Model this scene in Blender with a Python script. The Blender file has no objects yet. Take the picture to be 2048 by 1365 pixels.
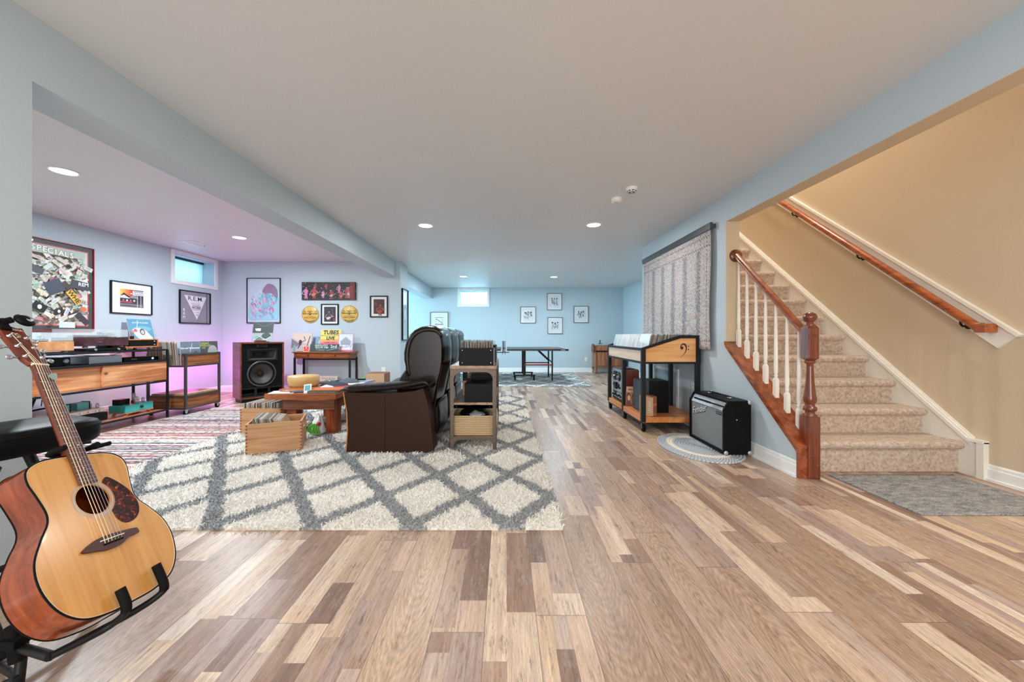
import bpy, bmesh, math, random
import numpy as np
from mathutils import Vector, Matrix
random.seed(7)
PI = math.pi
S = bpy.context.scene
COL = S.collection

# ---------------------------------------------------------------- camera
F, CX, CY, CAMZ = 745.0, 1010.0, 672.0, 1.05
cd = bpy.data.cameras.new('camera')
cam = bpy.data.objects.new('camera', cd); COL.objects.link(cam)
cam.location = (0, 0, CAMZ); cam.rotation_euler = (PI/2, 0, 0)
cd.sensor_width = 36.0; cd.lens = F/2048*36
cd.shift_x = (1024-CX)/2048; cd.shift_y = -(682.5-CY)/2048
cd.clip_start = 0.02; cd.clip_end = 100
S.camera = cam
# ---------------------------------------------------------------- world, exposure
w = bpy.data.worlds.new('world'); S.world = w; w.use_nodes = True
w.node_tree.nodes['Background'].inputs[0].default_value = (0.55, 0.75, 1.0, 1)
w.node_tree.nodes['Background'].inputs[1].default_value = 1.0
S.view_settings.view_transform = 'Standard'; S.view_settings.look = 'None'
S.view_settings.exposure = 0.0; S.view_settings.gamma = 1.0
S.view_settings.use_curve_mapping = False
S.cycles.max_bounces = 10; S.cycles.diffuse_bounces = 6; S.cycles.glossy_bounces = 4
S.cycles.transparent_max_bounces = 12; S.cycles.transmission_bounces = 6
S.cycles.use_denoising = True
S.cycles.sample_clamp_indirect = 6.0
S.cycles.caustics_reflective = False; S.cycles.caustics_refractive = False

def light(name, kind, loc, energy, color, rot=(0,0,0), size=.2, size_y=None, spread=None, radius=None, spot=None):
    l = bpy.data.lights.new(name, kind); l.energy = energy; l.color = color
    if kind == 'AREA':
        l.size = size
        if size_y: l.shape = 'RECTANGLE'; l.size_y = size_y
        else: l.shape = 'DISK'
        if spread: l.spread = spread
    elif kind == 'SPOT':
        l.spot_size = spot or 2.6; l.spot_blend = .8; l.shadow_soft_size = radius or .08
    else: l.shadow_soft_size = radius or .05
    o = bpy.data.objects.new(name, l); COL.objects.link(o)
    o.location = loc; o.rotation_euler = rot
    return o
WARM = (1.0, .94, .86); NEUT = (1.0, .97, .94); COOL = (.86, .95, 1.0); DAY = (.50, .84, 1.0)
# daylight: added unseen glass doors, then the basement windows
light('patio_daylight', 'AREA', (-.6, -3.30, 1.15), 160, (1.0, .98, .93), (PI/2, 0, 0), 3.6, 2.1)  # added fill daylight, entering by the made-up doors behind the camera
light('side_door_daylight', 'AREA', (-5.24, 9.2, 1.10), 180, (.50, .86, 1.0), (0, -PI/2, 0), 1.9, 2.0)  # unseen daylight inferred from the brightness at far left; its door is added
light('window_daylight', 'AREA', (-5.62, 6.35, 2.14), 4.5, DAY, (0, -PI/2, 0), .36, .72)
light('far_window_daylight', 'AREA', (-.91, 11.22, 2.14), 70, (.62, .90, 1.0), (-PI/2, 0, 0), .74, .36)
# stairwell light upstairs
light('stairwell_lamp', 'AREA', (2.9, 4.2, 4.9), 66, (1.0, .94, .86), (0, 0, 0), .6)
light('stair_front_lamp', 'AREA', (2.75, .4, 2.40), 26, (1.0, .95, .88), (0, 0, 0), .16)
# coloured led glow behind the speaker and the record cart
light('magenta_led', 'POINT', (-4.80, 6.55, .60), 11, (1.0, .10, .72), radius=.10)
light('magenta_led_low', 'POINT', (-4.95, 5.85, .40), 5.5, (1.0, .12, .75), radius=.08)
light('red_led', 'POINT', (-5.08, 5.0, .55), 2.6, (1.0, .10, .10), radius=.06)
light('red_led_console', 'POINT', (-5.12, 4.55, 1.02), .8, (1.0, .14, .10), radius=.05)

# ---------------------------------------------------------------- helpers
def lin(c):
    c = c/255.0
    return c/12.92 if c <= .04045 else ((c+.055)/1.055)**2.4
def C(r, g, b): return (lin(r), lin(g), lin(b), 1.0)

class G:
    """small node-graph writer"""
    def __init__(s, name):
        s.m = bpy.data.materials.new(name); s.m.use_nodes = True
        s.t = s.m.node_tree; s.b = s.t.nodes['Principled BSDF']; s.out = s.t.nodes['Material Output']
    def n(s, kind, **kw):
        nd = s.t.nodes.new(kind)
        for k, v in kw.items(): setattr(nd, k, v)
        return nd
    def put(s, sock, v):
        if isinstance(v, bpy.types.NodeSocket): s.t.links.new(v, sock)
        elif v is not None: sock.default_value = v
    def f(s, op, a, b=None, c=None, clamp=False):
        nd = s.n('ShaderNodeMath', operation=op, use_clamp=clamp)
        for i, v in enumerate((a, b, c)):
            if v is not None: s.put(nd.inputs[i], v)
        return nd.outputs[0]
    def coord(s, kind='Object'): return s.n('ShaderNodeTexCoord').outputs[kind]
    def xyz(s, v):
        nd = s.n('ShaderNodeSeparateXYZ'); s.put(nd.inputs[0], v); return nd.outputs
    def comb(s, x, y, z):
        nd = s.n('ShaderNodeCombineXYZ')
        for i, v in enumerate((x, y, z)): s.put(nd.inputs[i], v)
        return nd.outputs[0]
    def scale(s, v, sc):
        nd = s.n('ShaderNodeMapping'); s.put(nd.inputs[0], v); nd.inputs['Scale'].default_value = sc; return nd.outputs[0]
    def noise(s, v, scale, detail=4, rough=.55, dist=0, col=False):
        nd = s.n('ShaderNodeTexNoise'); s.put(nd.inputs['Vector'], v); nd.inputs['Scale'].default_value = scale
        nd.inputs['Detail'].default_value = detail; nd.inputs['Roughness'].default_value = rough; nd.inputs['Distortion'].default_value = dist
        return nd.outputs[1 if col else 0]
    def white(s, v):
        nd = s.n('ShaderNodeTexWhiteNoise', noise_dimensions='3D'); s.put(nd.inputs[0], v); return nd.outputs[0]
    def ramp(s, f, stops, const=False):
        nd = s.n('ShaderNodeValToRGB'); s.put(nd.inputs[0], f); r = nd.color_ramp
        if const: r.interpolation = 'CONSTANT'
        while len(r.elements) < len(stops): r.elements.new(.5)
        for e, (p, c) in zip(r.elements, stops): e.position = p; e.color = c
        return nd.outputs[0]
    def mix(s, f, a, b, mode='MIX'):
        nd = s.n('ShaderNodeMix', data_type='RGBA', blend_type=mode)
        s.put(nd.inputs[0], f); s.put(nd.inputs[6], a); s.put(nd.inputs[7], b); return nd.outputs[2]
    def bump(s, h, strength=.3, dist=.01):
        nd = s.n('ShaderNodeBump'); s.put(nd.inputs['Height'], h); nd.inputs['Strength'].default_value = strength
        nd.inputs['Distance'].default_value = dist; s.t.links.new(nd.outputs[0], s.b.inputs['Normal'])
    def set(s, **kw):
        for k, v in kw.items(): s.put(s.b.inputs[k.replace('_', ' ')], v)
        return s.m

def flat(name, col, rough=.5, metal=0, var=.06, scale=30, bump=0, coat=0, spec=.5):
    g = G(name); co = g.coord()
    n = g.noise(co, scale, 3)
    k = g.f('MULTIPLY_ADD', n, 2*var, 1-var)
    c = g.mix(1.0, col, g.comb(k, k, k), 'MULTIPLY')
    if bump: g.bump(n, bump, .004)
    g.set(Base_Color=c, Roughness=rough, Metallic=metal)
    if coat: g.b.inputs['Coat Weight'].default_value = coat; g.b.inputs['Coat Roughness'].default_value = .08
    g.b.inputs['Specular IOR Level'].default_value = spec
    return g.m
def wood(name, cols, axis=0, sc=1.0, rough=.4, knots=False, coat=0):
    """grain stretched along an axis; cols = dark, mid, light"""
    g = G(name); co = g.coord()
    s1 = [14*sc]*3; s1[axis] = 1.1*sc; s2 = [90*sc]*3; s2[axis] = 3*sc
    n1 = g.noise(g.scale(co, s1), 1, 5, .6, .8); n2 = g.noise(g.scale(co, s2), 1, 3, .6)
    v = g.f('ADD', g.f('MULTIPLY', n1, .75), g.f('MULTIPLY', n2, .25))
    c = g.ramp(v, [(.34, cols[0]), (.5, cols[1]), (.64, cols[2])])
    if knots:
        vo = g.n('ShaderNodeTexVoronoi'); s3 = [5.5]*3; s3[axis] = 4.2; g.put(vo.inputs['Vector'], g.scale(co, s3)); vo.inputs['Scale'].default_value = 1
        k = g.f('LESS_THAN', vo.outputs['Distance'], .085)
        c = g.mix(g.f('MULTIPLY', k, .75), c, C(70, 32, 18))
    g.bump(n2, .08, .002)
    g.set(Base_Color=c, Roughness=rough)
    if coat: g.b.inputs['Coat Weight'].default_value = coat
    return g.m

M = {}
M['paint'] = flat('wall_paint', C(188, 204, 213), .55, var=.01, scale=3)
M['beige'] = flat('beige_wall_paint', C(206, 189, 163), .6, var=.01, scale=3)
M['ceil'] = flat('ceiling_paint', C(218, 220, 222), .42, var=.01, scale=3)
M['white'] = flat('white_trim_paint', C(238, 240, 240), .35, var=.01)
M['ivory'] = flat('ivory_paint', C(236, 234, 226), .35, var=.01)
M['black'] = flat('black_plastic', C(16, 16, 18), .4, spec=.2)
M['satin'] = flat('black_painted_steel', C(26, 28, 30), .45, metal=.0, var=.15, spec=.25)
M['steel'] = flat('dark_raw_steel', C(88, 90, 92), .38, metal=.7, var=.2, scale=9)
M['brsteel'] = flat('brown_weathered_steel', C(98, 84, 74), .45, metal=.4, var=.25, scale=12)
M['chrome'] = flat('polished_chrome', C(215, 218, 222), .12, metal=1, var=.02)
M['silver'] = flat('brushed_silver', C(176, 184, 192), .35, metal=.5, var=.04)
M['bronze'] = flat('oil_rubbed_bronze', C(38, 30, 26), .35, metal=.8)
M['rubber'] = flat('black_rubber', C(14, 14, 15), .75, spec=.15)
M['vinyl'] = flat('black_vinyl', C(13, 15, 17), .45, spec=.12, var=.12, scale=60, bump=.15)
M['red'] = flat('red_enamel', C(170, 36, 50), .4)
M['green'] = flat('green_plastic', C(96, 190, 60), .4)
M['cherry'] = wood('cherry_stained_wood', [C(82, 34, 18), C(116, 56, 34), C(142, 78, 52)], 2, 1, .25, coat=.4)
M['cherry_y'] = wood('cherry_stained_rail', [C(96, 40, 18), C(140, 70, 38), C(172, 96, 56)], 1, 1, .25, coat=.4)
M['oak_rail'] = wood('honey_oak_rail', [C(120, 52, 18), C(164, 84, 36), C(190, 108, 54)], 1, 1, .25, coat=.5)
M['acacia_y'] = wood('acacia_wood', [C(128, 66, 36), C(192, 120, 76), C(234, 176, 126)], 1, .62, .35, knots=True)
M['acacia_x'] = wood('acacia_wood_end', [C(130, 66, 34), C(180, 106, 62), C(210, 146, 96)], 0, .8, .35)
M['rustic_y'] = wood('rustic_ash_wood', [C(78, 40, 22), C(140, 82, 46), C(176, 112, 68)], 1, 1.6, .45)
M['rustic_x'] = wood('rustic_ash_wood_end', [C(78, 40, 22), C(140, 82, 46), C(176, 112, 68)], 0, 1.6, .45)
M['slab'] = wood('rustic_slab_wood', [C(110, 54, 28), C(160, 90, 52), C(190, 118, 72)], 0, .9, .32, coat=.3)
M['slab_y'] = wood('rustic_slab_side', [C(110, 54, 28), C(150, 84, 50), C(180, 112, 70)], 1, .9, .3, coat=.3)
M['legwood'] = wood('knotty_leg_wood', [C(80, 26, 12), C(136, 62, 30), C(166, 88, 48)], 2, 1, .35, knots=True)
M['crate_x'] = wood('oak_crate_wood', [C(160, 112, 72), C(194, 146, 102), C(212, 168, 124)], 0, .8, .5)
M['crate_y'] = wood('oak_crate_wood_end', [C(150, 102, 64), C(186, 138, 94), C(206, 160, 114)], 1, .8, .5)
M['joint'] = flat('end_grain_wood', C(134, 84, 50), .6, var=.1)
M['pine_x'] = wood('knotty_pine', [C(196, 128, 70), C(226, 164, 104), C(240, 186, 128)], 0, .8, .4, knots=True)
M['pine_y'] = wood('knotty_pine_side', [C(196, 170, 148), C(222, 200, 178), C(236, 216, 196)], 1, .8, .4, knots=True)
M['plank'] = wood('pine_shelf_plank', [C(184, 104, 48), C(214, 136, 74), C(232, 164, 104)], 1, .8, .35, knots=True)
M['walnut'] = wood('walnut_veneer', [C(64, 28, 18), C(104, 52, 34), C(130, 72, 48)], 1, 1, .35)
M['mahog'] = wood('mahogany_veneer', [C(70, 20, 12), C(110, 40, 24), C(134, 60, 38)], 2, 1, .3)
M['darkwal'] = wood('dark_rosewood_veneer', [C(46, 24, 30), C(72, 40, 46), C(94, 56, 60)], 1, 1, .3)
M['teak'] = wood('light_teak_veneer', [C(176, 112, 66), C(208, 146, 98), C(222, 166, 118)], 1, .7, .4)
M['orange'] = wood('orange_walnut_veneer', [C(176, 90, 30), C(214, 124, 54), C(228, 146, 76)], 1, 1, .35)
M['apron'] = wood('burl_apron_wood', [C(70, 34, 18), C(126, 66, 34), C(160, 92, 50)], 0, 1.6, .35)
M['antique'] = wood('antique_walnut', [C(96, 50, 30), C(150, 92, 62), C(176, 122, 88)], 2, 1, .35)
M['spruce'] = wood('guitar_spruce', [C(206, 142, 70), C(222, 162, 88), C(230, 174, 102)], 1, 1.3, .22, coat=.8)
M['gside'] = wood('guitar_mahogany', [C(92, 34, 14), C(138, 62, 30), C(164, 84, 46)], 1, 1, .18, coat=.8)
M['gneck'] = wood('guitar_neck_wood', [C(76, 28, 14), C(112, 46, 24), C(134, 62, 36)], 1, 1, .3)
M['fret'] = wood('rosewood_fretboard', [C(70, 34, 26), C(106, 62, 50), C(128, 82, 68)], 1, 1.4, .5)
M['rosew'] = wood('rosewood_bridge', [C(50, 22, 20), C(78, 38, 34), C(96, 54, 48)], 0, 1.4, .4)
M['bone'] = flat('bone_white', C(236, 226, 200), .4)
M['leather'] = flat('dark_brown_leather', C(24, 17, 15), .27, spec=.30, var=.12, scale=14, bump=.05)
M['leather2'] = flat('brown_leather_panel', C(54, 34, 25), .45, spec=.15, var=.06, scale=18, bump=.05)
M['piping'] = flat('tan_edge_trim', C(188, 120, 66), .5)
M['card'] = flat('plain_cardboard', C(196, 160, 124), .7, var=.06)
M['cardside'] = flat('cardboard_side', C(134, 92, 64), .7, var=.06)
M['paper'] = flat('white_paper', C(236, 236, 238), .6, var=.02)
M['basket'] = flat('seagrass', C(226, 204, 164), .7, var=.25, scale=90, bump=.3)
M['teal'] = flat('teal_enamel', C(60, 180, 176), .35)
M['tealdk'] = flat('teal_transformer', C(92, 168, 178), .4)
M['cream'] = flat('cream_enamel', C(214, 200, 184), .4)
M['aqua'] = flat('wooden_box_ash', C(206, 172, 112), .4, var=.1, scale=20)
M['cloth'] = flat('dark_blue_cloth', C(52, 60, 78), .85, var=.3, scale=40, bump=.3)
M['denim'] = flat('grey_cloth', C(90, 98, 108), .85, var=.3, scale=40, bump=.3)
M['gold'] = flat('gold_plastic', C(214, 180, 90), .35)
M['tbl'] = flat('table_tennis_black', C(34, 38, 46), .35)
M['blueg'] = flat('blue_steel', C(60, 72, 84), .4, metal=.3)
def g_glass():
    g = G('clear_acrylic'); g.set(Base_Color=C(220, 235, 238), Roughness=.03); g.b.inputs['Alpha'].default_value = .22
    return g.m
M['glass'] = g_glass()
def g_tube():
    g = G('vacuum_tube_glass'); g.set(Base_Color=C(200, 205, 205), Roughness=.05, Metallic=.5); g.b.inputs['Alpha'].default_value = .6
    return g.m
M['tube'] = g_tube()
def g_lens():
    g = G('lit_lamp_lens'); n = g.noise(g.coord(), 20); g.set(Base_Color=C(255, 255, 250), Roughness=.5, Emission_Color=(1, .98, .93, 1), Emission_Strength=g.f('MULTIPLY_ADD', n, .5, 6.0))
    return g.m
M['lens'] = g_lens()
def g_disp():
    g = G('lit_display'); g.set(Base_Color=C(150, 180, 220), Emission_Color=(.6, .8, 1, 1), Emission_Strength=1.2); return g.m
M['disp'] = g_disp()
def g_shade():
    g = G('cellular_shade'); z = g.xyz(g.coord())[2]
    s = g.f('SINE', g.f('MULTIPLY', z, 2*PI/.022)); k = g.f('MULTIPLY_ADD', s, .06, .86)
    tr = g.n('ShaderNodeBsdfTranslucent'); c = g.mix(1, C(225, 240, 245), g.comb(k, k, k), 'MULTIPLY'); g.put(tr.inputs[0], c)
    g.set(Base_Color=c, Roughness=.8); mx = g.n('ShaderNodeMixShader'); mx.inputs[0].default_value = .7
    g.t.links.new(g.b.outputs[0], mx.inputs[1]); g.t.links.new(tr.outputs[0], mx.inputs[2]); g.t.links.new(mx.outputs[0], g.out.inputs[0])
    g.bump(s, .4, .004)
    return g.m
M['shade'] = g_shade()
def g_attr(name, rough=.55, coat=0):
    g = G(name); a = g.n('ShaderNodeAttribute'); a.attribute_name = 'Col'
    n = g.noise(g.coord(), 150, 2); k = g.f('MULTIPLY_ADD', n, .08, .96)
    g.set(Base_Color=g.mix(1, a.outputs[0], g.comb(k, k, k), 'MULTIPLY'), Roughness=rough)
    if coat: g.b.inputs['Coat Weight'].default_value = coat; g.b.inputs['Coat Roughness'].default_value = .02
    return g.m
M['art'] = g_attr('printed_artwork'); M['artglass'] = g_attr('glazed_artwork', .5, 1.0)

def g_floor():
    g = G('plank_floor'); x, y, z = g.xyz(g.coord())
    W_, L_ = .189, 1.22
    xs = g.f('DIVIDE', g.f('ADD', x, -.116+W_*60), W_); i = g.f('FLOOR', xs); u = g.f('FRACT', xs)
    ys = g.f('ADD', g.f('DIVIDE', g.f('ADD', y, 20), L_), g.white(g.comb(i, 3.3, .5))); j = g.f('FLOOR', ys); v = g.f('FRACT', ys)
    h = g.white(g.comb(i, j, 7.1))
    n = g.f('ADD', g.f('ADD', g.f('ADD', 1, g.f('GREATER_THAN', h, .20)), g.f('GREATER_THAN', h, .55)), g.f('GREATER_THAN', h, .85))
    # uneven strip borders
    ub = g.f('ADD', u, g.f('MULTIPLY', g.f('SUBTRACT', g.white(g.comb(i, j, 2.2)), .5), g.f('MULTIPLY', g.f('MULTIPLY', u, g.f('SUBTRACT', 1, u)), .8)))
    s = g.f('FLOOR', g.f('MULTIPLY', ub, n))
    hs = g.white(g.comb(i, g.f('ADD', j, 40), s))
    full = g.f('LESS_THAN', h, .20)
    seg = g.f('FLOOR', g.f('MULTIPLY', g.f('ADD', v, hs), g.f('MULTIPLY_ADD', hs, 1.6, 1.2)))
    seg = g.f('MULTIPLY', seg, g.f('SUBTRACT', 1, full))
    hc = g.white(g.comb(g.f('MULTIPLY_ADD', i, 1.7, g.f('MULTIPLY', j, 5.3)), g.f('MULTIPLY_ADD', s, 3.1, .4), g.f('MULTIPLY_ADD', seg, 2.3, .9)))
    base = g.ramp(hc, [(0, C(190, 166, 144)), (.16, C(166, 142, 124)), (.30, C(204, 184, 162)), (.44, C(178, 158, 144)), (.56, C(146, 120, 102)),
                       (.66, C(198, 174, 146)), (.76, C(162, 142, 132)), (.86, C(126, 102, 88)), (.93, C(210, 196, 178))], True)
    base = g.mix(g.f('MULTIPLY', full, .6), base, C(184, 158, 134))
    # grain
    off = g.f('MULTIPLY', hc, 31)
    pv = g.comb(g.f('ADD', g.f('MULTIPLY', x, 130), off), g.f('ADD', g.f('MULTIPLY', y, 5.5), off), off)
    g1 = g.noise(pv, 1, 6, .75, .9)
    pv2 = g.comb(g.f('ADD', g.f('MULTIPLY', x, 26), off), g.f('ADD', g.f('MULTIPLY', y, 1.5), off), off)
    g2 = g.noise(pv2, 1, 4, .6, 1.4)
    pv3 = g.comb(g.f('MULTIPLY', x, 380), g.f('MULTIPLY', y, 34), off)
    g3 = g.noise(pv3, 1, 3, .7)
    wv = g.n('ShaderNodeTexWave', wave_type='RINGS', rings_direction='Z'); g.put(wv.inputs['Vector'], g.comb(g.f('MULTIPLY', g.f('SUBTRACT', u, .5), 1.5), g.f('MULTIPLY', g.f('SUBTRACT', v, hc), 1.6), 0))
    wv.inputs['Scale'].default_value = 5; wv.inputs['Distortion'].default_value = 5; wv.inputs['Detail'].default_value = 2; wv.inputs['Detail Scale'].default_value = 1.6
    k = g.f('ADD', -.50, g.f('MULTIPLY', g1, 1.5)); k = g.f('ADD', k, g.f('MULTIPLY', g2, .95)); k = g.f('ADD', k, g.f('MULTIPLY', g3, .62))
    k = g.f('MULTIPLY', k, g.f('SUBTRACT', 1, g.f('MULTIPLY', g.f('MULTIPLY', full, .22), wv.outputs[1])))
    c = g.mix(1, base, g.comb(g.f('MULTIPLY', k, 1.03), g.f('POWER', k, 1.04), g.f('POWER', k, 1.16)), 'MULTIPLY')
    # reddish and grey-blue weathered patches
    p1 = g.noise(pv2, 2.2, 4, .7); c = g.mix(g.f('MULTIPLY', g.f('SUBTRACT', p1, .52, clamp=True), 1.3), c, C(158, 104, 78))
    p2 = g.noise(g.comb(g.f('MULTIPLY', x, 34), g.f('MULTIPLY', y, 9), off), 1, 6, .85)
    c = g.mix(g.f('MULTIPLY', g.f('SUBTRACT', p2, .52, clamp=True), 3.6, clamp=True), c, C(176, 170, 170))
    p3 = g.noise(g.comb(g.f('MULTIPLY', x, 60), g.f('MULTIPLY', y, 9), g.f('ADD', off, 5)), 1, 5, .8)
    c = g.mix(g.f('MULTIPLY', g.f('SUBTRACT', p3, .54, clamp=True), 5.2, clamp=True), c, C(92, 68, 56))
    du = g.f('MINIMUM', u, g.f('SUBTRACT', 1, u)); dv = g.f('MINIMUM', v, g.f('SUBTRACT', 1, v))
    seam = g.f('MAXIMUM', g.f('LESS_THAN', du, .007), g.f('LESS_THAN', dv, .0011))
    c = g.mix(g.f('MULTIPLY', seam, .75), c, C(84, 74, 66))
    g.bump(g.f('SUBTRACT', g1, g.f('MULTIPLY', seam, 1.5)), .16, .002)
    g.set(Base_Color=c, Roughness=g.f('MULTIPLY_ADD', g3, .2, .24))
    return g.m
M['floor'] = g_floor()

def trellis(g, x, y, x0, y0, px, py, hw, jag=.05):
    n = g.noise(g.comb(x, y, 0), 26, 3); n2 = g.noise(g.comb(x, y, 4), 3, 2)
    xx = g.f('ADD', g.f('DIVIDE', g.f('ADD', x, -x0), px), g.f('MULTIPLY', g.f('SUBTRACT', n2, .5), .12)); yy = g.f('DIVIDE', g.f('ADD', y, -y0), py)
    d = []
    for op in ('ADD', 'SUBTRACT'):
        a = g.f(op, xx, yy); a = g.f('FRACT', g.f('ADD', a, 100.5)); d.append(g.f('ABSOLUTE', g.f('SUBTRACT', a, .5)))
    m = g.f('MINIMUM', d[0], d[1])
    return g.f('LESS_THAN', g.f('ADD', m, g.f('MULTIPLY', g.f('SUBTRACT', n, .5), jag*4)), hw)
def g_shag(name, light_c, dark_c, args):
    g = G(name); x, y, z = g.xyz(g.coord())
    m = trellis(g, x, y, *args)
    n = g.f('MULTIPLY_ADD', g.f('SUBTRACT', g.noise(g.coord(), 70, 3, .7), .5), 2.4, .5, clamp=True); n2 = g.noise(g.coord(), 7, 2)
    a = g.mix(n, light_c[0], light_c[1]); b = g.mix(n, dark_c[0], dark_c[1])
    c = g.mix(m, a, b); k = g.f('MULTIPLY_ADD', n2, .2, .9)
    g.set(Base_Color=g.mix(1, c, g.comb(k, k, k), 'MULTIPLY'), Roughness=.9)
    g.b.inputs['Specular IOR Level'].default_value = .15
    g.b.inputs['Sheen Weight'].default_value = .2
    return g.m
M['shag'] = g_shag('shag_pile', (C(212, 206, 196), C(252, 250, 246)), (C(108, 112, 116), C(190, 192, 194)), (.03, 2.03, .54, .74, .10))
M['shag2'] = g_shag('grey_shag_pile', (C(128, 136, 144), C(176, 184, 190)), (C(216, 214, 204), C(240, 238, 228)), (.03, 7.6, .62, .9, .085))
def g_kilim():
    g = G('striped_kilim'); x, y, z = g.xyz(g.coord())
    yy = g.f('ADD', y, g.f('MULTIPLY', g.f('SUBTRACT', g.noise(g.scale(g.coord(), (1.2, 1, 1)), 1.3, 2), .5), .03))
    i = g.f('FLOOR', g.f('DIVIDE', yy, .021)); h = g.white(g.comb(i, 1.5, 2.5))
    c = g.ramp(h, [(0, C(176, 168, 168)), (.24, C(158, 76, 68)), (.38, C(196, 190, 186)), (.54, C(96, 82, 90)), (.66, C(176, 104, 88)), (.76, C(206, 200, 196)), (.88, C(60, 56, 66))], True)
    n = g.noise(g.comb(g.f('MULTIPLY', x, 16), g.f('MULTIPLY', y, 95), 0), 1, 3, .7)
    c = g.mix(g.f('GREATER_THAN', n, .57), c, C(202, 196, 192))
    n2 = g.noise(g.comb(g.f('MULTIPLY', x, 22), g.f('MULTIPLY', i, 7.7), 0), 1, 1); c = g.mix(g.f('MULTIPLY', g.f('GREATER_THAN', n2, .6), .8), c, C(84, 80, 90))
    g.bump(n, .5, .004); g.set(Base_Color=c, Roughness=.9); return g.m
M['kilim'] = g_kilim()
def g_mat():
    g = G('grey_woven_mat'); n = g.noise(g.scale(g.coord(), (1, 2.2, 1)), 11, 6, .85); n2 = g.noise(g.scale(g.coord(), (1, 2, 1)), 90, 2)
    v = g.f('ADD', g.f('MULTIPLY', n, .6), g.f('MULTIPLY', n2, .4))
    g.bump(n2, .4, .004)
    return g.set(Base_Color=g.ramp(v, [(.38, C(78, 80, 84)), (.46, C(124, 126, 130)), (.54, C(160, 160, 160)), (.64, C(186, 184, 180))]), Roughness=.9)
M['mat'] = g_mat()
def g_carpet():
    g = G('tan_carpet'); n = g.noise(g.coord(), 190, 3, .8); n2 = g.noise(g.coord(), 38, 3, .7); v = g.f('ADD', g.f('MULTIPLY', n, .5), g.f('MULTIPLY', n2, .5))
    c = g.ramp(v, [(.36, C(150, 124, 106)), (.46, C(200, 176, 156)), (.56, C(228, 208, 190)), (.68, C(246, 234, 220))])
    g.bump(v, 1.0, .012); g.b.inputs['Sheen Weight'].default_value = .3
    return g.set(Base_Color=c, Roughness=.95)
M['carpet'] = g_carpet()
def g_tapestry():
    g = G('faded_oriental_rug'); x, y, z = g.xyz(g.coord())   # local x along width, z height
    n = g.noise(g.coord(), 60, 4, .8); nf = g.noise(g.coord(), 150, 2, .8)
    vo = g.n('ShaderNodeTexVoronoi'); g.put(vo.inputs['Vector'], g.coord()); vo.inputs['Scale'].default_value = 17
    ring = g.f('LESS_THAN', g.f('ABSOLUTE', g.f('SUBTRACT', vo.outputs['Distance'], .30)), .10)
    base = g.ramp(n, [(.36, C(104, 112, 124)), (.45, C(150, 152, 158)), (.52, C(188, 186, 184)), (.62, C(206, 202, 198))])
    st = g.f('SINE', g.f('MULTIPLY', x, 2*PI/.31)); dk = g.f('GREATER_THAN', g.f('ADD', st, g.f('MULTIPLY', g.f('SUBTRACT', g.noise(g.coord(), 42, 4, .85), .5), 5)), .62)
    inner = g.f('MULTIPLY', g.f('LESS_THAN', g.f('ABSOLUTE', x), .72), g.f('LESS_THAN', g.f('ABSOLUTE', g.f('ADD', z, .72)), .48))
    c = g.mix(g.f('MULTIPLY', g.f('MULTIPLY', dk, inner), .75), base, C(84, 94, 108))
    c = g.mix(g.f('MULTIPLY', ring, .55), c, C(170, 138, 136))
    for lim, ax, cen in ((.73, x, 0), (.86, x, 0), (.50, z, .72), (.60, z, .72)):
        b = g.f('LESS_THAN', g.f('ABSOLUTE', g.f('SUBTRACT', g.f('ABSOLUTE', g.f('ADD', ax, cen)), lim)), .009)
        dots = g.f('GREATER_THAN', g.f('SINE', g.f('MULTIPLY', g.f('ADD', x, z), 2*PI/.045)), -.2)
        c = g.mix(g.f('MULTIPLY', g.f('MULTIPLY', b, dots), .85), c, C(110, 84, 88))
    c = g.mix(g.f('MULTIPLY', g.f('GREATER_THAN', nf, .58), .5), c, C(226, 220, 214))
    g.bump(nf, .3, .003)
    return g.set(Base_Color=c, Roughness=.9)
M['tapestry'] = g_tapestry()
def g_grille():
    g = G('silver_grille_cloth'); x, y, z = g.xyz(g.coord())
    d = g.f('SINE', g.f('MULTIPLY', g.f('ADD', y, g.f('MULTIPLY', z, .8)), 2*PI/.013)); e = g.f('SINE', g.f('MULTIPLY', g.f('SUBTRACT', y, z), 2*PI/.008))
    v = g.f('MULTIPLY_ADD', g.f('ADD', d, g.f('MULTIPLY', e, .4)), .3, .5)
    g.bump(v, .5, .003)
    return g.set(Base_Color=g.ramp(v, [(.15, C(70, 76, 80)), (.5, C(122, 130, 134)), (.85, C(170, 176, 178))]), Roughness=.6)
M['grille'] = g_grille()
def g_tort():
    g = G('tortoiseshell'); n = g.noise(g.coord(), 46, 4, .6, 1.5)
    return g.set(Base_Color=g.ramp(n, [(.4, C(38, 10, 10)), (.54, C(74, 20, 14)), (.62, C(150, 50, 24)), (.68, C(222, 130, 70))]), Roughness=.15)
M['tort'] = g_tort()
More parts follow.
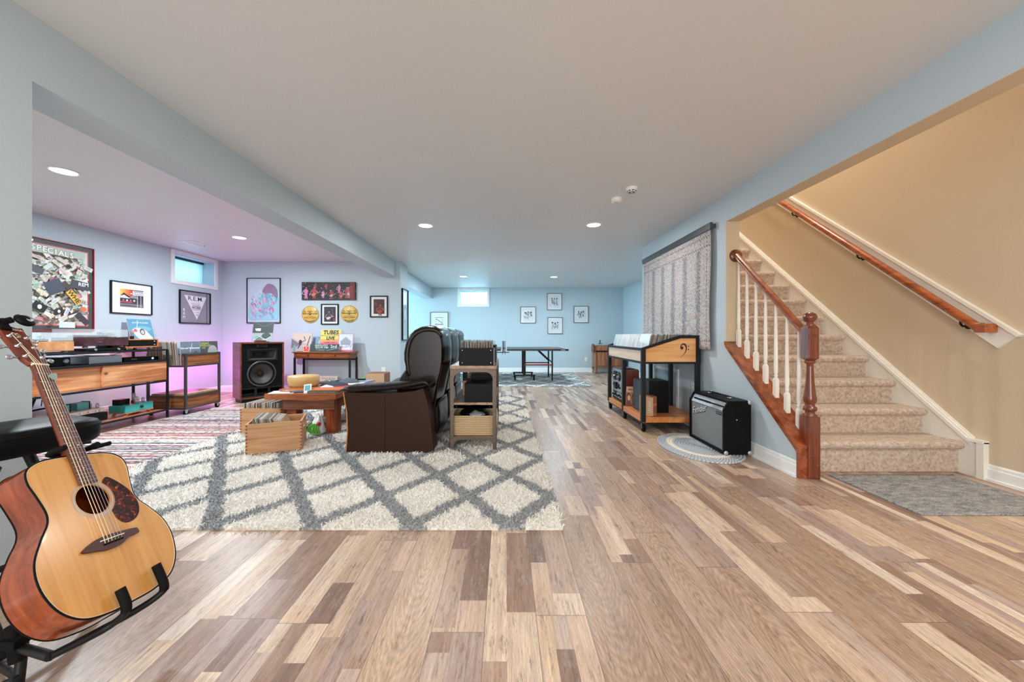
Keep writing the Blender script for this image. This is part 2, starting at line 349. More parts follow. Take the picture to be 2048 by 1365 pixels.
def g_braid():
    g = G('braided_rug_wool'); x, y, z = g.xyz(g.coord())
    r = g.f('SQRT', g.f('ADD', g.f('POWER', g.f('DIVIDE', x, .335), 2), g.f('POWER', g.f('DIVIDE', y, .47), 2)))
    cr = g.f('MULTIPLY', g.f('GREATER_THAN', r, .60), g.f('LESS_THAN', r, .76))
    an = g.n('ShaderNodeMath', operation='ARCTAN2'); g.put(an.inputs[0], y); g.put(an.inputs[1], x)
    br = g.f('SINE', g.f('ADD', g.f('MULTIPLY', an.outputs[0], 90), g.f('MULTIPLY', r, 90))); n = g.noise(g.coord(), 90, 2)
    v = g.f('ADD', g.f('MULTIPLY_ADD', br, .18, .3), g.f('MULTIPLY', n, .4))
    a = g.ramp(v, [(.2, C(124, 134, 146)), (.5, C(176, 184, 192)), (.8, C(222, 226, 230))])
    b = g.ramp(v, [(.2, C(222, 212, 194)), (.8, C(248, 242, 230))])
    g.bump(v, .6, .006)
    return g.set(Base_Color=g.mix(cr, a, b), Roughness=.9)
M['braid'] = g_braid()
def g_lp(name, edge_stops, face_stops):
    """record sleeve: card edges one tone, faces another, both differ per record"""
    g = G(name); oi = g.n('ShaderNodeObjectInfo').outputs['Random']
    x, y, z = g.xyz(g.coord('Generated'))
    e = g.ramp(oi, edge_stops, True); h2 = g.f('FRACT', g.f('MULTIPLY', oi, 37.7)); fc = g.ramp(h2, face_stops, True)
    dx = g.f('MINIMUM', g.f('MINIMUM', x, g.f('SUBTRACT', 1, x)), g.f('MINIMUM', z, g.f('SUBTRACT', 1, z)))
    isf = g.f('GREATER_THAN', dx, .004)
    n = g.noise(g.coord(), 40, 4); c = g.mix(isf, e, fc)
    k = g.f('MULTIPLY_ADD', n, .3, .85)
    return g.set(Base_Color=g.mix(1, c, g.comb(k, k, k), 'MULTIPLY'), Roughness=.35)
paper_edges = [(0, C(214, 208, 196)), (.2, C(176, 164, 146)), (.34, C(228, 226, 220)), (.5, C(120, 108, 96)), (.62, C(198, 188, 170)), (.74, C(82, 82, 86)), (.82, C(238, 236, 232)), (.93, C(168, 96, 80))]
faces = [(0, C(200, 196, 188)), (.2, C(80, 88, 100)), (.35, C(190, 170, 140)), (.5, C(60, 56, 56)), (.62, C(170, 180, 190)), (.76, C(160, 110, 90)), (.88, C(226, 224, 218))]
M['lp'] = g_lp('record_sleeve_card', paper_edges, faces)
M['lp_brown'] = g_lp('aged_record_sleeve', [(0, C(150, 132, 112)), (.2, C(112, 96, 82)), (.4, C(176, 160, 138)), (.6, C(92, 80, 72)), (.75, C(136, 118, 98)), (.9, C(214, 206, 192))], [(0, C(222, 226, 228)), (.5, C(196, 202, 208)), (.8, C(150, 160, 170))])

# ---------------------------------------------------------------- mesh building
class MB:
    def __init__(s): s.v = []; s.f = []; s.c = []; s.sm = []
    def add(s, vs, fs, col=None, smooth=False, mat=None):
        b = len(s.v)
        if mat is not None: vs = [mat @ Vector(v) for v in vs]
        s.v += [tuple(v) for v in vs]; s.f += [tuple(i+b for i in f) for f in fs]; s.c += [col]*len(fs); s.sm += [smooth]*len(fs)
        return s
    def box(s, a, b, col=None, mat=None):
        x0, y0, z0 = [min(p, q) for p, q in zip(a, b)]; x1, y1, z1 = [max(p, q) for p, q in zip(a, b)]
        return s.add([(x0,y0,z0),(x1,y0,z0),(x1,y1,z0),(x0,y1,z0),(x0,y0,z1),(x1,y0,z1),(x1,y1,z1),(x0,y1,z1)],
                     [(0,3,2,1),(4,5,6,7),(0,1,5,4),(1,2,6,5),(2,3,7,6),(3,0,4,7)], col, mat=mat)
    def cyl(s, p, q, r, r2=None, n=16, cap=True, smooth=True, col=None):
        p, q = Vector(p), Vector(q); r2 = r if r2 is None else r2; d = (q-p).normalized()
        a = d.orthogonal().normalized(); b = d.cross(a)
        vs = [p+(a*math.cos(t)+b*math.sin(t))*r for t in [2*PI*k/n for k in range(n)]] + [q+(a*math.cos(t)+b*math.sin(t))*r2 for t in [2*PI*k/n for k in range(n)]]
        s.add(vs, [(k, (k+1) % n, n+(k+1) % n, n+k) for k in range(n)], col, smooth)
        if cap: s.add(vs, [tuple(range(n-1, -1, -1)), tuple(range(n, 2*n))], col)
        return s
    def lathe(s, prof, base=(0,0,0), axis=(0,0,1), n=20, sq=None):
        """prof: (r, h) list"""
        d = Vector(axis).normalized(); a = d.orthogonal().normalized() if abs(d.z) < .99 else Vector((1,0,0)); b = d.cross(a); base = Vector(base)
        vs = []
        for r, h in prof:
            vs += [base+d*h+(a*math.cos(t)+b*math.sin(t))*max(r, 1e-5) for t in [2*PI*k/n for k in range(n)]]
        fs = [(i*n+k, i*n+(k+1) % n, (i+1)*n+(k+1) % n, (i+1)*n+k) for i in range(len(prof)-1) for k in range(n)]
        s.add(vs, fs, None, True)
        s.add(vs, [tuple(range(n-1, -1, -1)), tuple(range(len(vs)-n, len(vs)))])
        return s
    def tube(s, pts, r, n=8, closed=False):
        P = [Vector(p) for p in pts]; N = len(P); vs = []; up = None
        for i in range(N):
            t = ((P[(i+1) % N] - P[i-1]) if closed else (P[min(i+1, N-1)]-P[max(i-1, 0)])).normalized()
            up = t.orthogonal().normalized() if up is None else (up - t*up.dot(t)).normalized()
            b = t.cross(up); rr = r[i] if isinstance(r, (list, tuple)) else r
            vs += [P[i]+(up*math.cos(2*PI*k/n)+b*math.sin(2*PI*k/n))*rr for k in range(n)]
        m = N if closed else N-1
        s.add(vs, [(i*n+k, i*n+(k+1) % n, ((i+1) % N)*n+(k+1) % n, ((i+1) % N)*n+k) for i in range(m) for k in range(n)], None, True)
        if not closed: s.add(vs, [tuple(range(n-1, -1, -1)), tuple(range((N-1)*n, N*n))])
        return s
    def prism(s, poly, d0, d1, axis='y', col=None, smooth=False):
        """poly in the plane normal to axis: y -> (x,z), x -> (y,z), z -> (x,y)"""
        def P(p, d): return {'y': (p[0], d, p[1]), 'x': (d, p[0], p[1]), 'z': (p[0], p[1], d)}[axis]
        n = len(poly); vs = [P(p, d0) for p in poly]+[P(p, d1) for p in poly]
        s.add(vs, [(k, (k+1) % n, n+(k+1) % n, n+k) for k in range(n)], col, smooth)
        s.add(vs, [tuple(range(n-1, -1, -1)), tuple(range(n, 2*n))], col)
        return s
    def loft(s, rings, cap=True, smooth=True):
        n = len(rings[0]); vs = [v for r in rings for v in r]
        s.add(vs, [(i*n+k, i*n+(k+1) % n, (i+1)*n+(k+1) % n, (i+1)*n+k) for i in range(len(rings)-1) for k in range(n)], None, smooth)
        if cap: s.add(vs, [tuple(range(n-1, -1, -1)), tuple(range(len(vs)-n, len(vs)))], None, smooth)
        return s
    def sphere(s, c, r, n=14, m=9, sc=(1,1,1)):
        vs = []; 
        for i in range(1, m):
            th = PI*i/m
            vs += [(c[0]+r*sc[0]*math.sin(th)*math.cos(2*PI*k/n), c[1]+r*sc[1]*math.sin(th)*math.sin(2*PI*k/n), c[2]+r*sc[2]*math.cos(th)) for k in range(n)]
        fs = [(i*n+k, (i+1)*n+k, (i+1)*n+(k+1) % n, i*n+(k+1) % n) for i in range(m-2) for k in range(n)]
        t = len(vs); vs += [(c[0], c[1], c[2]+r*sc[2]), (c[0], c[1], c[2]-r*sc[2])]
        fs += [(t, k, (k+1) % n) for k in range(n)] + [(t+1, (m-2)*n+(k+1) % n, (m-2)*n+k) for k in range(n)]
        return s.add(vs, fs, None, True)
    def mesh(s, name, mat):
        me = bpy.data.meshes.new(name); me.from_pydata(s.v, [], s.f)
        if any(c is not None for c in s.c):
            ca = me.color_attributes.new('Col', 'FLOAT_COLOR', 'CORNER'); arr = []
            for f, c in zip(s.f, s.c): arr += list(c or (1, 1, 1, 1))*len(f)
            ca.data.foreach_set('color', arr)
        me.polygons.foreach_set('use_smooth', s.sm)
        bm = bmesh.new(); bm.from_mesh(me); bmesh.ops.recalc_face_normals(bm, faces=bm.faces[:]) if not any(c is not None for c in s.c) else None
        bm.to_mesh(me); bm.free()
        if mat is not None: me.materials.append(mat)
        me.update(); return me
    def build(s, name, mat, parent=None, bevel=0, sub=0, seg=2):
        if isinstance(mat, str): mat = M[mat]
        o = bpy.data.objects.new(name, s.mesh(name, mat)); COL.objects.link(o)
        if parent is not None: o.parent = parent
        if bevel:
            b = o.modifiers.new('bevel', 'BEVEL'); b.width = bevel; b.segments = seg; b.limit_method = 'ANGLE'; b.angle_limit = .7; b.harden_normals = False
        if sub:
            m = o.modifiers.new('subsurf', 'SUBSURF'); m.levels = sub; m.render_levels = sub
        return o
def box(name, a, b, mat, parent=None, bevel=0): return MB().box(a, b).build(name, mat, parent, bevel)
def thing(name, label, cat, loc=(0,0,0), rz=0, group=None, rot=None):
    o = bpy.data.objects.new(name, None); COL.objects.link(o); o.location = loc; o.rotation_euler = rot or (0, 0, rz)
    o.empty_display_size = .1
    return tag(o, label, cat, group)
def tag(o, label, cat, group=None):
    o['label'] = label; o['category'] = cat
    if group: o['group'] = group
    return o
def struct(o): o['kind'] = 'structure'; return o
def children_of(o): return [c for c in bpy.data.objects if c.parent == o]
def dup(root, loc=None, rz=None, label=None, group=None):
    def cp(o, par):
        c = o.copy(); COL.objects.link(c); c.parent = par
        for ch in children_of(o): cp(ch, c)
        return c
    r = cp(root, None)
    if loc is not None: r.location = loc
    if rz is not None: r.rotation_euler = (0, 0, rz)
    if label: r['label'] = label
    if group: r['group'] = group
    return r
def text_geo(body, size, bold=0, shear=0, sx=1, align='CENTER', spacing=1.0):
    cu = bpy.data.curves.new('t', 'FONT'); cu.body = body; cu.size = size; cu.align_x = align; cu.align_y = 'CENTER'; cu.offset = bold; cu.shear = shear
    cu.space_character = spacing; cu.resolution_u = 2
    o = bpy.data.objects.new('t', cu); COL.objects.link(o)
    dg = bpy.context.evaluated_depsgraph_get(); dg.update()
    me = bpy.data.meshes.new_from_object(o.evaluated_get(dg))
    vs = [(v.co.x*sx, v.co.y) for v in me.vertices]; fs = [tuple(p.vertices) for p in me.polygons]
    bpy.data.objects.remove(o); bpy.data.curves.remove(cu); bpy.data.meshes.remove(me)
    return vs, fs

class Art(MB):
    """coloured flat shapes in local (x, z), facing -Y, stacked in thin printed layers"""
    def __init__(s, y=0, step=.00012): super().__init__(); s.y = y; s.step = step
    def lay(s, pts, col, fs=None):
        s.y -= s.step
        vs = [(p[0], s.y, p[1]) for p in pts]
        s.add(vs, fs or [tuple(range(len(pts)))], col); return s
    def rect(s, x0, z0, x1, z1, col): return s.lay([(x0,z0),(x1,z0),(x1,z1),(x0,z1)], col)
    def rrect(s, cx, cz, w, h, a, col):
        c, n = math.cos(a), math.sin(a)
        return s.lay([(cx+c*x-n*z, cz+n*x+c*z) for x, z in ((-w/2,-h/2),(w/2,-h/2),(w/2,h/2),(-w/2,h/2))], col)
    def poly(s, pts, col):
        a = sum(pts[i-1][0]*pts[i][1]-pts[i][0]*pts[i-1][1] for i in range(len(pts)))
        return s.lay(pts if a > 0 else pts[::-1], col)
    def ell(s, cx, cz, rx, rz, col, a=0, n=24):
        c, q = math.cos(a), math.sin(a)
        return s.lay([(cx+c*rx*math.cos(t)-q*rz*math.sin(t), cz+q*rx*math.cos(t)+c*rz*math.sin(t)) for t in [2*PI*k/n for k in range(n)]], col)
    def ring(s, cx, cz, r0, r1, col, n=40, a0=0, a1=2*PI):
        s.y -= s.step; vs = []
        for k in range(n+1):
            t = a0+(a1-a0)*k/n; vs += [(cx+r0*math.cos(t), s.y, cz+r0*math.sin(t)), (cx+r1*math.cos(t), s.y, cz+r1*math.sin(t))]
        return s.add(vs, [(2*k, 2*k+1, 2*k+3, 2*k+2) for k in range(n)], col)
    def stroke(s, pts, wd, col):
        s.y -= s.step; vs = []; N = len(pts)
        for i, p in enumerate(pts):
            a = pts[max(i-1, 0)]; b = pts[min(i+1, N-1)]; dx, dz = b[0]-a[0], b[1]-a[1]; l = math.hypot(dx, dz) or 1
            ww = wd[i] if isinstance(wd, (list, tuple)) else wd
            vs += [(p[0]-dz/l*ww/2, s.y, p[1]+dx/l*ww/2), (p[0]+dz/l*ww/2, s.y, p[1]-dx/l*ww/2)]
        return s.add(vs, [(2*i, 2*i+1, 2*i+3, 2*i+2) for i in range(N-1)], col)
    def text(s, body, cx, cz, size, col, rot=0, **kw):
        vs, fs = text_geo(body, size, **kw); c, n = math.cos(rot), math.sin(rot)
        if not fs: return s
        return s.lay([(cx+c*x-n*z, cz+n*x+c*z) for x, z in vs], col, fs)

def plate(outer, holes, z, name, mat, parent):
    """flat sheet in local xy at height z with cut-outs"""
    bm = bmesh.new()
    for lp in [outer]+list(holes or []):
        vs = [bm.verts.new((p[0], p[1], z)) for p in lp]
        for i in range(len(vs)): bm.edges.new((vs[i-1], vs[i]))
    bmesh.ops.triangle_fill(bm, use_beauty=True, edges=bm.edges[:], normal=(0, 0, 1))
    bmesh.ops.recalc_face_normals(bm, faces=bm.faces[:])
    if sum(f.normal.z for f in bm.faces) < 0: bmesh.ops.reverse_faces(bm, faces=bm.faces[:])
    me = bpy.data.meshes.new(name); bm.to_mesh(me); bm.free(); me.materials.append(M[mat])
    o = bpy.data.objects.new(name, me); COL.objects.link(o); o.parent = parent; return o
def smooth_poly(pts, k=6, closed=True):
    """Catmull-Rom through 2D or 3D points"""
    n = len(pts); out = []; d = len(pts[0])
    rng_ = range(n) if closed else range(n-1)
    for i in rng_:
        g_ = (lambda j: pts[j % n]) if closed else (lambda j: pts[min(max(j, 0), n-1)])
        p0, p1, p2, p3 = g_(i-1), g_(i), g_(i+1), g_(i+2)
        for q in range(k):
            t = q/k
            out.append(tuple(.5*((2*p1[a])+(-p0[a]+p2[a])*t+(2*p0[a]-5*p1[a]+4*p2[a]-p3[a])*t*t+(-p0[a]+3*p1[a]-3*p2[a]+p3[a])*t**3) for a in range(d)))
    if not closed: out.append(tuple(pts[-1]))
    return out

K0 = C(20, 20, 22); WH = C(242, 242, 240); GR = C(120, 120, 124)

# ================================================================ room shell
CE, TOP = 2.44, 5.0
XL, XR, YB, YF, X3 = -5.28, 2.17, 6.97, 10.8, 3.43
XS = 3.51
struct(box('floor', (XL-.1, -3.4, -.06), (XS+.1, YF+.1, 0), 'floor'))
b = MB()
b.box((XL-.1, -3.4, CE), (2.30, YF+.1, CE+.1)); b.box((2.30, -3.4, CE), (XS+.1, 2.07, CE+.1)); b.box((2.30, 5.88, CE), (XS+.1, YF+.1, CE+.1))
struct(b.build('ceiling', 'ceil'))
struct(box('wall_left', (XL-.12, -3.4, 0), (XL, 5.93, CE), 'paint'))
b = MB(); b.box((XL-.12, 5.93, 0), (XL, 6.78, 1.94)); b.box((XL-.12, 5.93, 2.36), (XL, 6.78, CE)); b.box((XL-.12, 6.78, 0), (XL, 8.2, CE)).box((XL-.12, 8.2, 2.15), (XL, 10.2, CE)).box((XL-.12, 10.2, 0), (XL, YF+.1, CE))
struct(b.build('wall_left_window_side', 'paint'))
struct(box('wall_front_left', (-2.29, -3.4, 0), (-2.04, 1.607, CE), 'paint'))
struct(box('wall_middle', (XL, YB, 0), (-1.96, 7.49, CE), 'paint'))
b = MB(); b.box((XL-.1, YF, 0), (-1.31, YF+.12, CE)); b.box((-1.31, YF, 0), (-.52, YF+.12, 1.94)); b.box((-1.31, YF, 2.36), (-.52, YF+.12, CE)); b.box((-.52, YF, 0), (X3+.2, YF+.12, CE))
struct(b.build('wall_far', 'paint'))
struct(box('wall_far_right', (X3, 5.88, 0), (X3+.12, YF, CE), 'paint'))
# right wall with the stair opening; beige on the stair side
b = MB(); b.box((XR, 3.66, 0), (XR+.065, 5.88, CE)); b.box((XR, -3.4, 2.177), (XR+.065, 3.66, CE))
b.prism([(2.757, 0), (3.66, 0), (3.66, .97), (2.757, .21)], XR, XR+.065, 'x')
struct(b.build('wall_right', 'paint'))
b = MB(); b.box((XR+.065, 3.66, 0), (2.30, 5.82, CE)); b.box((XR+.065, -3.4, 2.177), (2.30, 3.66, CE)); b.prism([(2.757, 0), (3.66, 0), (3.66, .97), (2.757, .21)], XR+.065, 2.30, 'x')
b.box((2.20, 2.07, CE+.1), (2.30, 6.6, TOP)); b.box((2.30, 2.02, CE+.1), (XS, 2.07, TOP)); b.box((2.30, 6.4, CE+.1), (XS, 6.5, TOP));
struct(b.build('wall_stair_side', 'beige'))
struct(box('wall_stair_back', (XR+.065, 5.82, 0), (XS, 5.88, CE), 'paint'))
# thin beige skin on the end (jamb) and underside of the opening
b = MB(); b.box((XR+.001, 3.655, .97), (2.30, 3.66, 2.177)); b.box((XR+.001, -3.4, 2.172), (2.30, 3.655, 2.177)); struct(b.build('wall_opening_reveal', 'beige'))
struct(box('wall_stair', (XS, -3.4, 0), (XS+.12, 6.5, TOP), 'beige'))
struct(box('ceiling_stairwell', (2.20, 2.0, TOP), (XS+.1, 6.6, TOP+.05), 'ceil'))
b = MB(); b.box((XL-.1, -3.5, 0), (-2.5, -3.4, CE)); b.box((-2.5, -3.5, 2.2), (1.3, -3.4, CE)); b.box((1.3, -3.5, 0), (XS+.12, -3.4, CE))
struct(b.build('wall_back', 'paint'))
# beams
struct(box('trim_beam_near', (-2.29, 1.607, 2.15), (-2.04, YB, CE), 'paint'))
struct(box('trim_beam_far', (-2.36, 7.49, 2.13), (-2.11, YF, CE), 'paint'))
# unseen glass doors added behind the camera to carry the daylight
for k, x0 in enumerate((-2.5, -.6)):
    d = struct(MB().box((x0, -3.47, 0), (x0+.09, -3.42, 2.2)).box((x0+1.81, -3.47, 0), (x0+1.9, -3.42, 2.2)).box((x0+.09, -3.47, 0), (x0+1.81, -3.42, .12)).box((x0+.09, -3.47, 2.1), (x0+1.81, -3.42, 2.2)).build(f'door_{k+1}', 'white'))
    box('door_pane', (x0+.09, -3.45, .12), (x0+1.81, -3.445, 2.1), 'glass', d)
d = struct(MB().box((XL-.08, 8.2, 0), (XL-.02, 8.3, 2.15)).box((XL-.08, 10.1, 0), (XL-.02, 10.2, 2.15)).box((XL-.08, 8.3, 0), (XL-.02, 10.1, .12)).box((XL-.08, 8.3, 2.05), (XL-.02, 10.1, 2.15)).build('door_3', 'white'))  # unseen glass door added at far left to carry the side daylight
box('door_pane', (XL-.055, 8.3, .12), (XL-.05, 10.1, 2.05), 'glass', d)
# baseboards (profiled)
def baseboard(name, pts, mat='white'):
    b = MB()
    for (x0, y0), (x1, y1), (nx, ny) in pts:
        L = math.hypot(x1-x0, y1-y0); prof = [(0, 0), (.028, 0), (.026, .018), (.016, .022), (.015, .085), (.010, .092), (.010, .108), (.004, .118), (0, .12)]
        r = [[(x+nx*a, y+ny*a, z) for a, z in prof] for x, y in ((x0, y0), (x1, y1))]
        b.loft(r, smooth=False)
    return struct(b.build(name, mat))
baseboard('baseboard_left', [((XL, 0), (XL, YB), (1, 0))])
baseboard('baseboard_middle', [((XL, YB), (-1.96, YB), (0, -1)), ((-1.96, YB), (-1.96, 7.49), (1, 0))])
baseboard('baseboard_far', [((XL, YF), (X3, YF), (0, -1))])
baseboard('baseboard_far_right', [((X3, 5.88), (X3, YF), (-1, 0))])
baseboard('baseboard_right', [((XR, 2.757), (XR, 5.88), (-1, 0))])
baseboard('baseboard_front_left', [((-2.04, -3.4), (-2.04, 1.607), (1, 0))])
baseboard('baseboard_stair', [((XS, -3.4), (XS, 2.76), (-1, 0))])

# windows
def window(name, loc, rz, w, h):
    """centre at loc; outer trim w x h; facing local -Y"""
    f = .065; iw, ih = w-2*f, h-2*f
    b = MB()
    b.box((-w/2, -.02, -h/2), (-w/2+f, 0, h/2)).box((w/2-f, -.02, -h/2), (w/2, 0, h/2)).box((-w/2+f, -.02, h/2-f), (w/2-f, 0, h/2)).box((-w/2+f, -.02, -h/2), (w/2-f, 0, -h/2+f))
    o = struct(b.build(name, 'white', None, .003)); o.location = loc; o.rotation_euler = (0, 0, rz)
    D = .26
    b = MB(); t = .02
    b.box((-iw/2-t, 0, -ih/2-t), (-iw/2, D, ih/2+t)).box((iw/2, 0, -ih/2-t), (iw/2+t, D, ih/2+t)).box((-iw/2, 0, ih/2), (iw/2, D, ih/2+t)).box((-iw/2, 0, -ih/2-t), (iw/2, D, -ih/2))
    b.build('window_recess', 'paint', o)
    box('window_shade', (-iw/2, D-.05, -ih/2), (iw/2, D-.045, ih/2-.02), 'shade', o)
    box('shade_head_rail', (-iw/2, D-.07, ih/2-.035), (iw/2, D-.03, ih/2), 'blueg' if rz else 'white', o)
window('window_1', (XL, 6.352, 2.16), PI/2, .955, .55)
window('window_2', (-.915, YF, 2.16), 0, .92, .55)

# ================================================================ ceiling fixtures
def can_light(x, y, label, power, col, grp='recessed ceiling lights'):
    t = thing('recessed_light', label, 'ceiling light', (x, y, CE), 0, grp)
    b = MB(); n = 40; vs = []
    for k in range(n):
        a = 2*PI*k/n
        for r, z in ((.098, 0), (.098, -.006), (.088, -.010), (.080, -.004)): vs.append((r*math.cos(a), r*math.sin(a), z))
    b.add(vs, [(k*4+j, ((k+1) % n)*4+j, ((k+1) % n)*4+j+1, k*4+j+1) for k in range(n) for j in range(3)], None, True)
    b.build('trim_ring', 'white', t)
    MB().lathe([(.001, -.012), (.05, -.011), (.078, -.005), (.081, -.003), (.081, -.001)], n=40).build('lens', 'lens', t)
    l = light('can_lamp', 'AREA', (x, y, CE-.02), power, col, (0, 0, 0), .15)
    return t
LW = 24
for x, y, lab, p, c in [
    (-3.72, 3.14, 'largest bright round recessed light over the hi-fi area', LW*2.6, COOL),
    (-3.75, 5.26, 'small round recessed light beside the ceiling vent', LW*2.6, COOL),
    (-1.0, 4.69, 'round recessed light in the main ceiling, left one above the recliner sofa', LW, NEUT),
    (1.11, 4.66, 'round recessed light in the main ceiling, above the record bin cart', LW, NEUT),
    (1.155, 8.78, 'round recessed light above the table tennis table', LW*2.3, (.74, .91, 1.0)),
    (-.97, 8.7, 'round recessed light in front of the far basement window', LW*2.3, (.74, .91, 1.0))]:
    can_light(x, y, lab, p, c)
light('can_lamp', 'AREA', (-3.72, 1.0, CE-.02), LW*2.2, COOL, (0, 0, 0), .15)
for x, y in ((-1.0, .55), (1.11, .55), (-1.0, -2.0), (1.11, -2.0)):   # further cans behind the camera
    light('can_lamp', 'AREA', (x, y, CE-.02), LW*.55, WARM, (0, 0, 0), .15)
# smoke detectors
t = thing('smoke_detector', 'round white smoke alarm on the ceiling, lower plain one of the pair', 'smoke alarm', (1.13, 3.77, CE))
MB().lathe([(.052, 0), (.055, -.012), (.05, -.034), (.036, -.042), (.001, -.043)], n=28).build('housing', 'ivory', t)
MB().box((-.03, -.012, -.0445), (.01, -.008, -.043)).box((0, .008, -.0445), (.02, .012, -.043)).build('label_strip', 'piping', t)
t = thing('smoke_detector', 'round white smoke alarm with black vent slots on the ceiling', 'smoke alarm', (1.19, 3.50, CE))
MB().lathe([(.052, 0), (.055, -.010), (.052, -.020), (.040, -.026), (.038, -.040), (.001, -.042)], n=28).build('housing', 'white', t)
b = MB()
for k in range(8):
    a = 2*PI*k/8; b.box((.0385, -.009, -.037), (.0405, .009, -.029), mat=Matrix.Rotation(a, 4, 'Z'))
    b.box((.016, -.006, -.0432), (.030, .006, -.0418), mat=Matrix.Rotation(a, 4, 'Z'))
b.build('vent_slots', 'black', t)
# ceiling vent
t = thing('ceiling_vent', 'white metal air vent in the ceiling near the high window', 'air vent', (-4.66, 5.63, CE))
MB().box((-.10, -.19, -.008), (.10, -.15, 0)).box((-.10, .15, -.008), (.10, .19, 0)).box((-.10, -.15, -.008), (-.065, .15, 0)).box((.065, -.15, -.008), (.10, .15, 0)).box((-.065, -.006, -.008), (.065, .006, 0)).build('frame', 'white', t, .002)
b = MB()
for k in range(13):
    for s_ in (-1, 1):
        y = s_*(.015+.0104*k); b.box((-.065, y-.003, -.005), (.065, y+.001, -.001))
b.build('louvre', 'white', t)
box('damper_lever', (.05, .08, -.03), (.056, .086, -.005), 'silver', t)

# ================================================================ staircase
st = thing('staircase', 'tan carpeted staircase rising to the right behind the white balusters', 'staircase', (2.30, 2.87, 0))
NST = 12; RISE, RUN = .205, .247
for k in range(NST):
    y0 = 2.865+RUN*k-2.87; z1 = .241+RISE*k; z0 = 0 if k == 0 else z1-RISE-.02
    # carpet profile: riser, rolled nosing, tread (y, z)
    prof = [(y0, z0), (y0, z1-.062), (y0-.018, z1-.058), (y0-.034, z1-.045), (y0-.040, z1-.028), (y0-.036, z1-.012), (y0-.022, z1-.002), (y0, z1), (y0+RUN*.5, z1+.002), (y0+RUN+.02, z1), (y0+RUN+.02, z0)]
    x1 = 1.19; prof = [(min(p[0], 5.81-2.87), p[1]) for p in prof]
    MB().prism(prof, .001, x1, 'x', smooth=False).build('carpeted_step', 'carpet', st, .006, seg=2)
# skirt board on the stair wall
s0, sl = (2.757, .218), RISE/RUN
def zline(y, z0, y0, s=sl): return z0+s*(y-y0)
b = MB(); x0 = XS-.022
b.prism([(2.715, 0), (2.715, .235), (2.78, .255), (5.8, zline(5.8, .255, 2.78)), (5.8, zline(5.8, -.25, 2.78)), (3.0, .0)], x0, XS, 'x')
for dz, th, xx in ((.0, .030, .040), (.030, .016, .030), (.046, .010, .018)):
    b.prism([(2.78, .235+dz), (5.8, zline(5.8, .235+dz, 2.78)), (5.8, zline(5.8, .235+dz+th, 2.78)), (2.78, .235+dz+th)], XS-xx, XS, 'x')
b.box((XS-.04, 2.700, .0), (XS, 2.745, .275)).box((XS-.05, 2.700, .262), (XS, 2.80, .285))
struct(b.build('trim_1', 'ivory', None, .002))

# ================================================================ stair railing
XC = 2.262
def capz(y): return .331+.84*(y-2.865)
rl = thing('stair_railing', 'stained wood stair railing with turned newel post and white balusters', 'stair railing', (XC, 2.72, 0))
rl_loc = Vector((XC, 2.72, 0))
def L(x, y, z): return (x-XC, y-2.72, z)
# newel post
hw = .043
b = MB(); b.box((-hw, -.0, 0), (hw, .086, .455))
cx_ = (0, .043)
nw = b.build('newel_post', 'cherry', rl, .004)
b = MB(); b.lathe([(.044, .455), (.046, .465), (.030, .475), (.030, .49), (.043, .50), (.043, .52), (.031, .53), (.030, .545), (.041, .565), (.042, .59), (.037, .61), (.026, .72), (.022, .82), (.021, .84), (.034, .85), (.034, .862), (.024, .87)], (0, .043, 0), n=28)
b.build('turned_shaft', 'cherry', nw)
ch = []
b = MB(); c = .012
poly = [(-hw+c, 0), (hw-c, 0), (hw, c), (hw, .086-c), (hw-c, .086), (-hw+c, .086), (-hw, .086-c), (-hw, c)]
def scaled(f): return [(x*f, .043+(y-.043)*f) for x, y in poly]
rings = [[(x, y, z) for x, y in scaled(f)] for f, z in ((.6, .868), (1.0, .885), (1.0, 1.105), (.72, 1.125))]
b.loft(rings, smooth=False); b.build('newel_block', 'cherry', nw)
b = MB(); b.lathe([(.030, 1.123), (.032, 1.135), (.022, 1.142), (.021, 1.150), (.034, 1.158), (.043, 1.178), (.044, 1.192), (.036, 1.212), (.016, 1.224), (.001, 1.226)], (0, .043, 0), n=28); b.build('newel_cap', 'cherry', nw)
for x, z in ((-.018, .10), (.022, .10), (-.018, .17), (.022, .17), (0.0, 1.05)):
    MB().sphere((x, 0, z), .0085 if z < 1 else .012, sc=(1, .7, 1)).build('screw_plug', 'cherry', nw)
# stained cap along the knee wall and its return block
b = MB()
ya, yb_ = 2.757, 3.66
for x0, x1, d0, d1 in ((XR-.018, 2.318, -.032, 0),):
    b.prism([(ya-2.72-.02, capz(ya)+d0), (yb_-2.72, capz(yb_)+d0), (yb_-2.72, capz(yb_)+d1), (ya-2.72-.02, capz(ya)+d1)], x0-XC, x1-XC, 'x')
b.box((XR-XC-.014, .012, 0), (-.046, .040, .235)).box((-.046, .012, 0), (.05, .0375, .2))
b.build('stringer_cap', 'cherry_y', rl, .004)
b = MB(); b.prism([(ya-2.72, capz(ya)-.055), (yb_-2.72, capz(yb_)-.055), (yb_-2.72, capz(yb_)-.03), (ya-2.72, capz(ya)-.03)], XR-.010-XC, XR-XC, 'x'); b.build('cap_moulding', 'cherry_y', rl)
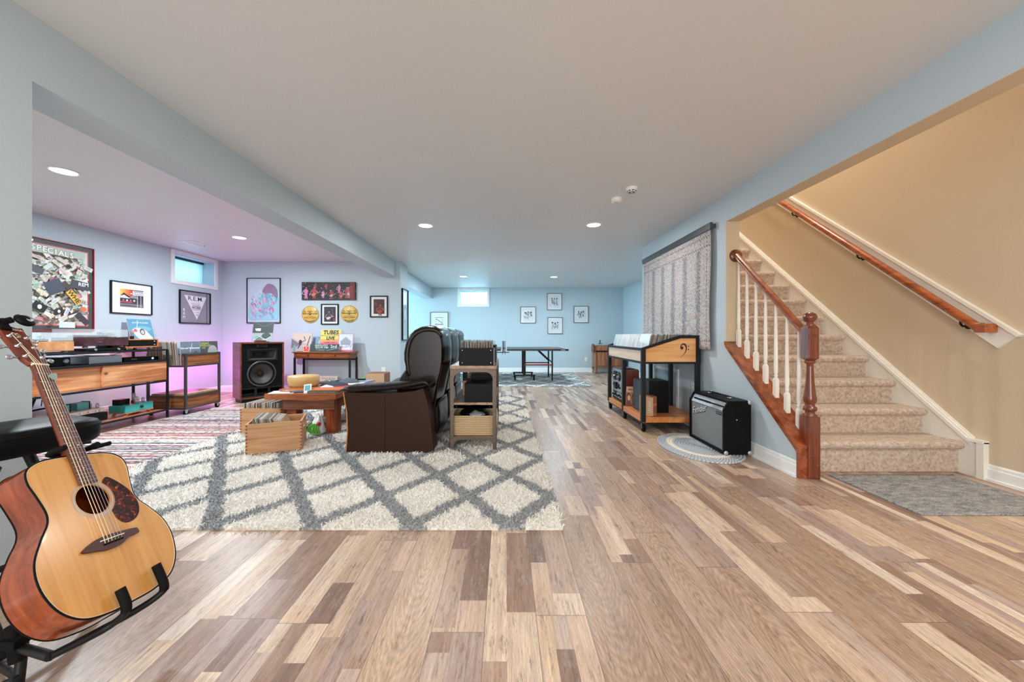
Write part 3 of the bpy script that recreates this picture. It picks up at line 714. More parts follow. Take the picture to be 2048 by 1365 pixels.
# handrail
HZ0, HZ1, HY0, HY1 = 1.055, 1.835, 2.800, 3.655
b = MB(); sec = [(-.016, -.030), (.016, -.030), (.024, -.014), (.030, 0.0), (.030, .012), (.020, .026), (0, .031), (-.020, .026), (-.030, .012), (-.030, 0.0), (-.024, -.014)]
b.loft([[(x, y-2.72, z+q) for x, q in sec] for y, z in ((HY0-.01, HZ0), (HY1-.012, HZ1))])
b.build('handrail', 'cherry_y', rl)
b = MB(); b.lathe([(.030, -.022), (.046, -.018), (.060, -.010), (.062, 0)], (0, HY1-2.72-.002, HZ1), (0, 1, 0), 30); b.build('rosette', 'cherry', rl)
# balusters
for y in (3.605, 3.481, 3.357, 3.233, 3.110, 2.987, 2.865):
    zb = capz(y); zt = HZ0+(HZ1-HZ0)/(HY1-HY0)*(y-HY0)-.028; b = MB(); h = .016; H = .145
    q = [(-h, -h), (h, -h), (h, h), (-h, h)]
    vs = [(x, y-2.72+yy, zb+.84*yy) for x, yy in q] + [(x, y-2.72+yy, zb+H) for x, yy in q] + [(x*.55, y-2.72+yy*.55, zb+H+.02) for x, yy in q]
    b.add(vs, [(3,2,1,0), (0,1,5,4), (1,2,6,5), (2,3,7,6), (3,0,4,7), (4,5,9,8), (5,6,10,9), (6,7,11,10), (7,4,8,11), (8,9,10,11)])
    b.lathe([(.008, H+.012), (.011, H+.022), (.0145, H+.034), (.0145, H+.040), (.010, H+.046), (.0135, H+.054), (.0135, H+.060), (.0155, H+.09), (.0145, H+.2), (.0095, zt-zb+.0)], (0, y-2.72, zb), n=14)
    b.build('baluster', 'ivory', rl)

# ================================================================ wall handrail on the stair wall
def wz(y): return 1.10+.832*(y-2.68)
wr = thing('wall_handrail', 'honey oak handrail on a white backing board along the stair wall', 'handrail', (XS, 2.68, 1.1))
b = MB()
def pr(y, d): return (y-2.68, wz(y)+d-1.1)
b.prism([pr(2.640, -.105), pr(5.60, -.105), pr(5.60, .085), (2.53-2.68, pr(2.53, .085)[1])], -.020, -.001, 'x')
b.prism([pr(2.53, .066), pr(5.60, .066), pr(5.60, .094), pr(2.515, .094)], -.034, -.001, 'x')
b.build('backing_board', 'ivory', wr, .002)
b = MB(); sec2 = [(-.020, -.034), (.020, -.034), (.026, -.012), (.030, .004), (.026, .020), (.014, .030), (-.014, .030), (-.026, .020), (-.030, .004), (-.026, -.012)]
b.loft([[(-.085+x, y-2.68, z-1.1+q) for x, q in sec2] for y, z in ((2.70, wz(2.70)), (5.6, wz(5.6)))])
b.build('rail', 'oak_rail', wr)
b = MB(); b.loft([[(-.085+x*1, 2.70-2.68+s*.0-(.0 if s else 0)-(.03*s), wz(2.70)-1.1+q-(.004*s)) for x, q in sec2] for s in (0, 1)]); b.box((-.115, -.045, wz(2.69)-1.1-.036), (-.022, .02, wz(2.69)-1.1+.028))
b.build('rail_return', 'oak_rail', wr, .004)
for y in (2.80, 3.62, 4.44, 5.3):
    b = MB(); zc = wz(y)-1.1
    b.sphere((-.026, y-2.68, zc-.075), .026, sc=(.45, 1, 1)); b.tube([(-.03, y-2.68, zc-.075), (-.07, y-2.68, zc-.078), (-.086, y-2.68, zc-.06), (-.086, y-2.68, zc-.034)], .008)
    b.build('bracket', 'bronze', wr)

# mat at the stair foot
b = MB(); b.box((2.425, 2.17, 0), (3.36, 2.80, .010)); tag(b.build('floor_mat', 'mat', None, .003), 'mottled grey rectangular mat on the floor at the foot of the stairs', 'mat')

# ================================================================ wall outlets and grilles
def outlet(loc, rz, label, mat='white'):
    t = thing('wall_outlet', label, 'outlet', loc, rz)
    MB().box((-.036, -.006, -.058), (.036, 0, .058)).build('cover_plate', mat, t, .003)
    b = MB()
    for z in (-.024, .024): b.box((-.014, -.0085, z-.014), (.014, -.006, z+.014))
    b.build('socket', 'ivory', t, .002)
    b = MB()
    for z in (-.024, .024): b.box((-.007, -.0095, z-.003), (-.005, -.0084, z+.006)).box((.005, -.0095, z-.003), (.007, -.0084, z+.006))
    b.build('slots', 'black', t)
outlet((-2.273, YB, .405), 0, 'white wall outlet low on the grey wall beside the console table')
outlet((2.35, YF, .37), 0, 'white wall outlet on the far blue wall near the antique cabinet')
outlet((XR, 4.28, .45), -PI/2, 'white wall outlet behind the record bin cart')
t = thing('return_air_grille', 'white slotted return air grille on the wall behind the record bin cart', 'air vent', (XR, 5.0, .33), -PI/2)
MB().box((-.42, -.014, -.25), (-.36, 0, .30)).box((.30, -.014, -.25), (.36, 0, .30)).box((-.36, -.014, .26), (.30, 0, .30)).box((-.36, -.014, -.25), (.30, 0, -.21)).build('frame', 'white', t, .002)
b = MB()
for k in range(22): b.box((-.36, -.012, -.205+.021*k), (.30, -.002, -.195+.021*k))
b.build('louvre', 'silver', t)

# ================================================================ rugs
def shag(name, x0, x1, y0, y1, mat, spec, h, label, yfine=None, seed=1):
    t = thing(name, label, 'rug', ((x0+x1)/2, y0, 0)); ox, oy = (x0+x1)/2, y0
    # backing slab, world-aligned vertices so that the pattern lines up
    def off(o): o.location = (-ox, -oy, 0); return o
    off(MB().box((x0+.01, y0+.01, 0), (x1-.01, y1-.01, .012)).build('backing', mat, t))
    rg = np.random.default_rng(seed); P = []
    for ya, yb, sp in spec:
        nx, ny = int((x1-x0)/sp), int((yb-ya)/sp)
        gx, gy = np.meshgrid(x0+(np.arange(nx)+.5)*(x1-x0)/nx, ya+(np.arange(ny)+.5)*(yb-ya)/ny)
        p = np.c_[gx.ravel(), gy.ravel()]+rg.normal(0, sp*.35, (nx*ny, 2)); P.append(np.c_[p, np.full(len(p), sp)])
    P = np.concatenate(P); n = len(P)
    th = rg.uniform(0, 2*PI, n); ln = rg.uniform(.5, 1.25, n)*h; wd = P[:, 2]*rg.uniform(.42, .7, n)
    la = rg.uniform(0, 2*PI, n); lr = rg.uniform(.25, 1.0, n)*h
    cx, cy = np.cos(th), np.sin(th); V = np.zeros((n, 6, 3))
    for k, (f, zz, ws, bend) in enumerate(((0, .004, .8, 0), (1, .62, 1.0, .35), (2, 1.0, .45, 1.0))):
        bx = P[:, 0]+np.cos(la)*lr*bend; by = P[:, 1]+np.sin(la)*lr*bend; z = .004+ln*zz*(1-.25*bend)
        for q, sg in enumerate((-1, 1)):
            V[:, k*2+q, 0] = bx+sg*cx*wd*ws/2; V[:, k*2+q, 1] = by+sg*cy*wd*ws/2; V[:, k*2+q, 2] = z
    V = V.reshape(-1, 3); base = (np.arange(n)*6)[:, None]
    Fc = np.concatenate([base+np.array([[0, 1, 3, 2]]), base+np.array([[2, 3, 5, 4]])]).astype(np.int32)
    me = bpy.data.meshes.new('pile'); me.vertices.add(len(V)); me.vertices.foreach_set('co', V.ravel().astype(np.float32))
    me.loops.add(Fc.size); me.loops.foreach_set('vertex_index', Fc.ravel()); me.polygons.add(len(Fc))
    me.polygons.foreach_set('loop_start', np.arange(0, Fc.size, 4, dtype=np.int32)); me.update(calc_edges=True); me.materials.append(M[mat])
    o = bpy.data.objects.new('pile', me); COL.objects.link(o); o.parent = t; o['kind'] = 'stuff'; off(o)
    return t
shag('shag_rug', -2.93, .32, 2.0, 6.46, 'shag', ((2.0, 3.1, .0105), (3.1, 4.6, .0145), (4.6, 6.46, .022)), .032, 'large cream shag rug with grey diamond trellis under the sofa')
shag('shag_rug', -1.5, 1.78, 7.62, 10.35, 'shag2', ((7.62, 10.35, .024),), .022, 'grey shag rug with pale wavy lines under the table tennis table', seed=2)
b = MB(); b.box((-4.27, 2.75, 0), (-2.6, 5.38, .007)); kr = b.build('rug_weave', 'kilim')
kt = thing('kilim_rug', 'flat woven rug with thin red, white and grey stripes beside the media console', 'rug', (0, 0, 0)); kr.parent = kt
b = MB()
for k in range(150):
    x = -4.265+1.66*k/149; b.box((x-.003, 5.38, 0), (x+.003, 5.425+.01*random.random(), .004))
fr = b.build('fringe', 'paper', kt)
# braided oval rug
t = thing('braided_rug', 'small oval braided rug in blue grey with a cream band under the amplifier', 'rug', (1.812, 3.50, 0))
b = MB()
for k in range(15):
    r = (k+.7)/15.2; pts = [(.335*r*math.cos(a), .47*r*math.sin(a), .009+.0015*math.sin(a*60)) for a in [2*PI*i/120 for i in range(120)]]
    b.tube(pts, .0135 if k < 14 else .012, 6, True)
b.box((-.15, -.2, 0), (.15, .2, .008)); b.build('braid_coils', 'braid', t).scale = (1, 1, .8)

# ================================================================ record sleeve factory
LPS = .315
_lp = {}
def record(T, key, mat='lp', group='', label='', names='record', th=.004, hscale=1.0):
    """T: world matrix whose local x = width, z = height, y = thickness; origin bottom centre. Copies share one mesh"""
    if key not in _lp:
        o = MB().box((-LPS/2, -th/2, 0), (LPS/2, th/2, LPS*hscale)).build(names, mat); _lp[key] = o
    else:
        o = _lp[key].copy(); COL.objects.link(o)
    o.matrix_world = T; tag(o, label, 'record', group); return o
def Tm(loc, rz=0, lean=0, roll=0): return Matrix.Translation(loc) @ Matrix.Rotation(rz, 4, 'Z') @ Matrix.Rotation(lean, 4, 'X') @ Matrix.Rotation(roll, 4, 'Y')

def cover(name, T, art_fn, label, cat='record', size=LPS, hgt=None, th=.005, mat='art', edge='paper'):
    """a displayed sleeve: card body plus printed front facing local -Y, bottom centre at origin"""
    hgt = hgt or size
    t = thing(name, label, cat); t.matrix_world = T
    MB().box((-size/2, 0, 0), (size/2, th, hgt)).build('sleeve', edge, t)
    a = Art(-.0002); art_fn(a, size, hgt); a.build('front_print', mat, t)
    return t
def framed(name, loc, rz, w_, h_, art_fn, label, fw=.02, fcol='black', mat_w=.05, depth=.025, matc=C(226, 228, 228), cat='framed picture', fat=None):
    t = thing(name, label, cat, loc, rz)
    b = MB(); W2, H2 = w_/2, h_/2
    b.box((-W2, -depth, -H2), (-W2+fw, 0, H2)).box((W2-fw, -depth, -H2), (W2, 0, H2)).box((-W2+fw, -depth, H2-fw), (W2-fw, 0, H2)).box((-W2+fw, -depth, -H2), (W2-fw, 0, -H2+fw))
    b.build('frame', fcol, t, .0015)
    a = Art(-depth*.35); a.rect(-W2+fw, -H2+fw, W2-fw, H2-fw, matc)
    art_fn(a, w_-2*fw-2*mat_w, h_-2*fw-2*mat_w); a.build('print', 'artglass', t)
    return t
R_ = random.Random(3)
def figure(a, cx, cz, s, skin, cloth, seed=0, guitar=None):
    """loose silhouette of a standing musician, generic"""
    r = random.Random(seed)
    a.poly(smooth_poly([(cx-.11*s, cz-.5*s), (cx-.10*s, cz-.2*s), (cx-.17*s, cz+.12*s), (cx-.11*s, cz+.23*s), (cx, cz+.26*s), (cx+.11*s, cz+.22*s), (cx+.16*s, cz+.08*s), (cx+.10*s, cz-.2*s), (cx+.12*s, cz-.5*s), (cx+.02*s, cz-.48*s), (cx, cz-.25*s), (cx-.03*s, cz-.48*s)], 3), cloth)
    a.ell(cx+.02*s, cz+.35*s, .055*s, .08*s, skin); a.ell(cx+.01*s, cz+.40*s, .06*s, .05*s, C(50, 36, 30))
    a.stroke([(cx-.2*s, cz+.12*s), (cx-.28*s, cz-.12*s), (cx-.08*s, cz-.2*s)], .045*s, skin)
    if guitar:
        a.ell(cx-.05*s, cz-.2*s, .16*s, .11*s, guitar, .3); a.ell(cx+.05*s, cz-.16*s, .10*s, .09*s, guitar); a.stroke([(cx+.05*s, cz-.16*s), (cx+.42*s, cz-.02*s)], .035*s, guitar)
        a.stroke([(cx+.17*s, cz+.1*s), (cx+.3*s, cz-.06*s)], .06*s, skin)

# ---- left wall pictures
def art_collage(a, W_, H_):
    a.rect(-W_/2-.012, -H_/2-.012, W_/2+.012, H_/2+.012, C(214, 90, 100)); a.rect(-W_/2, -H_/2, W_/2, H_/2, C(214, 220, 206))
    r = random.Random(11); cols = [C(220, 226, 214), C(204, 214, 206), C(226, 214, 190), C(196, 206, 196), C(214, 196, 190), C(228, 226, 214), C(168, 196, 176), C(206, 218, 226), C(232, 222, 196), C(216, 222, 212), C(222, 214, 206), C(206, 214, 200), C(90, 94, 100), C(176, 96, 108), C(130, 146, 168), C(212, 170, 142), C(64, 68, 74), C(222, 196, 130), C(212, 222, 206), C(224, 218, 210), C(226, 228, 220), C(198, 212, 202)]
    for k in range(330):
        x, z = r.uniform(-W_/2+.065, W_/2-.065), r.uniform(-H_/2+.065, H_/2-.09); w2, h2 = r.uniform(.05, .12), r.uniform(.022, .05); an = r.choice([-.6, -.3, .2, .5, .8, 1.2, -1.0])+r.uniform(-.1, .1)
        c = r.choice(cols[:14] if r.random() < .84 else cols); a.rrect(x, z, w2, h2, an, c)
        if r.random() < .7:
            for q in range(r.randint(1, 3)):
                dz = (q-1)*h2*.24; a.rrect(x-math.sin(an)*dz, z+math.cos(an)*dz, w2*r.uniform(.4, .8), h2*.07, an, C(90, 96, 100) if sum(c[:3]) > .8 else C(220, 220, 214))
    for x, z, w2, h2, an, c in ((-.02, -.02, .17, .15, .5, C(60, 68, 84)), (-.16, -.26, .13, .09, -.5, K0), (.02, -.30, .10, .06, .5, K0), (.235, .03, .20, .10, -.15, C(56, 56, 64)), (.12, -.02, .06, .18, .75, C(66, 48, 52)), (.26, -.38, .17, .07, -.8, C(48, 46, 54)), (-.20, .16, .16, .07, -.4, C(72, 70, 78))): a.rrect(x, z, w2, h2, an, c)
    a.ell(-.16, -.26, .02, .025, WH); a.ell(.02, -.30, .014, .018, WH)
    a.rrect(.17, -.12, .18, .075, -.9, C(226, 178, 60)); a.text('WHE', .17, -.12, .075, C(60, 40, 24), -.9, bold=.002)
    a.text('REM', .27, .04, .06, WH, bold=.001); a.ell(.27, -.26, .035, .03, C(214, 110, 70)); a.text('IRS', .29, -.18, .06, C(130, 40, 50), -.2)
    a.rrect(-.24, -.16, .11, .028, -.2, C(236, 232, 220)); a.text('CAPITOL', -.24, -.16, .022, K0, -.2)
    a.ell(-.33, -.36, .035, .045, C(204, 90, 100)); a.ell(-.33, -.38, .014, .022, WH)
    a.rect(.02, -.49, .18, -.42, C(206, 222, 220))
    a.rect(-W_/2, H_/2-.11, W_/2-.12, H_/2-.02, C(176, 190, 180))
    for k, s_ in enumerate('SPECIALS'): a.text(s_, W_/2-.62+.052*k, H_/2-.06-.004*k, .085, C(100, 104, 100), bold=.007); a.text(s_, W_/2-.62+.052*k, H_/2-.06-.004*k, .085, C(232, 236, 226), bold=.003)
framed('framed_collage', (XL, 4.30, 1.634), PI/2, .94, 1.052, art_collage, 'huge framed collage of ticket stubs with red edge above the turntables', fw=.008, fcol='red', mat_w=.062, matc=C(64, 74, 72))
def art_motel(a, W_, H_):
    x0, x1, z0, z1 = -W_/2+.04, W_/2-.04, -H_/2+.01, H_/2-.01
    w_ = x1-x0; a.rect(x0, z0, x1, z1, C(60, 62, 78))
    n = 14; cs = [C(232, 204, 90), C(236, 150, 76), C(214, 80, 60), C(150, 50, 60)]
    for k in range(n):
        f = k/n; i = min(int(f*3), 2); t_ = f*3-i; c = tuple(cs[i][q]*(1-t_)+cs[i+1][q]*t_ for q in range(4)); a.rect(x0+w_*.62*f, z0+.15, x0+w_*.62*(f+1/n)+.001, z1, c)
    a.poly([(x0, z0+.15), (x0+.05, z1-.05), (x0+.16, z0+.13), (x0, z0+.11)], C(50, 52, 58)); a.poly([(x0, z0+.15), (x0+.055, z1-.08), (x0+.14, z0+.12), (x0, z0+.12)], C(220, 214, 224))
    a.poly([(x0+.12, z0+.13), (x0+.2, z0+.19), (x0+.26, z0+.12)], C(150, 148, 160)); a.rect(x0, z0+.05, x1-.06, z0+.12, C(64, 46, 54)); a.rect(x0, z0+.06, x0+.16, z0+.075, C(206, 60, 96))
    for q in range(4): a.rect(x0+.03+.05*q, z0+.08, x0+.055+.05*q, z0+.105, C(214, 216, 224) if q % 2 else C(160, 120, 110))
    a.rect(x0, z0, x1, z0+.05, C(96, 96, 104)); a.stroke([(x0, z0+.03), (x0+.12, z0+.04), (x1, z0+.02)], .004, C(180, 180, 190))
    for xx in (x0+.235, x0+.285): a.rect(xx, z0, xx+.007, z1-.06, C(226, 228, 232))
    a.rect(x0+.17, z1-.075, x1+.012, z1-.012, C(222, 224, 226)); a.text('NATIONAL', x0+.255, z1-.028, .026, C(40, 44, 50), bold=.0005); a.text('Boulevard', x0+.255, z1-.056, .03, C(90, 60, 76))
    a.ell(x0+.15, z1-.055, .012, .01, WH)
framed('framed_print', (XL, 5.265, 1.576), PI/2, .583, .44, art_motel, 'black framed white mat print of a roadside building at sunset on left wall', fw=.012, mat_w=.075, matc=C(236, 238, 238))
def art_rem(a, W_, H_):
    W2, H2 = W_/2, H_/2
    a.rect(-W2, -H2, W2, H2, C(134, 136, 142)); a.rect(W2-.075, -H2, W2-.05, H2, C(84, 86, 92))
    a.poly([(-W2+.08, H2-.065), (W2-.07, H2-.065), (0.03, -H2+.055)], C(226, 226, 232))
    a.text('R.E.M.', .005, H2-.115, .098, C(56, 56, 70), sx=1.3, bold=.001)
    for k in range(3): a.rect(-.09+.012*k, H2-.185-.018*k, .11-.012*k, H2-.189-.018*k, C(120, 120, 130))
    a.rect(-.065, .028, .105, .033, C(60, 60, 70)); a.text('WORK', .02, -.005, .062, C(50, 50, 60), bold=.002); a.rect(-.065, -.043, .105, -.036, C(60, 60, 70))
    a.text('TOUR', .03, -.085, .03, C(90, 90, 100)); a.text('1985', .03, -.13, .035, C(80, 80, 90))
    for k, s_ in enumerate('REM'): a.text(s_, -W2+.075, -.05-.062*k, .06, C(214, 216, 222), bold=.003)
framed('framed_poster', (XL, 6.343, 1.529), PI/2, .634, .548, art_rem, 'grey band poster with white triangle in black frame below the high window', fw=.014, mat_w=0)

# ---- back wall pictures
def art_poster(a, W_, H_):
    r = random.Random(5); W2, H2 = W_/2, H_/2
    a.rect(-W2, -H2, W2, H2, C(196, 214, 226))
    pal = [C(120, 196, 214), C(206, 140, 190), C(226, 170, 200), C(110, 180, 200), C(170, 220, 226), C(196, 120, 170), C(150, 170, 210)]
    a.poly(smooth_poly([(-W2*.9, -H2*.9), (-W2*.85, -H2*.1), (-W2*.3, H2*.1), (0, H2*.42), (W2*.5, H2*.62), (W2*.9, H2*.4), (W2*.92, -H2*.9)], 5), C(150, 206, 220))
    for k in range(90):
        x, z = r.uniform(-W2*.8, W2*.85), r.uniform(-H2*.88, H2*.45)
        if z > H2*.05 and x < 0: continue
        an = r.uniform(.7, 2.2); q = r.uniform(.02, .09)
        a.stroke(smooth_poly([(x, z), (x+q*math.cos(an), z+q*math.sin(an)), (x+q*1.2*math.cos(an+.7), z+q*1.8*math.sin(an+.3))], 4, False), [.003, .01, .02, .026, .03, .026, .018, .01, .004][:9], r.choice(pal))
    for k in range(0):
        x, z = r.uniform(-W2*.8, W2*.8), r.uniform(-H2*.88, H2*.48); rx = r.uniform(.012, .05)
        pts = [(max(-W2, min(W2, x+rx*math.cos(t)*r.uniform(.5, 1.3))), max(-H2, min(H2, z+rx*1.5*math.sin(t)*r.uniform(.5, 1.3)))) for t in [2*PI*q/7 for q in range(7)]]
        a.poly(smooth_poly(pts, 4), r.choice(pal))
    for k in range(26):
        x, z = r.uniform(-W2*.85, W2*.75), r.uniform(-H2*.9, H2*.4); an = r.uniform(.6, 2.4)
        a.stroke(smooth_poly([(x, z), (x+.04*math.cos(an), z+.05*math.sin(an)), (x+.05*math.cos(an+.6), z+.10*math.sin(an+.2))], 4, False), .007, C(236, 226, 236))
    a.poly(smooth_poly([(-.02, .16), (.06, .30), (.16, .30), (.24, .22), (.25, .05), (.14, .14)], 4), C(150, 120, 150))
    a.rect(-W2, -H2, W2, -H2+.03, C(190, 206, 220))
framed('framed_poster', (-4.507, YB, 1.706), 0, .63, .845, art_poster, 'tall thin framed pink and turquoise abstract print above the speaker', fw=.012, mat_w=.012, matc=C(206, 220, 228))
def art_band(a, W_, H_):
    r = random.Random(9); W2, H2 = W_/2, H_/2
    a.rect(-W2, -H2, W2, H2, C(36, 28, 34)); cs = [C(190, 186, 190), C(206, 130, 170), C(170, 170, 176), C(176, 70, 70), C(200, 120, 84), C(150, 60, 56)]
    for k, (x, z, s_) in enumerate(((-.42, -.025, .24), (-.27, -.02, .24), (-.24, .10, .12), (-.1, -.05, .16), (-.04, .09, .12), (.06, -.05, .19), (.20, .05, .18), (.24, -.07, .15), (.34, -.02, .24), (.40, .0, .26))):
        figure(a, x, z, s_, cs[k % 6], cs[(k*2+1) % 6], k, cs[(k+3) % 6] if k % 2 else None)
    for k in range(50): a.ell(r.uniform(-W2, W2)*.95, r.uniform(-H2, H2)*.9, r.uniform(.003, .012), r.uniform(.003, .012), r.choice(cs))
    a.rect(W2-.1, -H2, W2, H2, C(110, 34, 36)); figure(a, W2-.08, .0, .24, C(196, 96, 76), C(140, 44, 42), 3)
t = thing('canvas_print', 'wide dark stretched canvas of a band on stage, above the gold discs', 'canvas print', (-3.285, YB, 1.885))
MB().box((-.5, -.035, -.165), (.5, 0, .165)).build('canvas', 'black', t, .003)
a = Art(-.0352); art_band(a, 1.0, .33); a.build('print', 'art', t)
def disc(x, z, label):
    t = thing('gold_disc', label, 'gold disc', (x, YB, z)); r = .16
    MB().lathe([(r, 0), (r, .010), (r-.004, .013), (.001, .013)], (0, 0, 0), (0, -1, 0), 56).build('disc', 'gold', t)
    a = Art(-.0132); dk = C(84, 50, 28); a.ring(0, 0, r-.008, r-.004, dk, 56)
    for k in range(21):
        an = PI*.05+PI*.9*k/20
        if abs(k-10) <= 6 and k % 2 == 0: continue
        r0, r1 = (.085, r-.014) if abs(k-10) > 6 else (.05, .078); c_, s_ = math.cos(an), math.sin(an); q = .0045
        a.poly([(c_*r0-s_*q*.5, s_*r0+c_*q*.5), (c_*r0+s_*q*.5, s_*r0-c_*q*.5), (c_*r1+s_*q, s_*r1-c_*q), (c_*r1-s_*q, s_*r1+c_*q)], dk)
    for s_, x_, an in (('S', -.062, .42), ('U', 0, 0), ('N', .062, -.42)): a.text(s_, x_, .105-abs(x_)*.35, .066, C(236, 206, 110), an, bold=.003); 
    for s_, x_, an in (('S', -.062, .42), ('U', 0, 0), ('N', .062, -.42)): a.text(s_, x_+.002, .104-abs(x_)*.35, .062, dk, an, bold=-.002)
    a.rect(-.135, .006, .135, .018, dk); a.poly([(-.05, .022), (.05, .022), (0, -.016)], dk); a.poly([(-.02, .03), (.016, .03), (.022, .055), (.004, .04), (-.012, .06)], C(150, 40, 30))
    a.text('RECORDING SERVICE', 0, .012, .013, C(226, 196, 100)); a.text('MEMPHIS, TENNESSEE', 0, -.030, .013, dk); a.text('SUN STUDIO', 0, -.062, .036, dk, bold=.0006, spacing=1.1)
    a.ring(0, 0, .128, .140, dk, 20, PI*1.28, PI*1.72)
    a.build('label_print', 'art', t)
disc(-3.640, 1.448, 'round gold disc with sun rays on the wall, left of the pair')
disc(-2.907, 1.457, 'round gold disc with sun rays on the wall, right of the pair')
def art_gtr(a, W_, H_):
    a.rect(-W_/2, -H_/2, W_/2, H_/2, C(28, 20, 26)); figure(a, -.02, -.03, .22, C(206, 160, 140), C(64, 56, 62), 1, C(206, 190, 184)); a.rect(W_/2-.05, -H_/2, W_/2, -H_/2+.07, C(130, 30, 44)); a.stroke([(.04, .10), (.06, -.02)], .004, C(150, 150, 150))
framed('framed_photo', (-3.272, YB, 1.452), 0, .325, .385, art_gtr, 'small black framed photo of a guitarist between the two gold discs', fw=.018, mat_w=.035)
def art_redp(a, W_, H_):
    a.rect(-W_/2, -H_/2, W_/2, H_/2, C(70, 26, 24)); figure(a, .02, -.05, .24, C(196, 110, 76), C(120, 42, 34), 4, C(160, 70, 44)); a.ell(-.06, .05, .03, .04, C(120, 30, 30))
framed('framed_photo', (-2.354, YB, 1.596), 0, .335, .405, art_redp, 'small black framed reddish stage photo near the wall corner', fw=.02, mat_w=.045)
def art_pale(a, W_, H_):
    a.rect(-W_/2, -H_/2, W_/2, H_/2, C(196, 210, 220)); a.rect(-W_/2+.05, -H_/2+.05, W_/2-.05, H_/2-.3, C(176, 190, 204)); a.ell(0, .05, .14, .2, C(160, 172, 190)); a.ell(.02, .0, .08, .12, C(206, 214, 222))
framed('framed_poster', (-1.96, 7.26, 1.46), PI/2, .40, .99, art_pale, 'pale poster in thin black frame on the narrow wall end', fw=.012, mat_w=.02, depth=.03, matc=C(206, 220, 230))

# ---- far wall ink drawings
def ink(seed, circ=False):
    def fn(a, W_, H_):
        r = random.Random(seed); W2, H2 = W_/2, H_/2
        a.rect(-W2, -H2, W2, H2, C(196, 208, 214)); a.rect(-W2+.012, -H2+.012, W2-.012, H2-.012, C(222, 228, 230)); dk = C(60, 58, 70)
        if circ:
            a.ring(0, 0, W2*.55, W2*.60, C(150, 90, 96)); a.stroke(smooth_poly([(-W2*.5, H2*.3), (0, 0), (W2*.5, -H2*.35)], 6, False), .02, C(90, 100, 120)); a.stroke([(-W2*.7, H2*.55), (W2*.7, H2*.55)], .012, C(150, 90, 96)); a.stroke([(-W2*.7, -H2*.55), (W2*.7, -H2*.55)], .022, C(130, 84, 96)); return
        for f_ in range(3):
            cx = (f_-1)*W2*.5; a.ell(cx, H2*.42+r.uniform(-.02, .02), .018, .024, dk)
            for k in range(9):
                x, z = cx+r.uniform(-.03, .03), r.uniform(-H2*.75, H2*.3); an = r.uniform(.9, 2.2)
                a.stroke(smooth_poly([(x, z), (x+.03*math.cos(an), z+.03*math.sin(an)), (x+.02*math.cos(an+1), z+.07*math.sin(an))], 4, False), r.uniform(.004, .013), r.choice([dk, dk, C(110, 104, 112)]))
    return fn
for x, z, w2, h2, s_, lab in ((-1.906, 1.48, .52, .51, 0, 'square framed drawing of a circle on the far wall, left of the window'), (.668, 1.653, .445, .48, 21, 'small framed ink drawing, leftmost of the four arranged in a diamond'),
                              (1.432, 2.037, .43, .485, 22, 'small framed ink drawing, topmost of the four arranged in a diamond'), (1.45, 1.345, .435, .48, 23, 'small framed ink drawing, lowest of the four arranged in a diamond'), (2.203, 1.668, .43, .485, 24, 'small framed ink drawing, rightmost of the four arranged in a diamond')):
    framed('framed_drawing', (x, YF, z), 0, w2, h2, ink(s_, s_ == 0), lab, fw=.013, fcol='brsteel', mat_w=.06, depth=.03, matc=C(232, 234, 236), cat='framed drawing')

# ================================================================ tapestry on the right wall
t = thing('wall_tapestry', 'faded grey and rose oriental rug hanging from a wooden bar on the right wall', 'wall hanging', (XR, 4.78, 2.215), -PI/2)
MB().box((-.95, -.062, -.065), (.95, -.032, .005)).box((-.95, -.032, -.05), (-.90, 0, -.01)).box((.90, -.032, -.05), (.95, 0, -.01)).build('hanging_bar', 'steel', t, .002)
b = MB(); nx, nz = 60, 30; vs = []
for j in range(nz+1):
    for i in range(nx+1):
        u, v = i/nx, j/nz; x = -.92+1.84*u+.012*math.sin(v*7)*(1 if u > .5 else -1)*abs(u-.5)*2; y = -.045-.004*math.sin(u*9+v*2)*v-.012*v
        vs.append((x, y, -.03-1.28*v))
n1 = len(vs); vs += [(x, y+.006, z) for x, y, z in vs]
fs = []
for j in range(nz):
    for i in range(nx):
        a_ = j*(nx+1)+i; fs.append((a_, a_+1, a_+nx+2, a_+nx+1)); fs.append((a_+n1, a_+nx+1+n1, a_+nx+2+n1, a_+1+n1))
for j in range(nz):
    for i in (0, nx): a_ = j*(nx+1)+i; fs.append((a_, a_+nx+1, a_+nx+1+n1, a_+n1))
for i in range(nx): a_ = nz*(nx+1)+i; fs.append((a_, a_+1, a_+1+n1, a_+n1))
b.add(vs, fs, None, True); b.build('woven_rug', 'tapestry', t)

# ================================================================ media console (left wall)
CXF, CXB, CY0, CY1 = -4.33, -4.79, 2.80, 4.80
t = thing('media_console', 'long black steel and acacia wood media console along the left wall', 'media console', (CXF, CY1, 0))
def Lc(x, y, z): return (x-CXF, y-CY1, z)
b = MB(); p = .022
for x in (CXF-p, CXB):
    for y in (CY0, CY1-p): b.box(Lc(x, y, 0), Lc(x+p, y+p, .876))
for z in (.860, .724, .462, .090):
    for x in (CXF-p, CXB): b.box(Lc(x, CY0+p, z), Lc(x+p, CY1-p, z+.020))
    for y in (CY0, CY1-p): b.box(Lc(CXB+p, y, z), Lc(CXF-p, y+p, z+.020))
b.build('steel_frame', 'satin', t, .0015)
box('top_shelf', Lc(CXB+p, CY0+p, .864), Lc(CXF-p, CY1-p, .879), 'satin', t, .001)
box('cabinet_top', Lc(CXB+p, CY0+p, .73), Lc(CXF-p, CY1-p, .745), 'satin', t, .001)
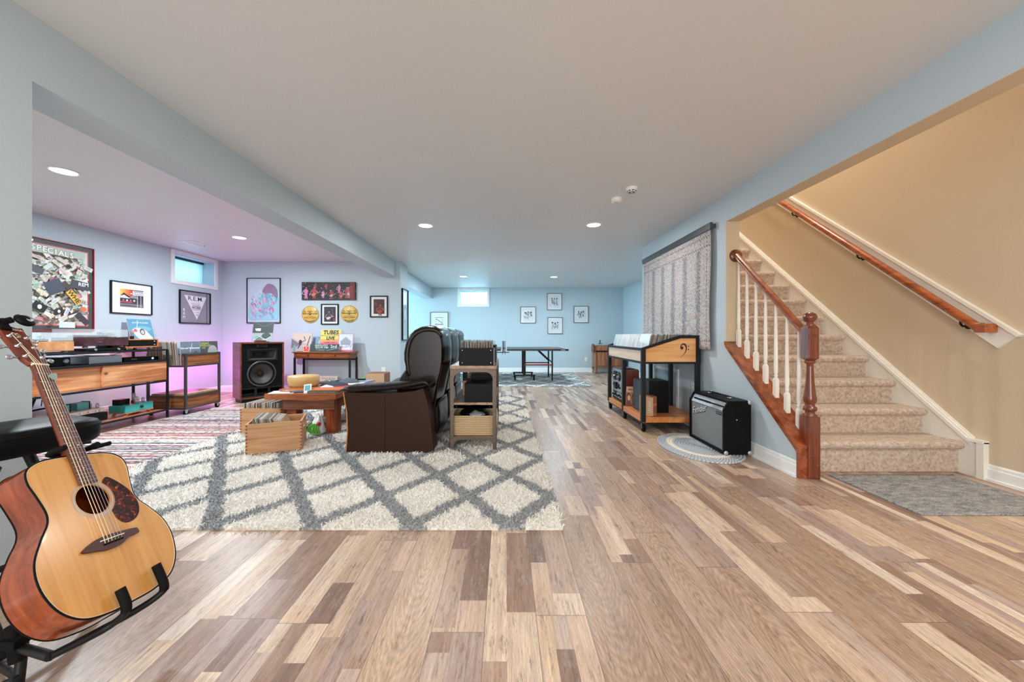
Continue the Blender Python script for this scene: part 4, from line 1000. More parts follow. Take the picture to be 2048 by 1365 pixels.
b = MB(); b.box(Lc(CXB+p, CY0+p, .484), Lc(CXF-p-.03, CY1-p, .498)); b.box(Lc(CXB+p, CY1-p-.014, .498), Lc(CXF-p-.03, CY1-p, .728)); b.box(Lc(CXB+p, CY0+p, .498), Lc(CXF-p-.03, CY0+p+.014, .728)); b.box(Lc(CXB+p, CY0+.05, .498), Lc(CXB+p+.01, CY1-.04, .728))
b.build('cabinet_body', 'acacia_y', t)
b = MB(); b.box(Lc(CXF-.050, CY0+p, .484), Lc(CXF-.024, CY1-p, .512)); b.box(Lc(CXF-.050, CY0+p, .704), Lc(CXF-.024, 4.02, .728)); b.build('door_track', 'acacia_y', t)
d1 = box('sliding_door', Lc(CXF-.046, 3.20, .512), Lc(CXF-.034, 4.06, .704), 'acacia_y', t)
d2 = MB().box(Lc(CXF-.030, 4.02, .49), Lc(CXF-.008, 4.775, .722)).build('sliding_door', 'acacia_y', t, .002)
box('bottom_shelf', Lc(CXB+p, CY0+p, .094), Lc(CXF-p, CY1-p, .108), 'acacia_y', t)

# equipment; each faces +X (rz = 90 deg: local -Y is the front, local x runs towards the back of the room)
def feet(t, xs, ys, r, h, mat, z0=0):
    for x in xs:
        for y in ys: MB().lathe([(r*.85, z0), (r, z0+h*.4), (r*.85, z0+h)], (x, y, 0)).build('foot', mat, t)
def unit(name, label, cat, yc, z, xf=-4.43, group=None): return thing(name, label, cat, (xf, yc, z), PI/2, group)
def turntable(yc, z, w_, mat, label, lid=.155, plinth=.095, feet=.018):
    t = unit('turntable', label, 'turntable', yc, z); W2 = w_/2; D = .34; z1 = feet+plinth
    MB().box((-W2, 0, feet), (W2, D, z1)).build('plinth', mat, t, .003)
    for sx in (-1, 1):
        for y in (.04, D-.04): MB().lathe([(.02, 0), (.024, .006), (.018, feet)], (sx*(W2-.05), y, 0)).build('foot', 'silver', t)
    MB().lathe([(.148, z1+.002), (.150, z1+.008), (.150, z1+.022), (.144, z1+.024), (.001, z1+.024)], (-.04, D/2, 0), n=48).build('platter', 'rubber', t)
    b = MB(); b.lathe([(.024, z1), (.024, z1+.03), (.016, z1+.042)], (W2-.05, D-.07, 0)); b.tube([(W2-.05, D-.05, z1+.045), (W2-.05, D-.10, z1+.045), (W2-.055, .12, z1+.036), (W2-.09, .07, z1+.032)], .0045); b.lathe([(.014, 0), (.014, .03)], (W2-.05, D-.06, z1+.045), (0, 1, 0))
    b.build('tonearm', 'chrome', t)
    b = MB(); th = .004; h0, h1 = z1+.006, feet+plinth+.085
    b.box((-W2+.004, .004, h0), (-W2+.004+th, D-.004, h1)).box((W2-.004-th, .004, h0), (W2-.004, D-.004, h1)).box((-W2+.008, .004, h0), (W2-.008, .004+th, h1)).box((-W2+.004, .004, h1), (W2-.004, D-.004, h1+th))
    b.build('dust_cover', 'glass', t)
    return t
t = turntable(3.60, .879, .46, 'teak', 'turntable with light wood plinth and clear dust cover, nearer the guitar')
t = turntable(4.15, .920, .47, 'darkwal', 'turntable with dark rosewood plinth and clear dust cover on the console')
MB().box((-.10, -.002, .058), (-.055, 0, .066)).build('nameplate', 'chrome', t)
t = unit('thin_amplifier', 'thin black hi-fi unit under the dark turntable', 'hi-fi unit', 4.13, .879, -4.41)
MB().box((-.21, 0, .008), (.21, .30, .032)).build('case', 'black', t, .002)
feet(t, (-.18, .18), (.03, .27), .016, .008, 'silver')
b = MB(); b.lathe([(.012, 0), (.011, .010)], (-.12, 0, .020), (0, -1, 0)); b.lathe([(.012, 0), (.011, .010)], (.12, 0, .020), (0, -1, 0)); b.build('knob', 'silver', t)
t = unit('integrated_amplifier', 'amplifier with orange wood case and black front on console end', 'amplifier', 4.565, .879, -4.44)
b = MB(); b.box((-.205, 0, .030), (.205, .30, .042)).box((-.205, 0, .118), (.205, .30, .130)).box((-.205, 0, .042), (-.192, .30, .118)).box((.192, 0, .042), (.205, .30, .118)); b.build('wood_case', 'orange', t, .001)
box('front_panel', (-.192, .008, .042), (.192, .29, .118), 'black', t)
feet(t, (-.15, .15), (.05, .25), .023, .030, 'chrome')
b = MB(); b.lathe([(.018, 0), (.017, .014)], (-.15, .008, .08), (0, -1, 0)); b.build('knob', 'black', t)
b = MB(); b.box((.155, .005, .098), (.167, .008, .104)).box((.155, .005, .058), (.167, .008, .064)); b.build('indicator', 'disp', t)
t = unit('vacuum_tube', 'upright glass valve standing on the orange wood amplifier', 'valve', 4.515, 1.009, -4.52)
MB().lathe([(.018, 0), (.018, .035), (.014, .04)]).build('tube_base', 'black', t)
MB().lathe([(.014, .04), (.020, .055), (.020, .10), (.014, .115), (.001, .118)]).build('glass_envelope', 'tube', t)
MB().lathe([(.012, .05), (.012, .09)]).build('anode', 'steel', t)
t = unit('tube_preamp', 'cluster of glass valves on a small chassis behind the turntable', 'valve amplifier', 4.42, .879, -4.62)
box('chassis', (-.1, 0, 0), (.08, .13, .11), 'satin', t)
for x, y, r, h in ((-.07, .03, .018, .07), (-.03, .03, .022, .085), (.02, .035, .022, .075), (.055, .03, .016, .06), (-.05, .09, .02, .09), (.03, .09, .026, .10)):
    MB().lathe([(r*.8, .11), (r, .13), (r, .11+h-.02), (r*.6, .11+h), (.001, .11+h+.004)], (x, y, 0)).build('valve', 'tube', t)
    MB().lathe([(r*.55, .115), (r*.55, .11+h*.7)], (x, y, 0)).build('anode', 'steel', t)
# middle level
t = unit('receiver', 'black receiver with a round silver ringed knob on the console mid shelf', 'receiver', 3.62, .745, -4.42)
MB().box((-.16, 0, .006), (.17, .28, .085)).build('case', 'black', t, .003); MB().lathe([(.024, 0), (.024, .012), (.018, .016)], (.125, 0, .05), (0, -1, 0), 28).build('knob', 'silver', t)
MB().box((-.12, -.002, .02), (-.10, 0, .08)).build('trim_strip', 'silver', t)
feet(t, (-.13, .13), (.03, .25), .014, .007, 'rubber')
t = unit('disc_player', 'plain silver hi-fi box on the console mid shelf', 'hi-fi unit', 4.11, .745, -4.40)
MB().box((-.17, 0, .004), (.17, .28, .082)).build('case', 'silver', t, .002); MB().box((-.15, .02, 0), (.15, .25, .004)).build('base', 'rubber', t)
t = unit('streamer_box', 'low black hi-fi box with white lettering at the console mid shelf end', 'hi-fi unit', 4.54, .745, -4.42)
MB().box((-.22, 0, 0), (.22, .2, .045)).build('case', 'black', t, .003)
a = Art(-.0004); a.text('SONOS', -.1, .024, .018, C(200, 204, 210)); a.build('lettering', 'art', t); MB().lathe([(.012, 0), (.012, .006)], (.13, 0, .024), (0, -1, 0)).build('button', 'disp', t)
# lower shelf
t = unit('receiver', 'wide black amplifier with lit display on the lowest console shelf', 'receiver', 3.93, .108, -4.42)
MB().box((-.215, 0, .012), (.215, .3, .10)).build('case', 'black', t, .003); MB().box((-.06, -.001, .062), (.0, 0, .075)).box((-.06, -.001, .04), (-.015, 0, .046)).build('display', 'disp', t)
b = MB(); b.lathe([(.018, 0), (.016, .02)], (.05, 0, .055), (0, -1, 0)); b.lathe([(.015, 0), (.014, .018)], (-.15, 0, .055), (0, -1, 0)); b.lathe([(.010, 0), (.009, .016)], (.17, 0, .055), (0, -1, 0)); b.build('knob', 'satin', t)
feet(t, (-.17, .17), (.03, .27), .018, .013, 'silver')
t = unit('tube_amplifier', 'cream valve amplifier with teal transformers on top of the lower receiver', 'valve amplifier', 3.905, .209, -4.43)
MB().box((-.22, 0, .006), (.22, .22, .048)).build('chassis', 'cream', t, .003)
for x in (-.10, .08): MB().box((x-.055, .08, .048), (x+.055, .18, .125)).build('transformer', 'tealdk', t, .006)
MB().box((-.165, .09, .048), (-.155, .17, .13)).box((-.045, .09, .048), (-.025, .17, .13)).box((.135, .09, .048), (.155, .17, .13)).build('clamp', 'satin', t)
for x, y in ((-.19, .05), (-.17, .11), (-.12, .04), (.19, .05), (.18, .12)): MB().lathe([(.012, .048), (.015, .06), (.015, .09), (.008, .10), (.001, .102)], (x, y, 0)).build('valve', 'tube', t)
b = MB(); [b.lathe([(.010, 0), (.009, .012)], (x, 0, .028), (0, -1, 0)) for x in (-.1, -.02, .06, .13, .17)]; b.build('knob', 'chrome', t)
MB().box((-.2, .02, 0), (.2, .2, .006)).build('base', 'rubber', t)
t = unit('tube_amplifier', 'bright turquoise valve amplifier with splayed wooden feet, lowest console shelf', 'valve amplifier', 4.50, .108, -4.41)
MB().box((-.17, 0, .040), (.17, .2, .125)).build('chassis', 'teal', t, .004)
MB().box((-.17, -.001, .030), (.17, .2, .040)).build('wood_base', 'teak', t)
b = MB()
for sx in (-1, 1):
    for y in (.02, .16): b.add([(sx*.10, y, .03), (sx*.13, y, .03), (sx*.165, y-.01, 0), (sx*.15, y-.01, 0), (sx*.10, y+.02, .03), (sx*.13, y+.02, .03), (sx*.165, y+.012, 0), (sx*.15, y+.012, 0)], [(0,1,2,3), (4,7,6,5), (0,4,5,1), (1,5,6,2), (2,6,7,3), (3,7,4,0)])
b.build('splayed_feet', 'teak', t)
MB().lathe([(.018, 0), (.018, .008), (.010, .016)], (.02, 0, .085), (0, -1, 0), 24).build('knob', 'satin', t); MB().lathe([(.021, 0), (.021, .003)], (.02, 0, .085), (0, -1, 0), 24).build('knob_ring', 'chrome', t)
MB().box((-.14, .10, .125), (-.02, .19, .19)).build('transformer', 'black', t, .004)
MB().lathe([(.03, .125), (.03, .155)], (.06, .13, 0)).build('valve_collar', 'red', t)
for x, y, h in ((-.0, .05, .09), (.06, .13, .12), (.12, .08, .06), (.03, .06, .08)): MB().lathe([(.012, .125), (.017, .14), (.017, .105+h), (.010, .12+h), (.001, .123+h)], (x, y, 0)).build('valve', 'tube', t)
t = unit('power_strip', 'small red and white box at the left end of the lowest console shelf', 'box', 3.42, .108, -4.42)
MB().box((-.12, 0, 0), (.0, .15, .05)).build('white_half', 'cream', t); MB().box((0, 0, 0), (.10, .15, .045)).build('red_half', 'red', t)
# cables
def cable(pts, r, label, k=8): return tag(MB().tube(smooth_poly(pts, k, False), r).build('cable', 'black'), label, 'cable')
cable([(-4.7, 3.9, .70), (-4.95, 3.95, .45), (-4.86, 3.80, .26), (-4.72, 3.62, .20), (-4.84, 3.5, .12), (-4.9, 3.40, .05)], .012, 'thick black cable drooping behind the lowest console shelf')
cable([(-4.95, 3.3, .60), (-4.88, 3.5, .28), (-4.74, 3.85, .30), (-4.64, 4.1, .26), (-4.60, 4.2, .22)], .009, 'looped black cable behind the cream valve amplifier')
cable([(-4.9, 4.02, .70), (-4.95, 4.0, .50), (-4.93, 3.96, .30)], .004, 'thin black wire hanging, left of two behind the turquoise amplifier')
cable([(-4.9, 4.15, .70), (-4.95, 4.16, .50), (-4.92, 4.12, .26)], .004, 'thin black wire hanging, right of two behind the turquoise amplifier')
cable([(-4.6, 3.3, .86), (-4.7, 3.5, .81), (-4.72, 3.9, .85), (-4.6, 4.3, .82), (-4.7, 4.6, .86)], .003, 'thin black wire sagging below the console top shelf')

# ================================================================ rolling record cart (left)
QX0, QX1, QY0, QY1 = -4.72, -4.20, 4.90, 5.50
t = thing('record_cart', 'steel framed wooden record cart on castors beside the media console', 'record cart', (QX1, QY0, 0))
def Lq(x, y, z): return (x-QX1, y-QY0, z)
b = MB(); p = .026
for x in (QX1-p, QX0):
    for y in (QY0, QY1-p): b.box(Lq(x, y, .075), Lq(x+p, y+p, .815))
for z in (.79, .635, .235, .075):
    for x in (QX1-p, QX0): b.box(Lq(x, QY0+p, z), Lq(x+p, QY1-p, z+.022))
    for y in (QY0, QY1-p): b.box(Lq(QX0+p, y, z), Lq(QX1-p, y+p, z+.022))
b.build('steel_frame', 'steel', t, .0015)
for nm, z0, z1 in (('bin_panel', .657, .79), ('tray_panel', .097, .235)):
    for xa in (QX1-.020, QX0+.006): MB().box(Lq(xa, QY0+p, z0), Lq(xa+.014, QY1-p, z1)).build(nm, 'rustic_y', t)
    for ya_ in (QY0+.006, QY1-.020): MB().box(Lq(QX0+p, ya_, z0), Lq(QX1-p, ya_+.014, z1)).build(nm, 'rustic_x', t)
MB().box(Lq(QX0+.02, QY0+.02, .645), Lq(QX1-.02, QY1-.02, .657)).build('bin_floor', 'rustic_x', t)
MB().box(Lq(QX0+.02, QY0+.02, .085), Lq(QX1-.02, QY1-.02, .097)).build('tray_floor', 'rustic_x', t)
for x, y in ((QX1-.03, QY0+.03), (QX1-.03, QY1-.03), (QX0+.03, QY0+.03), (QX0+.03, QY1-.03)):
    cst = MB().box(Lq(x-.022, y-.022, .062), Lq(x+.022, y+.022, .075)).box(Lq(x-.018, y-.02, .035), Lq(x-.014, y+.02, .066)).box(Lq(x+.014, y-.02, .035), Lq(x+.018, y+.02, .066)).build('castor', 'silver', t)
    q = Lq(x, y, .034)
    MB().cyl((q[0]-.012, q[1]+.005, q[2]), (q[0]+.012, q[1]+.005, q[2]), .034, n=24).build('castor_wheel', 'rubber', cst)
    b = MB(); b.lathe([(.004, -.0135), (.018, -.0135), (.018, .0135), (.004, .0135)], (q[0], q[1]+.005, q[2]), (1, 0, 0)); b.build('castor_hub', 'silver', cst)
tag(MB().box((-4.69, 4.94, .236), (-4.24, 5.46, .276)).build('wooden_board', 'crate_x', None, .003), 'pale wooden board lying in the bottom tray of the record cart', 'board')
G1 = 'records in the cart beside the media console'
for col in (0, 1):
    yc = 5.04+.32*col
    for k in range(34):
        x = -4.285-.0118*k
        record(Tm((x, yc, .657), PI/2, -.06-.10*math.sin(k*.21)*.5, 0), 'lp', 'lp', G1, ('record sleeve standing edge-on in the nearer row of the rolling cart', 'record sleeve behind the front cover in the farther row of the rolling cart')[col])
def art_echo(a, s, h): a.rect(-s/2, 0, s/2, h, C(90, 104, 120)); a.rect(-s/2, h*.55, s/2, h, C(104, 116, 132)); a.text('Echo and The Bunnymen', 0, h*.72, .030, WH, bold=.0006); a.stroke([(-.01, h*.55), (.03, h*.92)], .005, WH); a.ell(.08, h*.4, .04, .06, C(70, 84, 96))
cover('front_record', Tm((-4.245, 5.04, .657), PI/2, -.05), art_echo, 'slate blue record cover with white title, front of the left cart row')
def art_green(a, s, h): a.rect(-s/2, 0, s/2, h, C(74, 76, 78)); a.text('DREAM', -.08, h*.9, .042, C(196, 200, 90)); a.text('SYNDICATE', -.065, h*.8, .036, C(196, 200, 90)); a.text('LIVE', -.1, h*.70, .032, C(196, 200, 90)); a.ell(.06, h*.5, .09, .10, C(160, 160, 160)); a.rect(-.02, h*.75, -.005, h, C(120, 124, 120))
cover('front_record', Tm((-4.245, 5.36, .657), PI/2, -.05), art_green, 'dark record cover with yellow green lettering, front of the right cart row')
def art_blue(a, s, h):
    a.rect(-s/2, 0, s/2, h, C(92, 150, 180)); a.ell(.02, h*.55, .12, .04, C(120, 172, 196)); a.poly(smooth_poly([(-.12, .15), (-.04, .185), (.04, .165), (.10, .09), (.13, .03), (.05, .012), (-.05, .03)], 5), C(222, 222, 224))
    a.ell(-.075, .15, .022, .024, C(206, 90, 96)); a.ell(.01, .13, .035, .048, C(84, 90, 96)); a.ell(.012, .125, .022, .03, C(196, 186, 180)); a.stroke([(-.06, .16), (-.02, .30)], .006, C(226, 232, 236)); a.text('ALVVAYS MUSIC', .01, .262, .03, WH)
cover('displayed_record', Tm((-5.12, 5.28, .98), PI/2-.1, -.26), art_blue, 'light blue record cover leaning on the wall above the record cart', th=.008)
tag(box('record_ledge', (XL, 5.0, .935), (-5.04, 5.5, .955), 'satin'), 'slim dark ledge on the wall carrying the light blue record', 'shelf')

# ================================================================ floor speaker
sp = thing('floor_speaker', 'big walnut floor speaker with black horn and large woofer', 'speaker', (-4.09, 5.75, 0), math.radians(50))
SW, SD, SH = .62, .39, .945
b = MB(); b.box((0, 0, .055), (.022, SD, SH)).box((SW-.022, 0, .055), (SW, SD, SH)).box((.022, 0, SH-.022), (SW-.022, SD, SH)).box((.022, 0, .055), (SW-.022, SD, .077)).box((.022, SD-.02, .077), (SW-.022, SD, SH-.022)); b.build('cabinet', 'walnut', sp, .002)
box('plinth', (.03, .03, 0), (SW-.03, SD-.03, .055), 'black', sp)
wx, wz_ = .30, .44
hx0, hx1, hz0, hz1 = .10, .52, .655, .835; cxh, czh = (hx0+hx1)/2, (hz0+hz1)/2
def circ0(c, r, n=56): return [(c[0]+r*math.cos(2*PI*k/n), c[1]+r*math.sin(2*PI*k/n)) for k in range(n)]
def rect0(cx, cz, w_, h_): return [(cx-w_/2, cz-h_/2), (cx+w_/2, cz-h_/2), (cx+w_/2, cz+h_/2), (cx-w_/2, cz+h_/2)]
bf = plate(rect0(SW/2, (.225+SH-.022)/2, SW-.044, SH-.022-.225), [circ0((wx, wz_), .190), rect0(cxh, czh, .39, .15)], -.018, 'baffle', 'vinyl', sp); bf.rotation_euler = (PI/2, 0, 0)
b = MB(); b.lathe([(.190, 0), (.208, 0), (.208, .008), (.198, .014), (.188, .010)], (wx, .018, wz_), (0, -1, 0), 56); b.f = b.f[:-2]; b.c = b.c[:-2]; b.sm = b.sm[:-2]; wf = b.build('woofer', 'steel', sp)
def open_lathe(prof, mat, name, par):
    b = MB(); b.lathe(prof, (wx, .018, wz_), (0, -1, 0), 56); b.f = b.f[:-2]; b.c = b.c[:-2]; b.sm = b.sm[:-2]; return b.build(name, mat, par)
open_lathe([(.189, .008), (.182, .010), (.172, .012), (.162, .002), (.156, -.006)], 'rubber', 'cone_surround', wf)
M['cone'] = flat('paper_cone', C(58, 56, 56), .5, spec=.4)
open_lathe([(.157, -.006), (.11, -.038), (.07, -.064), (.045, -.080)], 'cone', 'woofer_cone', wf)
MB().lathe([(.050, -.080), (.044, -.062), (.028, -.048), (.001, -.043)], (wx, .018, wz_), (0, -1, 0), 32).build('dust_cap', M['leather2'], wf)
def rc(w_, h_, y): return [(cxh-w_/2, y, czh-h_/2), (cxh+w_/2, y, czh-h_/2), (cxh+w_/2, y, czh+h_/2), (cxh-w_/2, y, czh+h_/2)]
b = MB(); b.loft([rc(.43, .19, .018), rc(.43, .19, .006), rc(.39, .15, .006), rc(.38, .145, .02)], cap=False, smooth=False); b.build('horn_flange', 'satin', sp, .001)
b = MB(); b.loft([rc(.385, .148, .012), rc(.33, .12, .05), rc(.22, .08, .11), rc(.10, .05, .20)], cap=False, smooth=False); b.add(rc(.10, .05, .20), [(0, 1, 2, 3)]); b.build('horn_throat', 'cone', sp)
b = MB(); b.box((.225, .008, .862), (.375, .018, .912)); tw = b.build('tweeter_horn', 'satin', sp, .004)
MB().box((.25, .006, .875), (.35, .0085, .900)).build('tweeter_mouth', 'rubber', tw)
# lower vent slots
b = MB(); b.box((.022, .018, .077), (SW-.022, .034, .10)).box((.022, .018, .205), (SW-.022, .034, .225)); b.box((.20, .018, .10), (.23, .06, .205)).box((.39, .018, .10), (.42, .06, .205)); b.build('port_frame', 'satin', sp)
box('port_recess', (.022, .16, .077), (SW-.022, .17, .225), 'rubber', sp)
b = MB(); b.loft([[(x, .045+.05*math.sin(a_), .105+.02*(1-math.cos(a_))) for a_ in (0, .6, 1.2, 1.8, 2.4)] for x in (.03, SW-.03)], cap=False); b.build('port_lip', 'satin', sp)
def art_vibe(a, s, h): a.rect(-s/2, 0, s/2, h, C(60, 66, 66)); a.rect(-s/2, 0, s/2, h*.45, C(140, 156, 158)); a.text('VIBE', -.075, h*.62, .052, WH, bold=.003, sx=.8); a.stroke([(-.1, h*.95), (0, h*.8), (.06, h*.85), (.13, h*.97)], .005, C(110, 118, 116)); a.ell(.06, h*.30, .07, .05, C(66, 74, 76)); a.ell(-.05, h*.16, .06, .04, C(96, 110, 112)); a.stroke([(-.13, .02), (-.05, .09), (.05, .03), (.13, .08)], .008, C(206, 214, 214))
cover('displayed_record', Tm((-3.985, 6.10, SH+.012), .12, -.22), art_vibe, 'dark green record cover standing on top of the floor speaker', th=.006)
t = thing('record_stand', 'small wooden stand holding the record on the speaker', 'stand', (-3.985, 6.10, SH), .12)
MB().box((-.09, -.05, 0), (.09, .06, .012)).box((-.09, -.05, .012), (.09, -.04, .03)).build('base', 'walnut', t, .002); MB().box((-.03, .045, .012), (.03, .06, .15), mat=Matrix.Rotation(-.1, 4, 'X')).build('back_rest', 'walnut', t)

# ================================================================ console table on the middle wall
t = thing('console_table', 'slim console table with burl wood drawers and black legs', 'console table', (-3.255, 6.95, 0))
b = MB()
for x in (-.505, .475):
    for y in (-.33, -.03): b.box((x, y, 0), (x+.03, y+.03, .66))
b.box((-.475, -.025, .60), (.475, -.005, .62)); b.build('leg_frame', 'satin', t, .001)
MB().box((-.52, -.35, .742), (.52, .0, .765)).build('table_top', 'slab', t, .003)
MB().box((-.50, -.325, .645), (.50, -.01, .742)).build('apron', 'apron', t, .002)
for x in (-.24, .24):
    d = MB().box((x-.225, -.333, .655), (x+.225, -.325, .735)).build('drawer', 'apron', t, .002); MB().sphere((x+.0, -.343, .70), .011).build('drawer_knob', 'satin', d)
def art_archer(a, s, h):
    a.rect(-s/2, 0, s/2, h, C(206, 190, 178)); a.poly([(-s/2, h*.72), (s/2, h*.3), (s/2, 0), (-s/2, 0)], C(180, 176, 174)); a.poly([(-s/2, h*.7), (0, h*.35), (-s/2, h*.15)], C(120, 116, 124)); a.ell(-.02, .16, .03, .05, C(66, 50, 52)); a.stroke([(-.02, .16), (.07, .20), (.04, .27)], .014, C(66, 50, 52)); a.stroke([(-.02, .12), (-.06, .05)], .02, C(66, 50, 52)); a.ell(.06, .06, .03, .03, C(190, 90, 80)); a.ell(-.12, .05, .025, .07, C(110, 160, 160)); a.stroke([(.09, .02), (.15, .28)], .014, C(70, 60, 66))
cover('displayed_record', Tm((-3.695, 6.74, .769), .0, -.14), art_archer, 'beige record cover with a dark bending figure, left end of the console table', size=.36, hgt=.33, th=.008)
def art_redcard(a, s, h): a.rect(-s/2, 0, s/2, h, C(230, 214, 206)); a.rect(-s/2+.008, .008, s/2-.008, h-.008, C(214, 70, 60)); a.ell(0, h*.66, .01, .012, WH); a.text('THE HOLLIES', 0, h*.35, .014, C(240, 200, 180))
cover('greeting_card', Tm((-3.555, 6.66, .767), 0, -.06), art_redcard, 'small red card with white border on the console table', 'card', size=.11, hgt=.10, th=.004)
def art_tubes(a, s, h):
    a.rect(-s/2, 0, s/2, h, C(226, 206, 110)); a.rect(-s/2, h*.2, s/2, h*.42, C(226, 160, 100)); a.rect(-s/2, 0, s/2, h*.22, C(220, 90, 150))
    a.text('THE', 0, h*.95, .022, K0); a.text('TUBES', 0, h*.82, .105, K0, bold=.004, sx=.95); a.text('WHAT DO YOU WANT FROM', 0, h*.64, .028, C(60, 70, 40), bold=.0005); a.text('LIVE', 0, h*.48, .082, K0, bold=.004); a.text('HAMMERSMITH', 0, h*.24, .036, C(190, 60, 40), bold=.001); a.text('SHOW DATES', 0, h*.10, .04, C(240, 150, 180), bold=.001)
cover('displayed_record', Tm((-3.20, 6.80, .855), .0, -.22), art_tubes, 'yellow and pink record cover with big black lettering on an easel', size=.37, hgt=.315, th=.008)
t = thing('table_easel', 'dark folding easel behind the yellow and pink record cover', 'easel', (-3.16, 6.85, .765))
MB().tube([(-.10, -.02, 0), (-.02, .05, .28)], .006).tube([(.14, -.02, 0), (.06, .05, .28)], .006).tube([(.02, .07, 0), (.02, .05, .28)], .006).box((-.12, -.085, .070), (.16, -.015, .085)).build('frame', 'satin', t)
def art_ken(a, s, h): a.rect(-s/2, 0, s/2, h, C(60, 76, 78)); a.text('KENTUCKY', -.06, h*.80, .044, C(206, 220, 210), bold=.001); a.text('ROUTE 1980', -.05, h*.52, .042, C(206, 220, 210), bold=.001); a.text('7" SINGLE', -.08, h*.2, .036, C(150, 176, 170)); a.text('2nd', .16, h*.66, .08, C(220, 222, 196), bold=.001); a.stroke([(.03, .02), (.3, .07)], .008, C(130, 170, 180))
cover('record_sign', Tm((-3.23, 6.665, .767), 0, -.10), art_ken, 'dark green lettered sleeve lying in front of the easel', 'record', size=.52, hgt=.135, th=.012)
def art_house(a, s, h):
    a.rect(-s/2, 0, s/2, h, C(206, 130, 160)); a.rect(-s/2+.012, .03, s/2-.010, h-.008, C(206, 216, 228)); a.poly([(-.09, .17), (0, .25), (.09, .17), (.09, .12), (-.09, .12)], C(150, 160, 176)); a.stroke([(-.1, .17), (0, .26), (.1, .17)], .008, C(90, 96, 110))
    a.text('CSN', .01, .10, .10, C(120, 126, 136), bold=-.001, shear=.2); a.ell(-.09, .06, .03, .03, C(226, 140, 90)); a.poly([(-.12, .03), (.1, .03), (.06, .06), (-.06, .055)], C(236, 238, 240))
cover('displayed_record', Tm((-2.885, 6.72, .769), .0, -.15), art_house, 'pale record in a clear pink edged sleeve, right end of the console table', size=.27, hgt=.32, th=.01)
cover('displayed_record', Tm((-3.40, 6.86, .767), .0, -.12), lambda a, s, h: (a.rect(-s/2, 0, s/2, h, C(130, 160, 184)), a.ell(0, h*.6, .05, .06, C(180, 196, 206))), 'blue record cover half hidden behind the yellow and pink one', size=.30, hgt=.27)
def art_hat(a, s, h): a.rect(-s/2, 0, s/2, h, C(196, 178, 168)); a.text('Hats & Strings', 0, h*.86, .045, C(110, 70, 60), shear=.25); a.ell(0.0, h*.46, .075, .085, C(206, 170, 156)); a.ell(-.015, h*.56, .11, .045, C(140, 84, 70), .3); a.ell(.01, h*.34, .035, .04, C(226, 220, 214)); a.ell(0, h*.1, .1, .05, C(150, 140, 136))
cover('leaning_record', Tm((-3.265, 6.80, .0), .0, -.26), art_hat, 'beige record cover leaning against the wall under the console table', size=.34, hgt=.32, th=.012)

# ================================================================ coffee table
t = thing('coffee_table', 'thick rustic wood coffee table with heavy square legs in front of the sofa', 'coffee table', (-2.13, 3.87, 0))
def edge(x0, x1, y, z0, z1): pass
b = MB(); X0, X1, Y1 = -.37, .37, 1.08
poly = [(X0, .385), (X0+.12, .381), (X0+.3, .384), (X0+.42, .374), (X0+.58, .376), (X1-.12, .380), (X1, .385), (X1, .446), (X0, .446)]
b.prism(poly, 0, Y1, 'y'); b.build('table_slab', 'slab', t, .006)
M['apronwood'] = wood('brown_apron_wood', [C(84, 44, 28), C(120, 72, 50), C(142, 92, 66)], 0, 1, .35)
b = MB(); b.box((-.20, .035, .275), (X1-.030, .07, .380)).box((X1-.065, .07, .275), (X1-.030, Y1-.03, .380)).box((-.20, .07, .275), (-.16, Y1-.03, .380)).box((-.16, Y1-.07, .275), (X1-.065, Y1-.03, .380)); b.build('apron', 'apronwood', t, .003)
for x, y in ((X1-.14, .075), (-.19, .075), (X1-.14, Y1-.20), (-.19, Y1-.20)):
    b = MB(); b.box((x, y, 0), (x+.115, y+.125, .382)); b.build('leg', 'legwood', t, .008)
TZ = .446
def on(name, label, cat, x, y, rz=0, z=TZ): return thing(name, label, cat, (x, y, z), rz)
t = on('round_box', 'round pale wooden box on the coffee table', 'round box', -2.36, 4.37, .2)
MB().lathe([(.155, .028), (.165, .055), (.168, .085), (.168, .130), (.160, .138), (.001, .140)], n=48).build('box_body', 'aqua', t, 0); MB().lathe([(.150, 0), (.158, .028)], n=48).build('box_base', 'slab', t)
t = on('round_tray', 'thin round wooden lid under the pale round box', 'lid', -2.32, 4.12, 0); MB().lathe([(.15, 0), (.155, .006), (.155, .018), (.145, .020), (.001, .018)], n=40).build('lid', 'slab', t)
t = on('small_weather_display', 'small white digital display with blue screen tilted on the coffee table', 'digital display', -2.10, 3.955, .1)
o = MB().box((-.038, 0, 0), (.038, .016, .095), mat=Matrix.Rotation(-.45, 4, 'X') @ Matrix.Rotation(-.12, 4, 'Y')).build('case', 'white', t, .004)
MB().box((-.027, -.0012, .022), (.027, 0, .082), mat=Matrix.Rotation(-.45, 4, 'X') @ Matrix.Rotation(-.12, 4, 'Y')).build('screen', 'tealdk', t)
def book(name, label, x, y, rz, w_, d_, h_, cov, pages='paper', z=TZ, cat='book'):
    t = on(name, label, cat, x, y, rz, z)
    MB().box((-w_/2, -d_/2, 0), (w_/2, d_/2, .002)).box((-w_/2, -d_/2, h_-.002), (w_/2, d_/2, h_)).box((-w_/2, -d_/2, .002), (w_/2, -d_/2+.003, h_-.002)).build('cover', cov, t)
    MB().box((-w_/2+.004, -d_/2+.003, .002), (w_/2-.004, d_/2-.004, h_-.002)).build('pages', pages, t); return t
M['bookgreen'] = flat('dark_green_cover', C(40, 60, 52), .5); M['bookorange'] = flat('orange_cover', C(196, 110, 60), .5); M['booklilac'] = flat('blue_patterned_cover', C(150, 160, 196), .5, var=.4, scale=60)
t = book('book', 'dark green hardback with pale lettering on the coffee table front edge', -1.925, 4.02, .0, .30, .22, .022, 'bookgreen')
